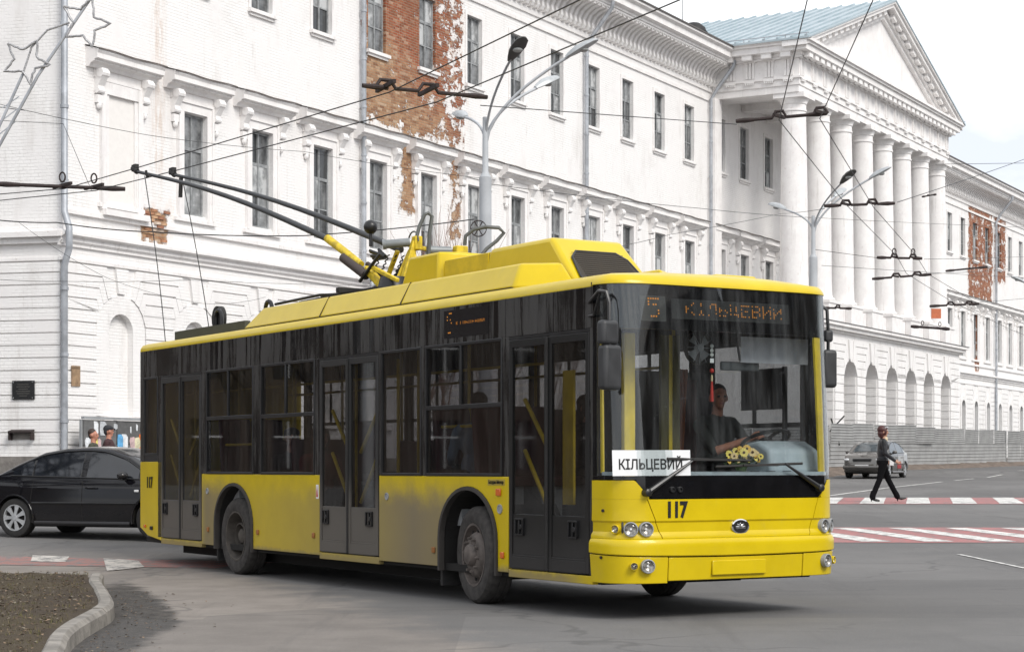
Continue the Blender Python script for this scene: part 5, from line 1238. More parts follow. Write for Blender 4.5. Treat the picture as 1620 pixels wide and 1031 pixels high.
m = MB(); m.tube([(-3.86,.90,4.03),(-3.84,.90,4.14),(-3.78,.98,4.22),(-3.7,1.10,4.25),(-3.62,1.24,4.24),(-3.6,1.30,4.18),(-3.64,1.22,4.08),(-3.68,1.1,3.98),(-3.7,1.04,3.9)], .024, 8); m.obj('hose', HOSE, tb, smooth=50)
m = MB(); m.tube([(-4.06+.13*math.cos(t), .3, 4.05+.13*math.sin(t)) for t in [R(20*k) for k in range(0, 11)]], .010, 6); m.obj('cable_loop', HOSE, tb)
for nm, a, b, mid in (('a', J1, SH1, V(-.0,0,.10)), ('b', A2_, SH2, V(0,0,.10))):
    n = 10; pts = [a+(b-a)*k/n + mid*math.sin(math.pi*k/n) for k in range(n+1)]
    po = bp(MB().tube(pts, [.042-.019*k/n for k in range(n+1)], 10), 'trolley_pole', simple('grey_black_pole', (.045,.047,.05), .5), smooth=40)
    u = (pts[-1]-pts[-2]).normalized(); m = MB(); m.tube([pts[-1], pts[-1]+u*.14+V(0,0,.04)], .045, 8); m.box(b.x-.17, b.x-.02, b.y-.035, b.y+.035, b.z+.02, b.z+.12); m.obj('contact_shoe', RUB, po, bevel=.01)
    m = MB()
    if nm == 'b': m.beam(b+V(.25,0,-.06), b+V(.22,0,-.36), .045, .05)
    else: m.tube([b+V(.3,.02,-.02), b+V(.32,.03,-.12), b+V(.42,.02,-.10)], .02, 6)
    m.obj('rope_clamp', RUB, po)
    e = V(-9.28, -.78 if nm == 'a' else -.05, 2.3); s = b+V(.3,0,-.1); k = 12
    m = MB(); m.tube([s+(e-s)*i/k+V(.10,0,-.0)*math.sin(math.pi*i/k) for i in range(k+1)], .0075, 6); m.obj('trolley_rope', WIREM, po)
# --- interior
bp(MB().box(2.0, 2.5, -1.18, 1.16, .40, 1.26), 'dashboard', INTER); npanel(-1.46, 1.46, 1.268, 1.30, 'dashboard_shelf', PALE, -.02, .55, nu=50, nv=1)
m = MB(); m.loft([[(x, y, z) for x, z in ((2.0,1.28),(2.42,1.28),(2.38,1.50),(2.2,1.585),(2.0,1.56))] for y in (.55, .62, 1.10, 1.16)]); bp(m, 'instrument_cowl', PALE, bevel=.04, seg=4)
m = MB()
for k in range(7): a, b = nose(-.55+.19*k, 1.305, -.09), nose(-.47+.19*k, 1.305, -.09); m.beam(a, b, .03, .006)
bp(m, 'demister_slot', INK)
MW = Matrix.Translation((1.86, .93, 1.60)) @ Matrix.Rotation(R(-22), 4, 'Y')
sw = bp(MB().loft([[(math.cos(t)*(.235+.017*math.cos(q)), math.sin(t)*(.235+.017*math.cos(q)), .017*math.sin(q)) for q in [R(60*k) for k in range(6)]] for t in [R(12*k) for k in range(31)]], caps=False), 'steering_wheel', BLACK, smooth=50); sw.matrix_basis = MW
m = MB(); m.cyl((0,0,-.45), (0,0,-.02), .04); m.lathe([(.07,-.03),(.07,.01),(.004,.02)], (0,0,0), 'z', 14)
for a in (0, 120, 240): m.beam((0,0,0), (.23*math.cos(R(a)), .23*math.sin(R(a)), 0), .04, .015)
m.obj('steering_column', BLACK, sw)
def seat(x, y, z, mat, name='seat', w=.42, hb=.72, rz=0):
    m = MB(); m.box(-.22, .22, -w/2, w/2, -.05, .05); m.loft([[(-.25+a*.1-.06*q/hb*0-.12*q, y0, q+.03) for y0 in (-w/2, w/2) for a in ((0, 1) if y0 < 0 else (1, 0))] for q in (0, hb*.5, hb)])
    o = bp(m, name, mat, bevel=.03, seg=3); o.location = (x, y, z); o.rotation_euler = (0, 0, rz); MB().box(-.15, .15, -.12, .12, -.45, -.05).obj('seat_leg', GREY, o); return o
seat(1.12, .85, 1.22, simple('driver_seat_cloth', (.05, .045, .05), .9), 'driver_seat', .5, .8)
bp(MB().box(.6, 1.9, .35, 1.16, .38, .80), 'driver_platform', INTER)
for x in (-.4, .4) : seat(x-.25, -.95, 1.2, SEATM); seat(x-.25, -.5, 1.2, SEATM)
for x in (-1.4, -.55, .3): seat(x, .9, 1.2 if x > -1 else .92, SEATM); seat(x, .45, 1.2 if x > -1 else .92, SEATM)
for x in (-4.9, -4.1, -6.3):
    h = 1.2 if x < -5 else .92; seat(x, -.95, h, SEATM); seat(x, -.5, h, SEATM); seat(x, .9, h, SEATM)
bp(MB().box(.62, .66, -.25, 1.18, .8, 2.3), 'cab_partition', simple('dark_partition', (.03,.028,.026), .6)); 
bp(MB().box(1.38, 1.42, .02, .24, 1.2, 2.6), 'cab_door_frame', simple('dark_olive_frame', (.10,.085,.012), .6))
def rail(p, r=.018, name='handrail'): bp(MB().tube(p, r, 10), name, YRAIL, smooth=40)
bp(MB().box(1.93, 1.99, -.80, -.68, .4, 2.56), 'door_post', YRAIL, bevel=.01); rail([(1.4,.13,.8),(1.4,.13,2.6)], .03)
for s in (-8.4, -6.9, -5.2, -3.5, -2.0, -.9, .62):
    for y in (-.75, .75): rail([(s, y, .4), (s, y, 2.85)])
for y in (-.72, .72): rail([(-8.8, y, 2.35), (.6, y, 2.35)], .016)
rail([(-6.7,-1.1,1.62),(-5.4,-1.1,1.62)], .016); rail([(-.85,-1.1,1.75),(-.2,-1.1,1.75)], .016); rail([(-1.9,-1.05,.5),(-1.9,-1.05,2.5)], .02)
m = MB(); n = 16; m.grid(lambda u, v: (1.05+.05*math.sin(u*38), .36+.24*u*(1-.35*(1-v)), 1.1+1.2*v), 32, 4); bp(m, 'curtain', simple('orange_curtain', (.40,.12,.04), .9), smooth=60)
m = MB(); m.grid(lambda u, v: (1.0+.05*math.sin(u*30), .58+.16*u, 1.1+1.1*v), 24, 4); bp(m, 'curtain', simple('maroon_curtain', (.10,.015,.02), .9), smooth=60)
m = MB(); m.box(2.2, 2.21, .36, 1.16, 2.31, 2.55); bp(m, 'sun_blind', simple('grey_sun_blind', (.60,.60,.64), .8, var=.06))
fa = bp(MB().lathe([(.155,-.03),(.16,0),(.155,.03),(.15,0)], (2.2,-.12,2.43), 'x', 28, closed=True), 'fan_guard', BLACK)
m = MB()
for k in range(4): a = R(90*k+20); m.loft([[(2.19, -.12+.02*math.cos(a), 2.43+.02*math.sin(a)), (2.21, -.12+.03*math.cos(a+.6), 2.43+.03*math.sin(a+.6))], [(2.18, -.12+.13*math.cos(a), 2.43+.13*math.sin(a)), (2.21, -.12+.13*math.cos(a+.8), 2.43+.13*math.sin(a+.8))]], False, closed=False)
m.cyl((2.17,-.12,2.43), (2.23,-.12,2.43), .035)
for k in range(12): a = R(30*k); m.tube([(2.225,-.12,2.43),(2.21,-.12+.155*math.cos(a),2.43+.155*math.sin(a))], .003, 4)
m.obj('fan_blades', GREY, fa)
bp(MB().box(2.12, 2.16, .17, .62, 2.235, 2.32), 'inner_mirror', simple('grey_mirror_back', (.10,.11,.115), .4), bevel=.03, seg=3)
bp(MB().tube([(2.0, .42, 2.85), (2.14, .40, 2.33)], .012, 8), 'mirror_stem', BLACK)
bp(MB().box(2.0, 2.03, 1.02, 1.06, 1.28, 2.3), 'cab_pillar', BLACK); bp(MB().box(1.2, 1.9, 1.155, 1.16, 1.9, 2.3), 'side_blind', simple('dark_side_blind', (.08,.075,.08), .8))
# card, flowers and charms in the windscreen
pc = thing('route_card', 'white route card with black lettering standing behind the windscreen', 'sign'); pc.matrix_world = BUS.matrix_basis
bpy.context.view_layer.update()
pc.matrix_world = BUS.matrix_world @ on_nose(-.935, 1.378, -.012)
MB().box(-.375, .375, -.112, .112, -.004, .0).obj('card', WHITEP, pc)
text('КІЛЬЦЕВИЙ', .122, INK, pc, Matrix.Translation((-.01, -.018, .0015)), 'lettering', bold=.0022, sx=.86, ext=.001)
fl = thing('flower_bunch', 'small bunch of yellow flowers with dark centres on the dashboard', 'flowers'); fl.matrix_world = BUS.matrix_world @ Matrix.Translation((2.27, .31, 1.30)) @ Matrix.Scale(.95, 4)
PET = [simple('petal_%d' % i, c, .7) for i, c in enumerate([(.78,.50,.10),(.80,.66,.16),(.78,.60,.30)])]; LEAFG = simple('flower_leaf', (.04,.075,.02), .7)
m = MB(); m.lathe([(.05,0),(.065,.06),(.06,.08)], (0,0,0), 'z', 12); m.obj('pot', LEAFG, fl)
for k in range(17):
    y = -.19+.0245*k+random.uniform(-.012,.012); z = .10+.13*abs(math.sin(k*1.9))*(1-abs(y)/.32); x = .02+.05*random.random(); r = random.uniform(.030,.048)
    ax = V(.9, random.uniform(-.4,.4), .35).normalized(); q = ax.to_track_quat('Z', 'Y').to_matrix().to_4x4(); q.translation = V(x,y,z)
    m = MB()
    for p in range(11):
        a = 2*math.pi*p/11; c, s = math.cos(a), math.sin(a); w = .3*r
        m.poly([q @ V(c*r*.2-s*w*.4, s*r*.2+c*w*.4, .004), q @ V(c*r*.2+s*w*.4, s*r*.2-c*w*.4, .004), q @ V(c*r*.8+s*w, s*r*.8-c*w, .012), q @ V(c*r*1.05, s*r*1.05, .006), q @ V(c*r*.8-s*w, s*r*.8+c*w, .012)])
    f = m.obj('flower', PET[k % 3], fl); m = MB(); m.ball((0,0,.012), (r*.3,r*.3,.012), 8, 5); o = m.obj('flower_centre', simple('flower_eye', (.10,.05,.015), .9) if k == 0 else bpy.data.materials['flower_eye'], f); o.matrix_basis = q
    m = MB(); m.tube([(0,0,.05), (x,y,z)], .004, 5); m.obj('stem', LEAFG, fl)
m = MB()
for k in range(46):
    a = random.uniform(0, 6.28); c = V(random.uniform(-.04,.06), random.uniform(-.2,.2), random.uniform(.03,.15)); d = V(random.uniform(-.5,1), random.uniform(-1,1), random.uniform(-.3,1)).normalized()*.05; e = d.orthogonal().normalized()*.013
    m.poly([c, c+d*.5+e, c+d, c+d*.5-e])
m.obj('leaves', LEAFG, fl)
ch = thing('hanging_charm', 'red bead and tassel charm with a white tag hanging inside the windscreen', 'charm'); ch.matrix_world = BUS.matrix_world @ Matrix.Translation((2.34, -.08, 2.08)) @ Matrix.Diagonal((.7, .7, .8, 1))
MB().tube([(0,0,-.05),(0,0,.52)], .004, 5).obj('cord', WIREM, ch); MB().ball((0,0,.17), .028, 12, 8).obj('bead', RED, ch, smooth=60); MB().lathe([(.012,.05),(.02,-.05),(.024,-.18),(.002,-.18)], (0,0,0), 'z', 10).obj('tassel', RED, ch)
MB().ball((0,0,.08), (.012,.016,.05), 10, 6).obj('knot', simple('cream_knot', (.6,.5,.3), .7), ch)
MB().box(-.004,.004,-.03,.03,.26,.31).obj('tag', WHITEP, ch); 
m = MB()
for k in range(3): m.ball((0,0,.35+.05*k), (.012,.03,.024), 10, 6)
m.obj('ornament', simple('silver_ornament', (.5,.52,.5), .4), ch)
# ------------------------------------------------------------------ cars
def make_car(name, label, loc, rz, paint, glass, rim, plate=True, spokes=7):
    C = thing(name, label, 'car', loc, rz)
    tx = [-2.24,-2.18,-2.05,-1.65,-1.30,-.85,-.45,.0,.35,.75,1.30,1.50,1.95,2.15,2.26,2.30]; tz = [.62,.90,.985,1.03,1.20,1.38,1.445,1.46,1.435,1.31,1.005,.965,.87,.78,.66,.55]
    def zt(x): return float(np.interp(x, tx, tz))
    def zb(x): return float(np.interp(x, [-2.24,-2.0,-1.2,1.2,2.1,2.3], [.36,.26,.19,.19,.22,.34]))
    def hw(x): return float(np.interp(x, [-2.24,-2.15,-1.9,-1.2,0,1.2,1.8,2.1,2.25,2.3], [.60,.72,.81,.855,.865,.855,.81,.72,.60,.50]))
    def belt(x): return min(zt(x)-.012, .955-.022*x)
    def rail(x): b = belt(x); return (hw(x)*.945-max(0, zt(x)-.05-b)*.40, max(zt(x)-.045, b+.002))
    def sec(x):
        h, b, t, q = hw(x), belt(x), zt(x), zb(x); yr, zr = rail(x); mid = min(.60, b-.12)
        P = [(0,q),(h*.8,q),(h*.955,q+.05),(h*.995,min(q+.2, mid-.04)),(h,mid),(h*.985,(mid+b)/2),(h*.96,b-.02),(h*.945,b),((h*.945+yr)/2,(b+zr)/2),(yr,zr),(yr-.05,max(t-.014,zr)),(yr*.5,t+.006),(0,t+.01)]
        return P
    X = sorted(set([round(-2.24+.07*k, 3) for k in range(65)]+tx))
    rings = [[(x,y,z) for y, z in sec(x)]+[(x,-y,z) for y, z in sec(x)[-2:0:-1]] for x in X if -2.24 <= x <= 2.30]
    o = MB().loft(rings).obj('body', [paint, DARK], None, smooth=45)
    cut = []
    for ax in (-1.3, 1.3):
        for sg in (-1, 1):
            c = MB().cyl((ax, sg*.55, .31), (ax, sg*1.2, .31), .365, n=32).obj('cut', DARK); cut.append(c)
            md = o.modifiers.new('b', 'BOOLEAN'); md.operation = 'DIFFERENCE'; md.object = c; md.solver = 'EXACT'
    bpy.context.view_layer.update()
    me = bpy.data.meshes.new_from_object(o.evaluated_get(bpy.context.evaluated_depsgraph_get()))
    bpy.data.objects.remove(o)
    for c in cut: bpy.data.objects.remove(c)
    body = bpy.data.objects.new('body', me); COL.objects.link(body); body.parent = C
    def sidept(x, v, sg, off=.006):
        b = belt(x)+.012; yr, zr = rail(x); y0 = hw(x)*.945; z = b+(zr-.012-b)*v
        y = y0+(yr-y0)*((z-belt(x))/max(.02, zr-belt(x))); return (x, sg*(y+off), z)
    for sg in (-1, 1):
        for a, b in ((-1.36,-.98),(-.94,-.05),(.06,1.02)):
            def g(u, v, a=a, b=b): return sidept(a+(b-a)*u, .02+.93*v, sg)
            def g2(u, v, a=a, b=b): return sidept(a+(b-a)*u, .02+.93*v, sg, -.004)
            MB().shell(g, g2, 12, 4).obj('window', glass, C, smooth=60)
        m = MB()
        m.tube([sidept(-1.4+2.6*k/20, 1.0, sg, .004) for k in range(21)], .012, 6); m.tube([sidept(-1.4+2.6*k/20, .0, sg, .006) for k in range(21)], .010, 6)
        m.obj('window_trim', BLACK, C)
        m = MB()
        for xx in (-.99, 0.0, 1.12):
            pts = [(xx+(.12*(z-.5) if xx < -.5 else 0), sg*(float(np.interp(z, [zb(xx)+.05, .4, .6, .78, belt(xx)], [hw(xx)*.955, hw(xx)*.995, hw(xx), hw(xx)*.985, hw(xx)*.95]))+.0015), z) for z in (.26, .4, .6, .78, .93)]
            m.tube(pts, .005, 5)
        m.obj('door_seam', DARK, C)
        for xx in (-.78, .18):
            m = MB(); m.tube([(xx-.1, sg*(hw(xx)+.004), .80), (xx-.07, sg*(hw(xx)+.03), .805), (xx+.07, sg*(hw(xx)+.03), .805), (xx+.1, sg*(hw(xx)+.004), .80)], .014, 6); m.obj('door_handle', paint, C, smooth=50)
        m = MB(); m.tube([(-.95+2.0*k/10, sg*(hw(-.95+2.0*k/10)+.004), .56) for k in range(11)], .016, 6); m.obj('side_moulding', BLACK, C, smooth=50)
        m = MB(); m.tube([(-.9+1.8*k/8, sg*(hw(-.9+1.8*k/8)*.975), .235) for k in range(9)], .045, 8); m.obj('sill', paint, C, smooth=50)
        for ax in (-1.3, 1.3):
            m = MB(); m.tube([(ax+.372*math.cos(t), sg*(hw(ax+.37*math.cos(t))*.995+.004), .31+.372*math.sin(t)) for t in [math.pi*k/16 for k in range(-1, 18)]], .020, 6); m.obj('wheel_arch', paint, C, smooth=60)
            t = MB().lathe([(.20,-.19),(.27,-.2),(.305,-.19),(.315,-.17),(.315,-.03),(.305,-.008),(.27,.004),(.215,-.002),(.205,-.03)], (0,0,0), 'y', 36, closed=True); w = t.obj('wheel', RUB, C, smooth=40)
            m = MB(); m.lathe([(.208,-.005),(.214,.004),(.20,.004),(.192,-.02),(.190,-.06)], (0,0,0), 'y', 32, caps=False); m.lathe([(.05,.0),(.045,.012),(.002,.014)], (0,0,0), 'y', 16)
            for k in range(spokes):
                a = 2*math.pi*k/spokes; 
                def sp(r, w2, d): return [V((r*math.cos(a)-s*w2*math.sin(a)), dd, (r*math.sin(a)+s*w2*math.cos(a))) for s, dd in ((-1,d),(1,d),(1,d-.02),(-1,d-.02))]
                m.loft([sp(.03,.022,.006), sp(.12,.026,.0), sp(.2,.045,-.002)])
            m.obj('rim', rim, w, smooth=35); MB().cyl((0,-.10,0),(0,-.045,0),.2,n=24).obj('brake_drum', DARK, w)
            w.location = (ax, sg*(hw(ax)-.012), .315); w.rotation_euler = (0, 0, 0 if sg > 0 else math.pi)
        m = MB(); m.ball((0,0,0), (.085,.10,.065), 12, 8); q = m.obj('mirror', paint, C, smooth=60); q.location = (.80, sg*(hw(.8)+.06), 1.0); MB().box(-.03,.03,-.10,.02,-.045,.0).obj('mirror_foot', BLACK, q).location = (0, -sg*.05 if sg > 0 else .05, -.03)
        m = MB(); 
        def hp(u, v, d): x = 2.0+.24*u; return V(x+d, sg*(hw(x)*(.99-.42*v)+d), float(zt(x)-.03-.135*(1-.0*v)+.10*(1-u*.2)*(1 if False else .6)))
        m.ball((0,0,0), (.16,.15,.075), 14, 8); q = m.obj('headlight', simple('headlamp_glass', (.55,.56,.58), .08, var=.1, coat=1), C, smooth=60); q.location = (2.08, sg*.60, .70)
        m = MB(); m.ball((0,0,0), (.06,.10,.09), 12, 8); q = m.obj('tail_light', RED, C, smooth=60); q.location = (-2.15, sg*.60, .84)
        m = MB(); m.box(-.04,.04,-.006,.006,-.018,.018); q = m.obj('side_repeater', WHITEP, C, bevel=.005); q.location = (1.02, sg*(hw(1.0)+.006), .76)
    def topgrid(x0, x1, name, lo=.04):
        def f(u, v, d=.006): x = x0+(x1-x0)*u; yr, zr = rail(x); s = 2*v-1; y = (yr-lo)*s; z = zt(x)+.010-(.055*abs(s)**4)+d; return (x+d*.6*(1 if x > 0 else -1), y, z)
        MB().shell(f, lambda u, v: f(u, v, -.004), 10, 14).obj(name, glass, C, smooth=60)
    topgrid(.55, 1.27, 'windscreen'); topgrid(-1.5, -.80, 'rear_window')
    m = MB(); m.tube([(2.20+.085*math.cos(t)*0+.09*(1-(y/.7)**2), y, .42) for t, y in [(0, -.72+.144*k) for k in range(11)]], .075, 8); m.obj('front_bumper', paint, C, smooth=60)
    m = MB()
    for k in range(5): m.beam((2.265, -.34, .60+.028*k), (2.265, .34, .60+.028*k), .03, .012)
    m.box(2.2, 2.26, -.36, .36, .58, .74); m.obj('grille', BLACK, C)
    for k in range(1): MB().box(2.30, 2.31, -.26, .26, .40, .51).obj('number_plate', WHITEP, C)
    m = MB(); m.tube([(-2.19-.06*(1-(y/.75)**2), y, .45) for y in [-.74+.148*k for k in range(11)]], .085, 8); m.obj('rear_bumper', paint, C, smooth=60)
    MB().box(-1.9, 2.0, -.6, .6, .17, .24).obj('floor_pan', DARK, C)
    return C
TINT = simple('tinted_car_glass', (.010,.012,.016), .04, var=.2, rvar=.02, spec=.9)
SILG = simple('clear_car_glass', (.06,.075,.085), .05, var=.2, rvar=.02, spec=.9)
BLKCAR = mat_carpaint('black_car_paint', (.004,.004,.006), 0, .035); SILCAR = mat_carpaint('grey_car_paint', (.15,.145,.14), .55, .12)
RIMS = simple('silver_wheel', (.45,.46,.47), .4, .5, var=.1)
hx, hy = .93, -.367
make_car('parked_car', 'black four door saloon with tinted windows half hidden behind the tail of the trolleybus', (-8.02+hx*1.3+.31*.84, 31.05-.42+hy*1.3+.31*.9+.62, gz(31)-.0), math.atan2(hy, hx), BLKCAR, TINT, RIMS)
make_car('moving_car', 'grey saloon with pale windows by the sheet fence, behind the walking woman', (14.25, 74.2, gz(74)), math.atan2(-.92, -.42), SILCAR, SILG, RIMS, spokes=5)

# ------------------------------------------------------------------ people: one continuous remeshed figure each
def person(label, prims, mats, loc, rz, voxel=.011, group=None, extra=None):
    """prims: ('c', p0, p1, r0, r1, mat) tapered capsule or ('e', centre, radii, mat)"""
    m = MB(); SC = []
    for p in prims:
        if p[0] == 'c':
            a, b = Vector(p[1]), Vector(p[2]); r0, r1 = p[3], p[4]; d = (b-a); L = d.length; d.normalize(); n = 14
            up = d.orthogonal().normalized(); bb = d.cross(up); rings = []
            st = [(-math.cos(t)*r0, math.sin(t)*r0) for t in (.08, .5, 1.0, 1.57)] + [(L-math.cos(t)*r1, math.sin(t)*r1) for t in (1.57, 2.1, 2.6, 3.06)]
            for h, r in st: rings.append([a+d*h+(up*math.cos(2*math.pi*k/n)+bb*math.sin(2*math.pi*k/n))*r for k in range(n)])
            m.loft(rings); SC.append((a, b, r0, r1, p[5]))
        else: m.ball(p[1], p[2], 18, 12); SC.append((Vector(p[1]), tuple(p[2]), p[3]))
    o = m.obj('tmp', DARK); md = o.modifiers.new('r', 'REMESH'); md.mode = 'VOXEL'; md.voxel_size = voxel
    sm = o.modifiers.new('s', 'SMOOTH'); sm.factor = .5; sm.iterations = 2
    bpy.context.view_layer.update(); me = bpy.data.meshes.new_from_object(o.evaluated_get(bpy.context.evaluated_depsgraph_get())); bpy.data.objects.remove(o)
    n = len(me.polygons); cen = np.empty(n*3); me.polygons.foreach_get('center', cen); cen = cen.reshape(-1, 3); best = np.full(n, 1e9); idx = np.zeros(n, int)
    for s in SC:
        if len(s) == 5:
            a, b = np.array(s[0]), np.array(s[1]); ab = b-a; t = np.clip(((cen-a)@ab)/max(1e-9, ab@ab), 0, 1); r = s[2]+(s[3]-s[2])*t
            dd = np.linalg.norm(cen-(a+t[:, None]*ab), axis=1)-r; mi = s[4]
        else:
            q = (cen-np.array(s[0]))/np.array(s[1]); L = np.linalg.norm(q, axis=1); dd = (L-1)*min(s[1]); mi = s[2]
        w = dd < best; best[w] = dd[w]; idx[w] = mi
    me.materials.clear()
    for x in mats: me.materials.append(x)
    me.polygons.foreach_set('material_index', idx.astype(np.int32)); me.polygons.foreach_set('use_smooth', [True]*n); me.update()
    P = thing('person', label, 'person', loc, rz, group); b = bpy.data.objects.new('body', me); COL.objects.link(b); b.parent = P
    return P
def head(c, fw, k=1.0, skin=0, hair=1, style='short'):
    """head facing direction fw (unit, xy); returns prims and eye positions"""
    c = Vector(c); f = Vector((fw[0], fw[1], fw[2] if len(fw) > 2 else 0)).normalized(); s = V(-f.y, f.x, 0).normalized(); u = V(0, 0, 1); L = []
    def q(a, b, d): return c+f*a*k+s*b*k+u*d*k
    L += [('e', q(-.012,0,.025), (.088*k,.088*k,.105*k), skin), ('c', q(.03,0,-.045), q(.055,0,-.075), .052*k, .038*k, skin), ('e', q(.045,0,-.01), (.052*k,.058*k,.075*k), skin)]
    L += [('c', q(.092,0,.015), q(.112,0,-.022), .010*k, .015*k, skin), ('c', q(.085,-.014,-.055), q(.085,.014,-.055), .011*k, .011*k, 4), ('c', q(.080,-.045,.03), q(.080,.045,.03), .014*k, .014*k, skin)]
    for sg in (-1, 1): L += [('e', q(-.005, sg*.088, -.005), (.022*k,.014*k,.034*k), skin), ('e', q(.088, sg*.034, .013), (.012*k,.012*k,.010*k), 3)]
    if style in ('short', 'cap'):
        L += [('e', q(-.03,0,.058), (.092*k,.092*k,.088*k), hair), ('e', q(-.062,0,.0), (.05*k,.075*k,.075*k), hair)]
    if style == 'cap': L += [('e', q(-.01,0,.075), (.105*k,.10*k,.065*k), hair), ('c', q(.07,0,.06), q(.13,0,.05), .035*k, .025*k, hair)]
    if style == 'bob': L += [('e', q(-.035,0,.05), (.108*k,.108*k,.10*k), hair), ('e', q(-.06,0,-.04), (.075*k,.10*k,.10*k), hair), ('e', q(-.05,0,-.10), (.05*k,.085*k,.06*k), hair), ('e', q(.02,.075,.0), (.05*k,.028*k,.09*k), hair), ('e', q(.02,-.075,.0), (.05*k,.028*k,.09*k), hair), ('e', q(.055,0,.085), (.045*k,.075*k,.035*k), hair)]
    return L
def hand(w, d, out, skin, k=1.0, curl=.6):
    """wrist w, direction d of the palm, out = thumb side"""
    w, d, o = Vector(w), Vector(d).normalized(), Vector(out).normalized(); n = d.cross(o).normalized(); L = [('c', w, w+d*.07*k, .026*k, .034*k, skin)]
    for i, ln in enumerate((.068, .078, .072, .056)):
        b = w+d*.085*k+o*(.030-.020*i)*k; m1 = b+(d*math.cos(curl*.7)+n*math.sin(curl*.7))*ln*.55*k; t = m1+(d*math.cos(curl*2)+n*math.sin(curl*2))*ln*.5*k
        L += [('c', b, m1, .010*k, .009*k, skin), ('c', m1, t, .009*k, .0075*k, skin)]
    b = w+d*.03*k+o*.028*k; m1 = b+(d*.6+o*.7).normalized()*.04*k; L += [('c', b, m1, .012*k, .010*k, skin), ('c', m1, m1+(d*.9+n*.4).normalized()*.03*k, .010*k, .008*k, skin)]
    return L
EYE = simple('eye_dark', (.03,.022,.02), .3); LIP = simple('lips', (.36,.13,.11), .5)
HRED = simple('dark_red_hair', (.060,.014,.012), .5, var=.4, scale=30); LEATHER = simple('black_leather', (.012,.013,.016), .36, var=.3, scale=12, bump=.01, spec=.35); TROUS = simple('black_trousers', (.006,.006,.007), .9, spec=.1); SHOE = simple('black_shoe', (.008,.008,.008), .3); CREAM = simple('cream_scarf', (.55,.46,.32), .85)
# woman walking to the right; local x = walking direction
pr = head((-.01, 0, 1.585), (1, .0, .0), .98, 0, 1, 'bob')
pr += [('c', (-.02,0,1.40), (-.012,0,1.50), .050, .046, 0), ('c', (.02,0,1.36), (.045,0,1.43), .060, .05, 5),
       ('e', (-.02,0,1.27), (.118,.185,.17), 2), ('e', (-.035,0,1.10), (.112,.158,.17), 2), ('e', (-.03,0,.965), (.128,.178,.11), 2),
       ('c', (-.035,.165,1.36), (-.035,-.165,1.36), .062, .062, 2), ('e', (.05,0,1.25), (.07,.12,.09), 2)]
# right arm (towards the camera, -y) bent forward; left arm swings
pr += [('c', (-.04,-.20,1.355), (-.015,-.235,1.10), .062, .050, 2), ('c', (-.015,-.235,1.10), (.20,-.20,.935), .050, .040, 2)] + hand((.215,-.198,.925), (.85,.1,-.45), (.1,.5,.8), 0, 1.0, .8)
pr += [('c', (-.03,.20,1.355), (-.06,.24,1.10), .060, .048, 2), ('c', (-.06,.24,1.10), (.10,.22,.92), .048, .038, 2)] + hand((.115,.218,.91), (.8,0,-.6), (.1,-.5,.8), 0, 1.0, .8)
# legs: rear (right) foot planted, front (left) heel just touching
pr += [('e', (-.03,0,.90), (.135,.175,.11), 6), ('c', (-.03,-.085,.88), (-.115,-.085,.50), .098, .066, 6), ('c', (-.115,-.085,.50), (-.255,-.08,.16), .064, .062, 6), ('c', (-.255,-.08,.20), (-.27,-.08,.11), .065, .070, 6),
       ('c', (-.02,.085,.88), (.12,.085,.50), .098, .066, 6), ('c', (.12,.085,.50), (.30,.08,.16), .064, .060, 6), ('c', (.29,.08,.19), (.315,.08,.13), .064, .068, 6)]
pr += [('c', (-.285,-.08,.075), (-.20,-.08,.045), .034, .034, 7), ('c', (-.20,-.08,.045), (-.125,-.08,.028), .035, .024, 7), ('c', (-.300,-.08,.07), (-.297,-.08,.012), .020, .010, 7)]
pr += [('c', (.325,.08,.095), (.42,.08,.075), .034, .034, 7), ('c', (.42,.08,.075), (.505,.08,.085), .034, .022, 7), ('c', (.318,.08,.085), (.335,.08,.014), .020, .010, 7)]
woman = person('woman with dark red hair in black leather jacket and trousers striding over the crossing', pr, [SKIN, HRED, LEATHER, EYE, LIP, CREAM, TROUS, SHOE], (8.43, 43.0, gz(43)+.012), 0, .0085)
m = MB(); m.tube([(-.01+.11*math.cos(t), .098*math.sin(t), 1.675+.01*math.cos(t)) for t in [R(k*12-84) for k in range(15)]], .008, 6); m.ball((.075,-.045,1.685), (.016,.03,.02), 10, 6); m.ball((.075,.045,1.685), (.016,.03,.02), 10, 6); m.obj('sunglasses', simple('glint_pale_sunglasses', (.5,.5,.52), .15), woman, smooth=60)  # pale tone puts the white glint into the colour
m = MB(); m.beam((-.135,0,.985),(.07,0,.985), .30, .05); 
pu = thing('purse', 'small red purse held in the hand of the walking woman', 'purse', (8.43+.31, 43-.20, gz(43)+.80)); MB().box(-.045,.045,-.02,.02,-.035,.055).obj('pouch', simple('red_leather', (.30,.045,.05), .5), pu, bevel=.012); MB().tube([(-.05,0,.07),(0,0,.12),(.05,0,.07)], .006, 6).obj('strap', RED, pu)
pp = thing('paper', 'white folded paper held by the walking woman at her hip', 'paper', (8.43+.17, 43-.03, gz(43)+.90)); MB().box(-.05,.05,-.004,.004,-.07,.06).obj('sheet', WHITEP, pp); MB().box(-.045,.045,-.009,-.005,-.06,.055).obj('sheet', WHITEP, pp)
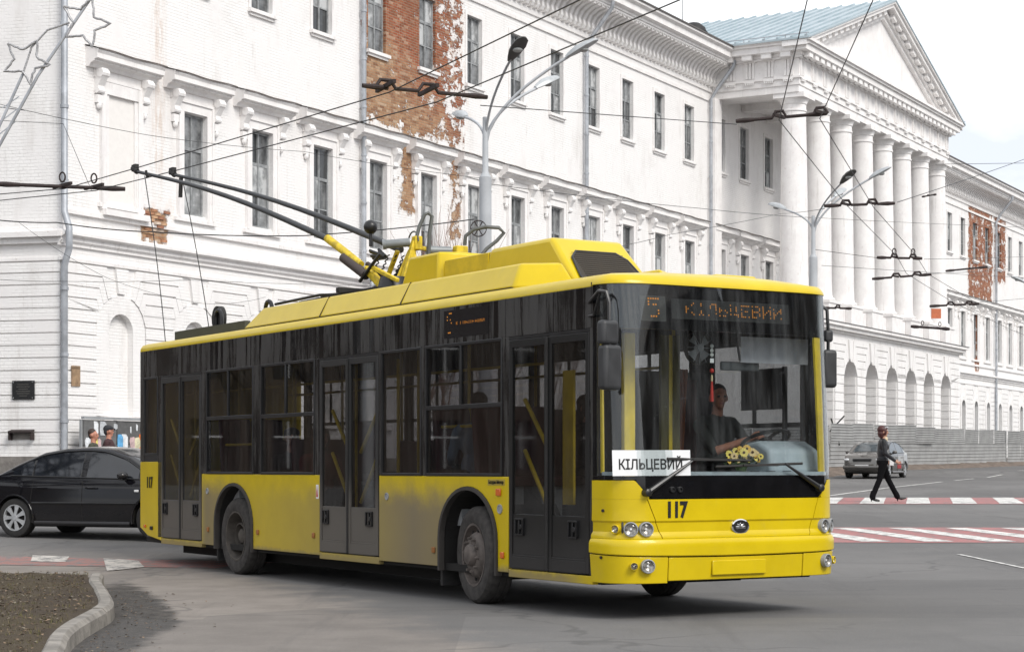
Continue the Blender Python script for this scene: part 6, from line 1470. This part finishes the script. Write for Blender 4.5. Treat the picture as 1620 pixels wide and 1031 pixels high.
# two men standing behind the black car
def standing(fw, style, k=1.0):
    L = head((0,0,1.64*k), fw, 1.0, 0, 1, style)
    L += [('c', (0,0,1.45), (0,0,1.55), .06, .055, 0), ('e', (0,0,1.27), (.14,.205,.22), 2), ('e', (0,0,1.02), (.135,.185,.2), 2), ('c', (0,.18,1.41), (0,-.18,1.41), .07, .07, 2)]
    for s in (-1, 1):
        L += [('c', (0,s*.22,1.39), (.0,s*.26,1.12), .06, .05, 2), ('c', (0,s*.26,1.12), (.06,s*.25,.86), .05, .038, 2)] + hand((.065,s*.25,.85), (.2,0,-1), (1,0,.2), 0)
        L += [('c', (0,s*.1,.92), (.0,s*.1,.5), .10, .07, 5), ('c', (0,s*.1,.5), (0,s*.1,.1), .068, .05, 5), ('c', (-.03,s*.1,.05), (.17,s*.1,.04), .05, .042, 6)]
    return L
GREENJ = simple('olive_jacket', (.05,.052,.035), .9); BLUEJ = simple('pale_blue_denim', (.20,.25,.31), .85); DHAIR = simple('dark_brown_hair', (.03,.015,.010), .6)
SKINR = simple('ruddy_skin', (.47,.21,.14), .55, var=.12, scale=20); CAPM = simple('dark_cap', (.02,.022,.026), .8); DARKJ = simple('dark_maroon_jacket', (.05,.02,.022), .85)
person('short haired man in an olive jacket behind the black car, nearer the drain pipe', standing((1,-.15), 'short'), [SKINR, DHAIR, GREENJ, EYE, LIP, TROUS, SHOE], (-8.83, 40.0, gz(40)-.09), 0, .014)
person('man in a dark cap facing the poster hoarding behind the black car', standing((.8,.5), 'cap'), [SKINR, CAPM, DARKJ, EYE, LIP, TROUS, SHOE], (-8.72, 41.0, gz(41)-.02), 0, .014)
# seated figures; local x forward
def seated(fw=(1,0), style='short', arms=None, lean=0.0):
    L = head((.02+lean,0,.72), fw, 1.0, 0, 1, style)
    L += [('c', (lean*.8,0,.52), (.01+lean,0,.63), .06, .056, 0), ('e', (lean*.5,0,.36), (.135,.205,.21), 2), ('e', (0,0,.12), (.15,.185,.17), 2), ('c', (lean*.7,.18,.47), (lean*.7,-.18,.47), .072, .072, 2)]
    for s in (-1, 1):
        el, wr = (arms or {}).get(s, ((.06,s*.27,.20), (.30,s*.20,.14)))
        L += [('c', (lean*.7,s*.22,.45), el, .062, .05, 2), ('c', el, wr, .046, .034, 2 if not arms else 0)]
        d = (Vector(wr)-Vector(el)).normalized(); L += hand(Vector(wr)+d*.01, d, (0,-s*.4,1), 0, 1.0, .9)
        L += [('c', (.0,s*.1,.02), (.42,s*.12,.06), .10, .075, 5), ('c', (.42,s*.12,.06), (.40,s*.12,-.40), .072, .05, 5), ('c', (.38,s*.12,-.42), (.55,s*.12,-.44), .05, .04, 6)]
    return L
def inbus(o, x, y, z, rz=0):
    o.matrix_world = BUS.matrix_world @ Matrix.Translation((x, y, z)) @ Matrix.Rotation(rz, 4, 'Z')
SHIRT = simple('dark_grey_shirt', (.05,.052,.05), .9)
bpy.context.view_layer.update()
dr = person('bus driver with dark hair and grey short sleeved shirt holding the steering wheel', seated((1,-.25), 'short', {-1: ((.30,-.24,.19), (.52,-.02,.30)), 1: ((.26,.27,.18), (.52,.16,.28))}, .03), [SKINR, DHAIR, SHIRT, EYE, LIP, TROUS, SHOE], (0,0,0), 0, .010); inbus(dr, 1.18, .85, 1.30)
PS = [('passenger in a pale blue jacket seated at the window behind the front wheel', -.45, -.90, 1.24, BLUEJ, 'short', 2.9), ('passenger in a dark coat at the upper window left of the pale blue jacket', -.50, .45, 1.24, DARKJ, 'bob', .2),
      ('passenger in a red top seated left of the middle door', -4.15, -.9, .96, simple('red_top', (.22,.035,.03), .9), 'bob', .1), ('passenger in a maroon coat seated at the second large window', -4.95, -.9, .96, DARKJ, 'cap', 0), ('passenger with red sleeves seen through the middle door', -2.35, .5, .96, simple('dull_red_coat', (.18,.03,.03), .9), 'short', -.4)]
for lb, x, y, z, jm, stl, rz in PS:
    q = person(lb, seated((1,0), stl), [SKINR, DHAIR if stl != 'bob' else HRED, jm, EYE, LIP, TROUS, SHOE], (0,0,0), 0, .016); inbus(q, x, y, z, rz)

# ------------------------------------------------------------------ street lamps
def pt(px, Y, z): return V((px-810)/3000*Y, Y, z)
def lamp_head(c, d, mat=POLEG, dark=False):
    d = Vector(d).normalized(); m = MB(); s = d.cross(V(0,0,1)).normalized(); u = s.cross(d)
    rings = []
    for t, w, h in ((-.30,.05,.05),(-.22,.08,.08),(-.05,.13,.12),(.15,.15,.11),(.32,.12,.07),(.40,.04,.02)):
        rings.append([c+d*t+s*w*math.cos(a)+u*(h*math.sin(a) if math.sin(a) > 0 else h*.25*math.sin(a)) for a in [2*math.pi*k/12 for k in range(12)]])
    m.loft(rings); return m
def street_lamp(label, X, Y, zk, ztop, arms, rb=.125, g=None):
    g = gz(Y) if g is None else g; L = thing('street_lamp', label, 'street lamp', (X, Y, g))
    m = MB(); m.tube([(0,0,-.1),(0,0,zk-g)], [rb*1.02, rb*.96], 16); m.lathe([(rb*1.3,0),(rb*1.3,.35),(rb*1.05,.42)], (0,0,0), 'z', 16); m.obj('base_pole', POLEG, L, smooth=40)
    MB().tube([(0,0,zk-g),(0,0,zk-g+.1),(0,0,ztop-g)], [rb*.9,.062,.055], 12).obj('upper_pole', POLEG, L, smooth=40)
    for (dx, dy, dz, dark, rise) in arms:
        e = V(dx, dy, ztop-g+dz); s = V(0,0,ztop-g-.6); n = 10
        pts = [s+V(0,0,.3)*0] + [V(e.x*(k/n)**rise, e.y*(k/n)**rise, s.z+(e.z-s.z)*(k/n)**.72) for k in range(1, n+1)]
        a = MB().tube(pts, .029 if not dark else .024, 8).obj('arm', POLEG if not dark else GREY, L, smooth=50)
        d = (pts[-1]-pts[-2]).normalized(); d.z = min(d.z, .45); c = pts[-1]+d*.25
        h = lamp_head(c, d).obj('lamp_head', simple('lamp_grey', (.42,.44,.45), .4, .2) if not dark else simple('dark_lamp', (.07,.07,.065), .6), a, smooth=50)
        MB().ball(c+d*.08+V(0,0,-.03), (.10,.10,.05), 12, 6).obj('lamp_glass', simple('lamp_bowl', (.30,.31,.30), .2), h, smooth=60)
    return L
street_lamp('tall grey street lamp with four arms rising behind the trolley poles', -.52, 37.0, 6.98, 8.15, [(.50,-1.0,.92,True,1.6),(1.02,.9,.75,False,1.5),(1.62,-.3,1.12,False,1.35),(-.42,1.2,.22,False,1.8)])
street_lamp('grey street lamp with four arms in front of the columns', 8.74, 55.0, 7.4, 8.6, [(.62,-1.2,.78,True,1.6),(.80,1.0,.7,False,1.5),(1.62,-.3,1.05,False,1.35),(-.72,.8,.30,False,1.8)])
street_lamp('street lamp arm reaching in at the right edge before the brick patch', 24.0, 85.0, 8.2, 9.2, [(-1.2,-.4,.35,False,1.6)])
# tensioning wheel on the first lamp
tw = thing('tension_wheel', 'dark spoked wire tensioning wheel hanging beside the tall street lamp', 'wheel', tuple(pt(757, 36.6, 5.93)))
MB().lathe([(.145,-.03),(.16,-.03),(.16,.03),(.145,.03)], (0,0,0), 'y', 28, closed=True).obj('rim', RUST, tw, smooth=40)
m = MB(); m.cyl((0,-.04,0),(0,.04,0),.035)
for k in range(6): a = R(60*k); m.beam((0,0,0), (.15*math.cos(a),0,.15*math.sin(a)), .02, .02)
m.obj('spokes', RUST, tw)

# ------------------------------------------------------------------ overhead wires
def wire(label, pts, r=.0075, sag=.0, group='overhead wires', n=8):
    P = []
    for a, b in zip(pts, pts[1:]):
        a, b = Vector(a), Vector(b)
        for k in range(n): q = a+(b-a)*k/n; q.z -= sag*4*(k/n)*(1-k/n); P.append(q)
    P.append(Vector(pts[-1])); return tag(MB().tube(P, r, 6).obj('overhead_wire', WIREM), label, 'wire', group)
T1 = [(-9.6,31.2,5.72),(-7.05,29.9,5.72),(-5.49,27.8,5.72),(-1.44,22.2,5.72),(.68,17.7,5.72),(2.2,13,5.72)]; T2 = [(-9.2,31.7,5.72),(-6.6,30.1,5.72),(-5.0,28.1,5.72),(-.91,22.8,5.72),(1.62,17.7,5.72),(3.6,13,5.72)]
wire('upper trolley wire touched by the left pole shoe', T1); wire('lower trolley wire touched by the right pole shoe', T2)
R1 = [(3.0,18.5,6.4),(3.9,27.7,6.4),(6.5,36.8,6.4),(9.25,45.6,6.4),(10.4,50,6.42),(13.7,59,6.45),(19,72,6.5),(33,104,6.6)]; R2 = [(3.75,18.5,6.4),(4.48,27.6,6.4),(7.05,37.0,6.4),(9.75,45.7,6.4),(10.95,50,6.42),(14.4,59,6.45),(20,72,6.5),(34,104,6.6)]
wire('left wire of the right-hand trolley pair crossing the columns', R1, .007); wire('right wire of the right-hand trolley pair crossing the columns', R2, .007)
def hanger(label, p0, p1, wires, r=.03, bows=True, loops=False, clamps=None):
    p0, p1 = Vector(p0), Vector(p1); d = p1-p0; H = thing('wire_hanger', label, 'wire hanger', tuple((p0+p1)/2), 0, 'insulated hangers on the overhead wires'); c = (p0+p1)/2
    pts = [p0]
    for t in wires:
        for dt, dz in ((-.08, 0), (-.04, .09 if bows else 0), (.04, .09 if bows else 0), (.08, 0)): pts.append(p0+d*(t+dt)+V(0,0,dz))
    pts.append(p1); MB().tube([p-c for p in pts], r, 7).obj('crossbar', RUST, H, smooth=30)
    for a, b in ((p0, p0+d*.2), (p0+d*.8, p1)): MB().tube([a-c, (a+b)/2-c, b-c], [r*1.1, r*1.45, r*1.1], 8).obj('insulator', RUST, H, smooth=30)
    for i, t in enumerate(wires):
        q = p0+d*t-c; cd = Vector(clamps).normalized() if clamps else V(-.6,-.8,0)
        cl = .32 if clamps else .16; MB().beam(q-cd*cl+V(0,0,.02), q+cd*cl+V(0,0,.02), .04, .045).obj('wire_clamp', RUST, H)
        if loops: MB().tube([q+V(.045*math.cos(x),0,.15+.075*math.sin(x)) for x in [R(30*k) for k in range(13)]], .014, 6).obj('hook', RUST, H); 
    return H
hanger('long hanger bar carrying both trolley wires in front of the bare brick patch', (-1.75,22.2,5.80), (-.30,22.9,5.80), (.18,.52), .024, True, False, (.38,-.9,0))
hanger('rusty hanger at the left edge where the two trolley wires end', (-8.1,29.6,5.75), (-6.15,30.15,5.75), (.52,.76), .03, False, True, (.62,-.78,0))
hanger('wide cranked hanger in front of the first two columns', (3.28,27.8,6.40), (4.58,27.6,6.48), (.48,.93), .026, True)
hanger('cranked hanger across the third and fourth columns', (6.05,36.7,6.38), (7.5,37.2,6.50), (.30,.68), .028, True)
hanger('short cranked hanger with two hooks in front of the middle columns', (8.78,45.6,6.36), (9.9,45.8,6.36), (.38,.80), .03, True, True)
hanger('long cranked hanger just under the one with hooks', (9.5,50,6.28), (11.1,50.2,6.42), (.40,.76), .03, True)
hanger('low hanger beside the right end of the trolleybus roof', (8.9,54,5.85), (9.7,54.2,5.85), (.5,), .03, True)
hanger('cranked hanger beyond the last column', (13.0,59,6.32), (14.6,59.3,6.42), (.42,.80), .034, True)
hanger('rusty double hanger below the red tag on the platform edge', (14.1,67,6.28), (15.5,67.2,6.20), (.3,.75), .045, False, True)
hanger('dark insulator rod on the span wire across the right brick patch', (20.6,90,10.6), (22.8,91,10.9), (.6,), .045, False)
hanger('small insulator on the span wire crossing the end columns', (18.6,86,13.55), (19.3,86.3,13.7), (.5,), .035, False)
tag(MB().box(-.17,.17,-.01,.01,-.17,.17).obj('warning_tag', simple('orange_red_tag', (.55,.16,.07), .7)), 'small orange red square tag hanging below a hanger near the platform end', 'tag').location = pt(1481, 66, 1.35+241*66/3000)
def P3(px, py, Y): return ((px-810)/3000*Y, Y, 1.35+(737-py)/3000*Y)
SW = [('thin span wire from the brick patch hanger to the hanger by the columns', [P3(760,167,22.9), P3(1165,197,27.8)], .006, .0),
 ('thin wire slanting over the left windows', [P3(-30,158,34), P3(240,215,36), P3(480,240,40), P3(760,282,37)], .005, .03),
 ('dark cable along the string course to the tension wheel', [P3(-30,345,36), P3(90,352,36), P3(240,367,36), P3(480,373,36.4), P3(750,347,36.6)], .011, .03),
 ('long thin wire across the columns to the far right', [P3(765,290,37), P3(1110,330,48), P3(1300,345,60), P3(1640,360,90)], .007, .03),
 ('thin span wire rising past the second lamp', [P3(930,400,40), P3(1060,371,45), P3(1236,338,55), P3(1305,330,37)], .006, .02),
 ('thin span wire from the third hanger to the right', [P3(1420,320,37.2), P3(1640,245,60)], .008, .02),
 ('thin span wire at the right edge of the sky', [P3(1480,260,80), P3(1640,258,84)], .01, 0),
 ('thin span wire from the long hanger to the right brick patch', [P3(1475,433,50.2), P3(1600,425,90)], .007, .02),
 ('thin span wire from the hooked hanger to the right', [P3(1462,410,45.8), P3(1640,405,80)], .006, .02),
 ('thin span wire from the far hanger to the right edge', [P3(1550,478,59.3), P3(1640,470,80)], .007, .01),
 ('thin wire above the right hanger over the hood row', [P3(1300,420,45), P3(1640,440,80)], .006, .02),
 ('thin span wire left of the hooked hanger', [P3(1290,395,46), P3(1388,408,45.6)], .006, 0),
 ('short wire slanting below the left hanger', [P3(-20,190,33), P3(100,196,34), P3(145,302,30.1)], .005, .0),
 ('thin wire crossing the rusticated wall behind the rope', [P3(30,352,38), P3(170,440,40), P3(320,480,41), P3(420,470,41)], .004, .06),
 ('thin wire from the upper cornice to the star garland', [P3(-40,165,25.5), P3(40,175,25)], .005, 0),
 ('cable over the white wall left of the corner pipe', [P3(-30,440,40), P3(95,445,40), P3(300,443,42), P3(600,452,48)], .005, .02)]
for lb, p, r, s in SW: wire(lb, p, r, s, 'thin span wires')

# ------------------------------------------------------------------ star garland at the upper left
sg_ = thing('star_garland', 'two tinsel outlined metal stars on slanting tubes at the upper left', 'star decoration', (-7.6, 25, 0))
TIN = simple('grey_tinsel', (.36,.36,.37), .5, .3, var=.4, scale=60)
def sl_(px, py): p = V(*P3(px, py, 25)); return p-V(-7.6,25,0)
m = MB(); m.tube([sl_(-8,243), sl_(60,120), sl_(150,-12), sl_(175,-50)], .022, 8); m.obj('tube', ZINC, sg_, smooth=40)
m = MB(); m.tube([sl_(-60,330), sl_(36,118)], .020, 8); m.obj('tube', ZINC, sg_, smooth=40)
m = MB(); m.tube([sl_(36,118), sl_(50,75), sl_(75,48), sl_(110,36)], .014, 8); m.obj('curl', TIN, sg_, smooth=40)
for k in range(3): MB().beam(sl_(-4+8*k*.5, 215-22*k), sl_(24+3*k, 193-20*k), .012, .012).obj('rung', ZINC, sg_)
def star(cx, cy, pts):
    L = [sl_(*p)+V(0,-.03,0) for p in pts]; L.append(L[0]); D = []
    for a, b in zip(L, L[1:]): D += [a+(b-a)*k/5+V(random.uniform(-.008,.008), random.uniform(-.01,.01), random.uniform(-.008,.008)) for k in range(5)]
    D.append(D[0]); MB().tube(D, .016, 7).obj('star', TIN, sg_, smooth=50)
star(0, 0, [(101,12),(128,16),(147,-4),(150,28),(176,39),(151,49),(147,76),(132,57),(106,60),(117,37)]); star(0, 0, [(14,70),(38,80),(60,65),(59,92),(80,104),(56,108),(49,134),(36,113),(8,114),(23,95)])
MB().tube([(-1.2,0,0), (-1.2,0,9)], .09, 12).obj('post', POLEG, sg_, smooth=40); MB().tube([(-1.2,0,5.0), sl_(-60,330)], .03, 8).obj('bracket', ZINC, sg_); MB().tube([(-1.2,0,8.0), sl_(175,-50)], .03, 8).obj('bracket', ZINC, sg_)

# ------------------------------------------------------------------ bare trees
def bare_tree(name, label, loc, h, spread, seed, mat, levels=5, trunk_r=.16, group=None, up=.5, first=.35):
    rg = random.Random(seed); T = thing(name, label, 'tree', loc, 0, group); tr, br = MB(), MB()
    def grow(p, d, L, r, lv):
        n = 4; pts = [p]; q = p; dd = d.copy()
        for k in range(n):
            dd = (dd+V(rg.uniform(-1,1), rg.uniform(-1,1), rg.uniform(-.5,1)*.6)*.16).normalized(); q = q+dd*L/n; pts.append(q)
        (tr if lv == levels else br).tube(pts, [max(.004, r*(1-.42*k/n)) for k in range(n+1)], 7 if lv > 2 else 4, caps=lv > 2)
        if lv <= 1: return
        for k in range(rg.choice((3, 4, 4)) if lv > 2 else 4):
            t = rg.uniform(first if lv == levels else .3, 1); i = min(n-1, int(t*n)); s = pts[i]+(pts[i+1]-pts[i])*(t*n-i)
            a = rg.uniform(0, 6.28); side = V(math.cos(a), math.sin(a), 0); nd = (dd*up+side*spread+V(0,0,.25)).normalized()
            grow(s, nd, L*rg.uniform(.5, .72), max(.004, r*.5), lv-1)
        grow(q, (dd+V(rg.uniform(-.3,.3), rg.uniform(-.3,.3), .2)).normalized(), L*.65, r*.55, lv-1)
    grow(V(0,0,-.1), V(rg.uniform(-.05,.05), rg.uniform(-.05,.05), 1), h*.42, trunk_r, levels)
    tr.obj('trunk', mat, T, smooth=50); br.obj('branches', mat, T); return T
for i, (px, Y, h, s) in enumerate(((655, 58, 9.0, .25), (690, 60, 9.4, .3), (722, 57, 8.6, .28), (742, 61, 9.2, .3), (812, 62, 8.4, .3), (860, 64, 8.6, .3))):
    bare_tree('bare_sapling', ('tall thin leafless sapling against the bare brick, leftmost of the saplings', 'leafless reddish sapling second from the left above the trolleybus roof', 'leafless reddish sapling just left of the tall street lamp', 'thin leafless sapling right behind the tall street lamp', 'thin leafless sapling right of the tall street lamp over the yellow cowl', 'thin leafless sapling furthest right over the yellow cowl')[i], ((px-810)/3000*Y, Y, gz(Y)), h, s, 20+i, TWIG, 4, .05, 'leafless saplings before the wall', .9, .45)
for i, (x, y) in enumerate(((-15.5, 29.5), (-21.0, 35.5), (-18.0, 25.0), (-26, 40))):
    bare_tree('bare_tree', ('dark leafless tree whose reflection falls in the middle door glass', 'dark leafless tree mirrored faintly in the rear side windows', 'dark leafless tree mirrored in the front door glass', 'far dark leafless tree mirrored in the rearmost side pane')[i], (x, y, gz(y)), 11, .62, 40+i, TREEM, 5, .26, 'leafless street trees mirrored in the trolleybus glass', .55, .3)

# ------------------------------------------------------------------ unseen houses and trees, added to darken the reflections in the glass
def added_house(label, loc, rz, length, h, wallm, g):
    T = thing('added_house', label, 'house', loc, rz, g); holes = []
    n = int(length/3); st = int(h/3.4)
    for k in range(n):
        for f in range(st): holes.append((1+3*k, 2.2+3*k, 1+3.4*f, 2.9+3.4*f))
    holed_wall(0, length, -1, h, holes, 0, .2).obj('wall', wallm, T)
    MB().box(0, length, .2, 10, -1, h-.01).obj('rear_part', wallm, T)
    m = MB(); m.box(-.3, length+.3, -.5, 10.3, h, h+.3); m.loft([[(x, -.5, h+.302), (x, 10.3, h+.302), (x, 4.9, h+3.2)] for x in (-.3, length+.3)]); m.obj('roof', simple('brown_sheet_roof', (.06,.045,.04), .7), T)
    wm = MB(); wm.box(0, 1.16, .1, .14, 0, 1.86); W_ = wm.mesh('window', [ROOM])
    fm = MB(); fm.box(.55, .61, .06, .099, .05, 1.81); fm.box(.05, .549, .06, .099, 1.2, 1.26); fm.box(.611, 1.11, .06, .099, 1.2, 1.26); F_ = fm.mesh('frame', [WHITEP])
    for q in holes: w = mobj('window', W_, T, (q[0]+.02, 0, q[2]+.02)); mobj('frame', F_, w)
    return T
BRN = simple('dull_brown_render', (.085,.068,.055), .9, var=.2, scale=.6); GRB = simple('dull_grey_render', (.12,.105,.09), .9, var=.2, scale=.6)
hg = 'unseen houses added to darken the trolleybus glass'
added_house('unseen dull brown house added to darken the side windows of the trolleybus', (-62, 28, .2), R(50), 45, 15, BRN, hg)
added_house('unseen dull grey house added to darken the side windows of the trolleybus', (-70, -10, 0), R(80), 36, 13, GRB, hg)
added_house('unseen dull brown house added to darken the windscreen of the trolleybus', (46, 36, .3), R(-95), 34, 14, BRN, hg)
added_house('unseen dull grey house added to darken the windscreen of the trolleybus', (44, 0, 0), R(-100), 40, 13, GRB, hg)
for i, (x, y) in enumerate(((26, 8), (30, -4), (24, -12))):
    bare_tree('bare_tree', ('unseen dark leafless tree added to darken the right half of the windscreen', 'unseen dark leafless tree added to darken the middle of the windscreen', 'unseen dark leafless tree added to darken the left half of the windscreen')[i], (x, y, gz(y)), 11, .62, 60+i, TREEM, 5, .26, 'unseen leafless trees added to darken the windscreen', .55, .3)
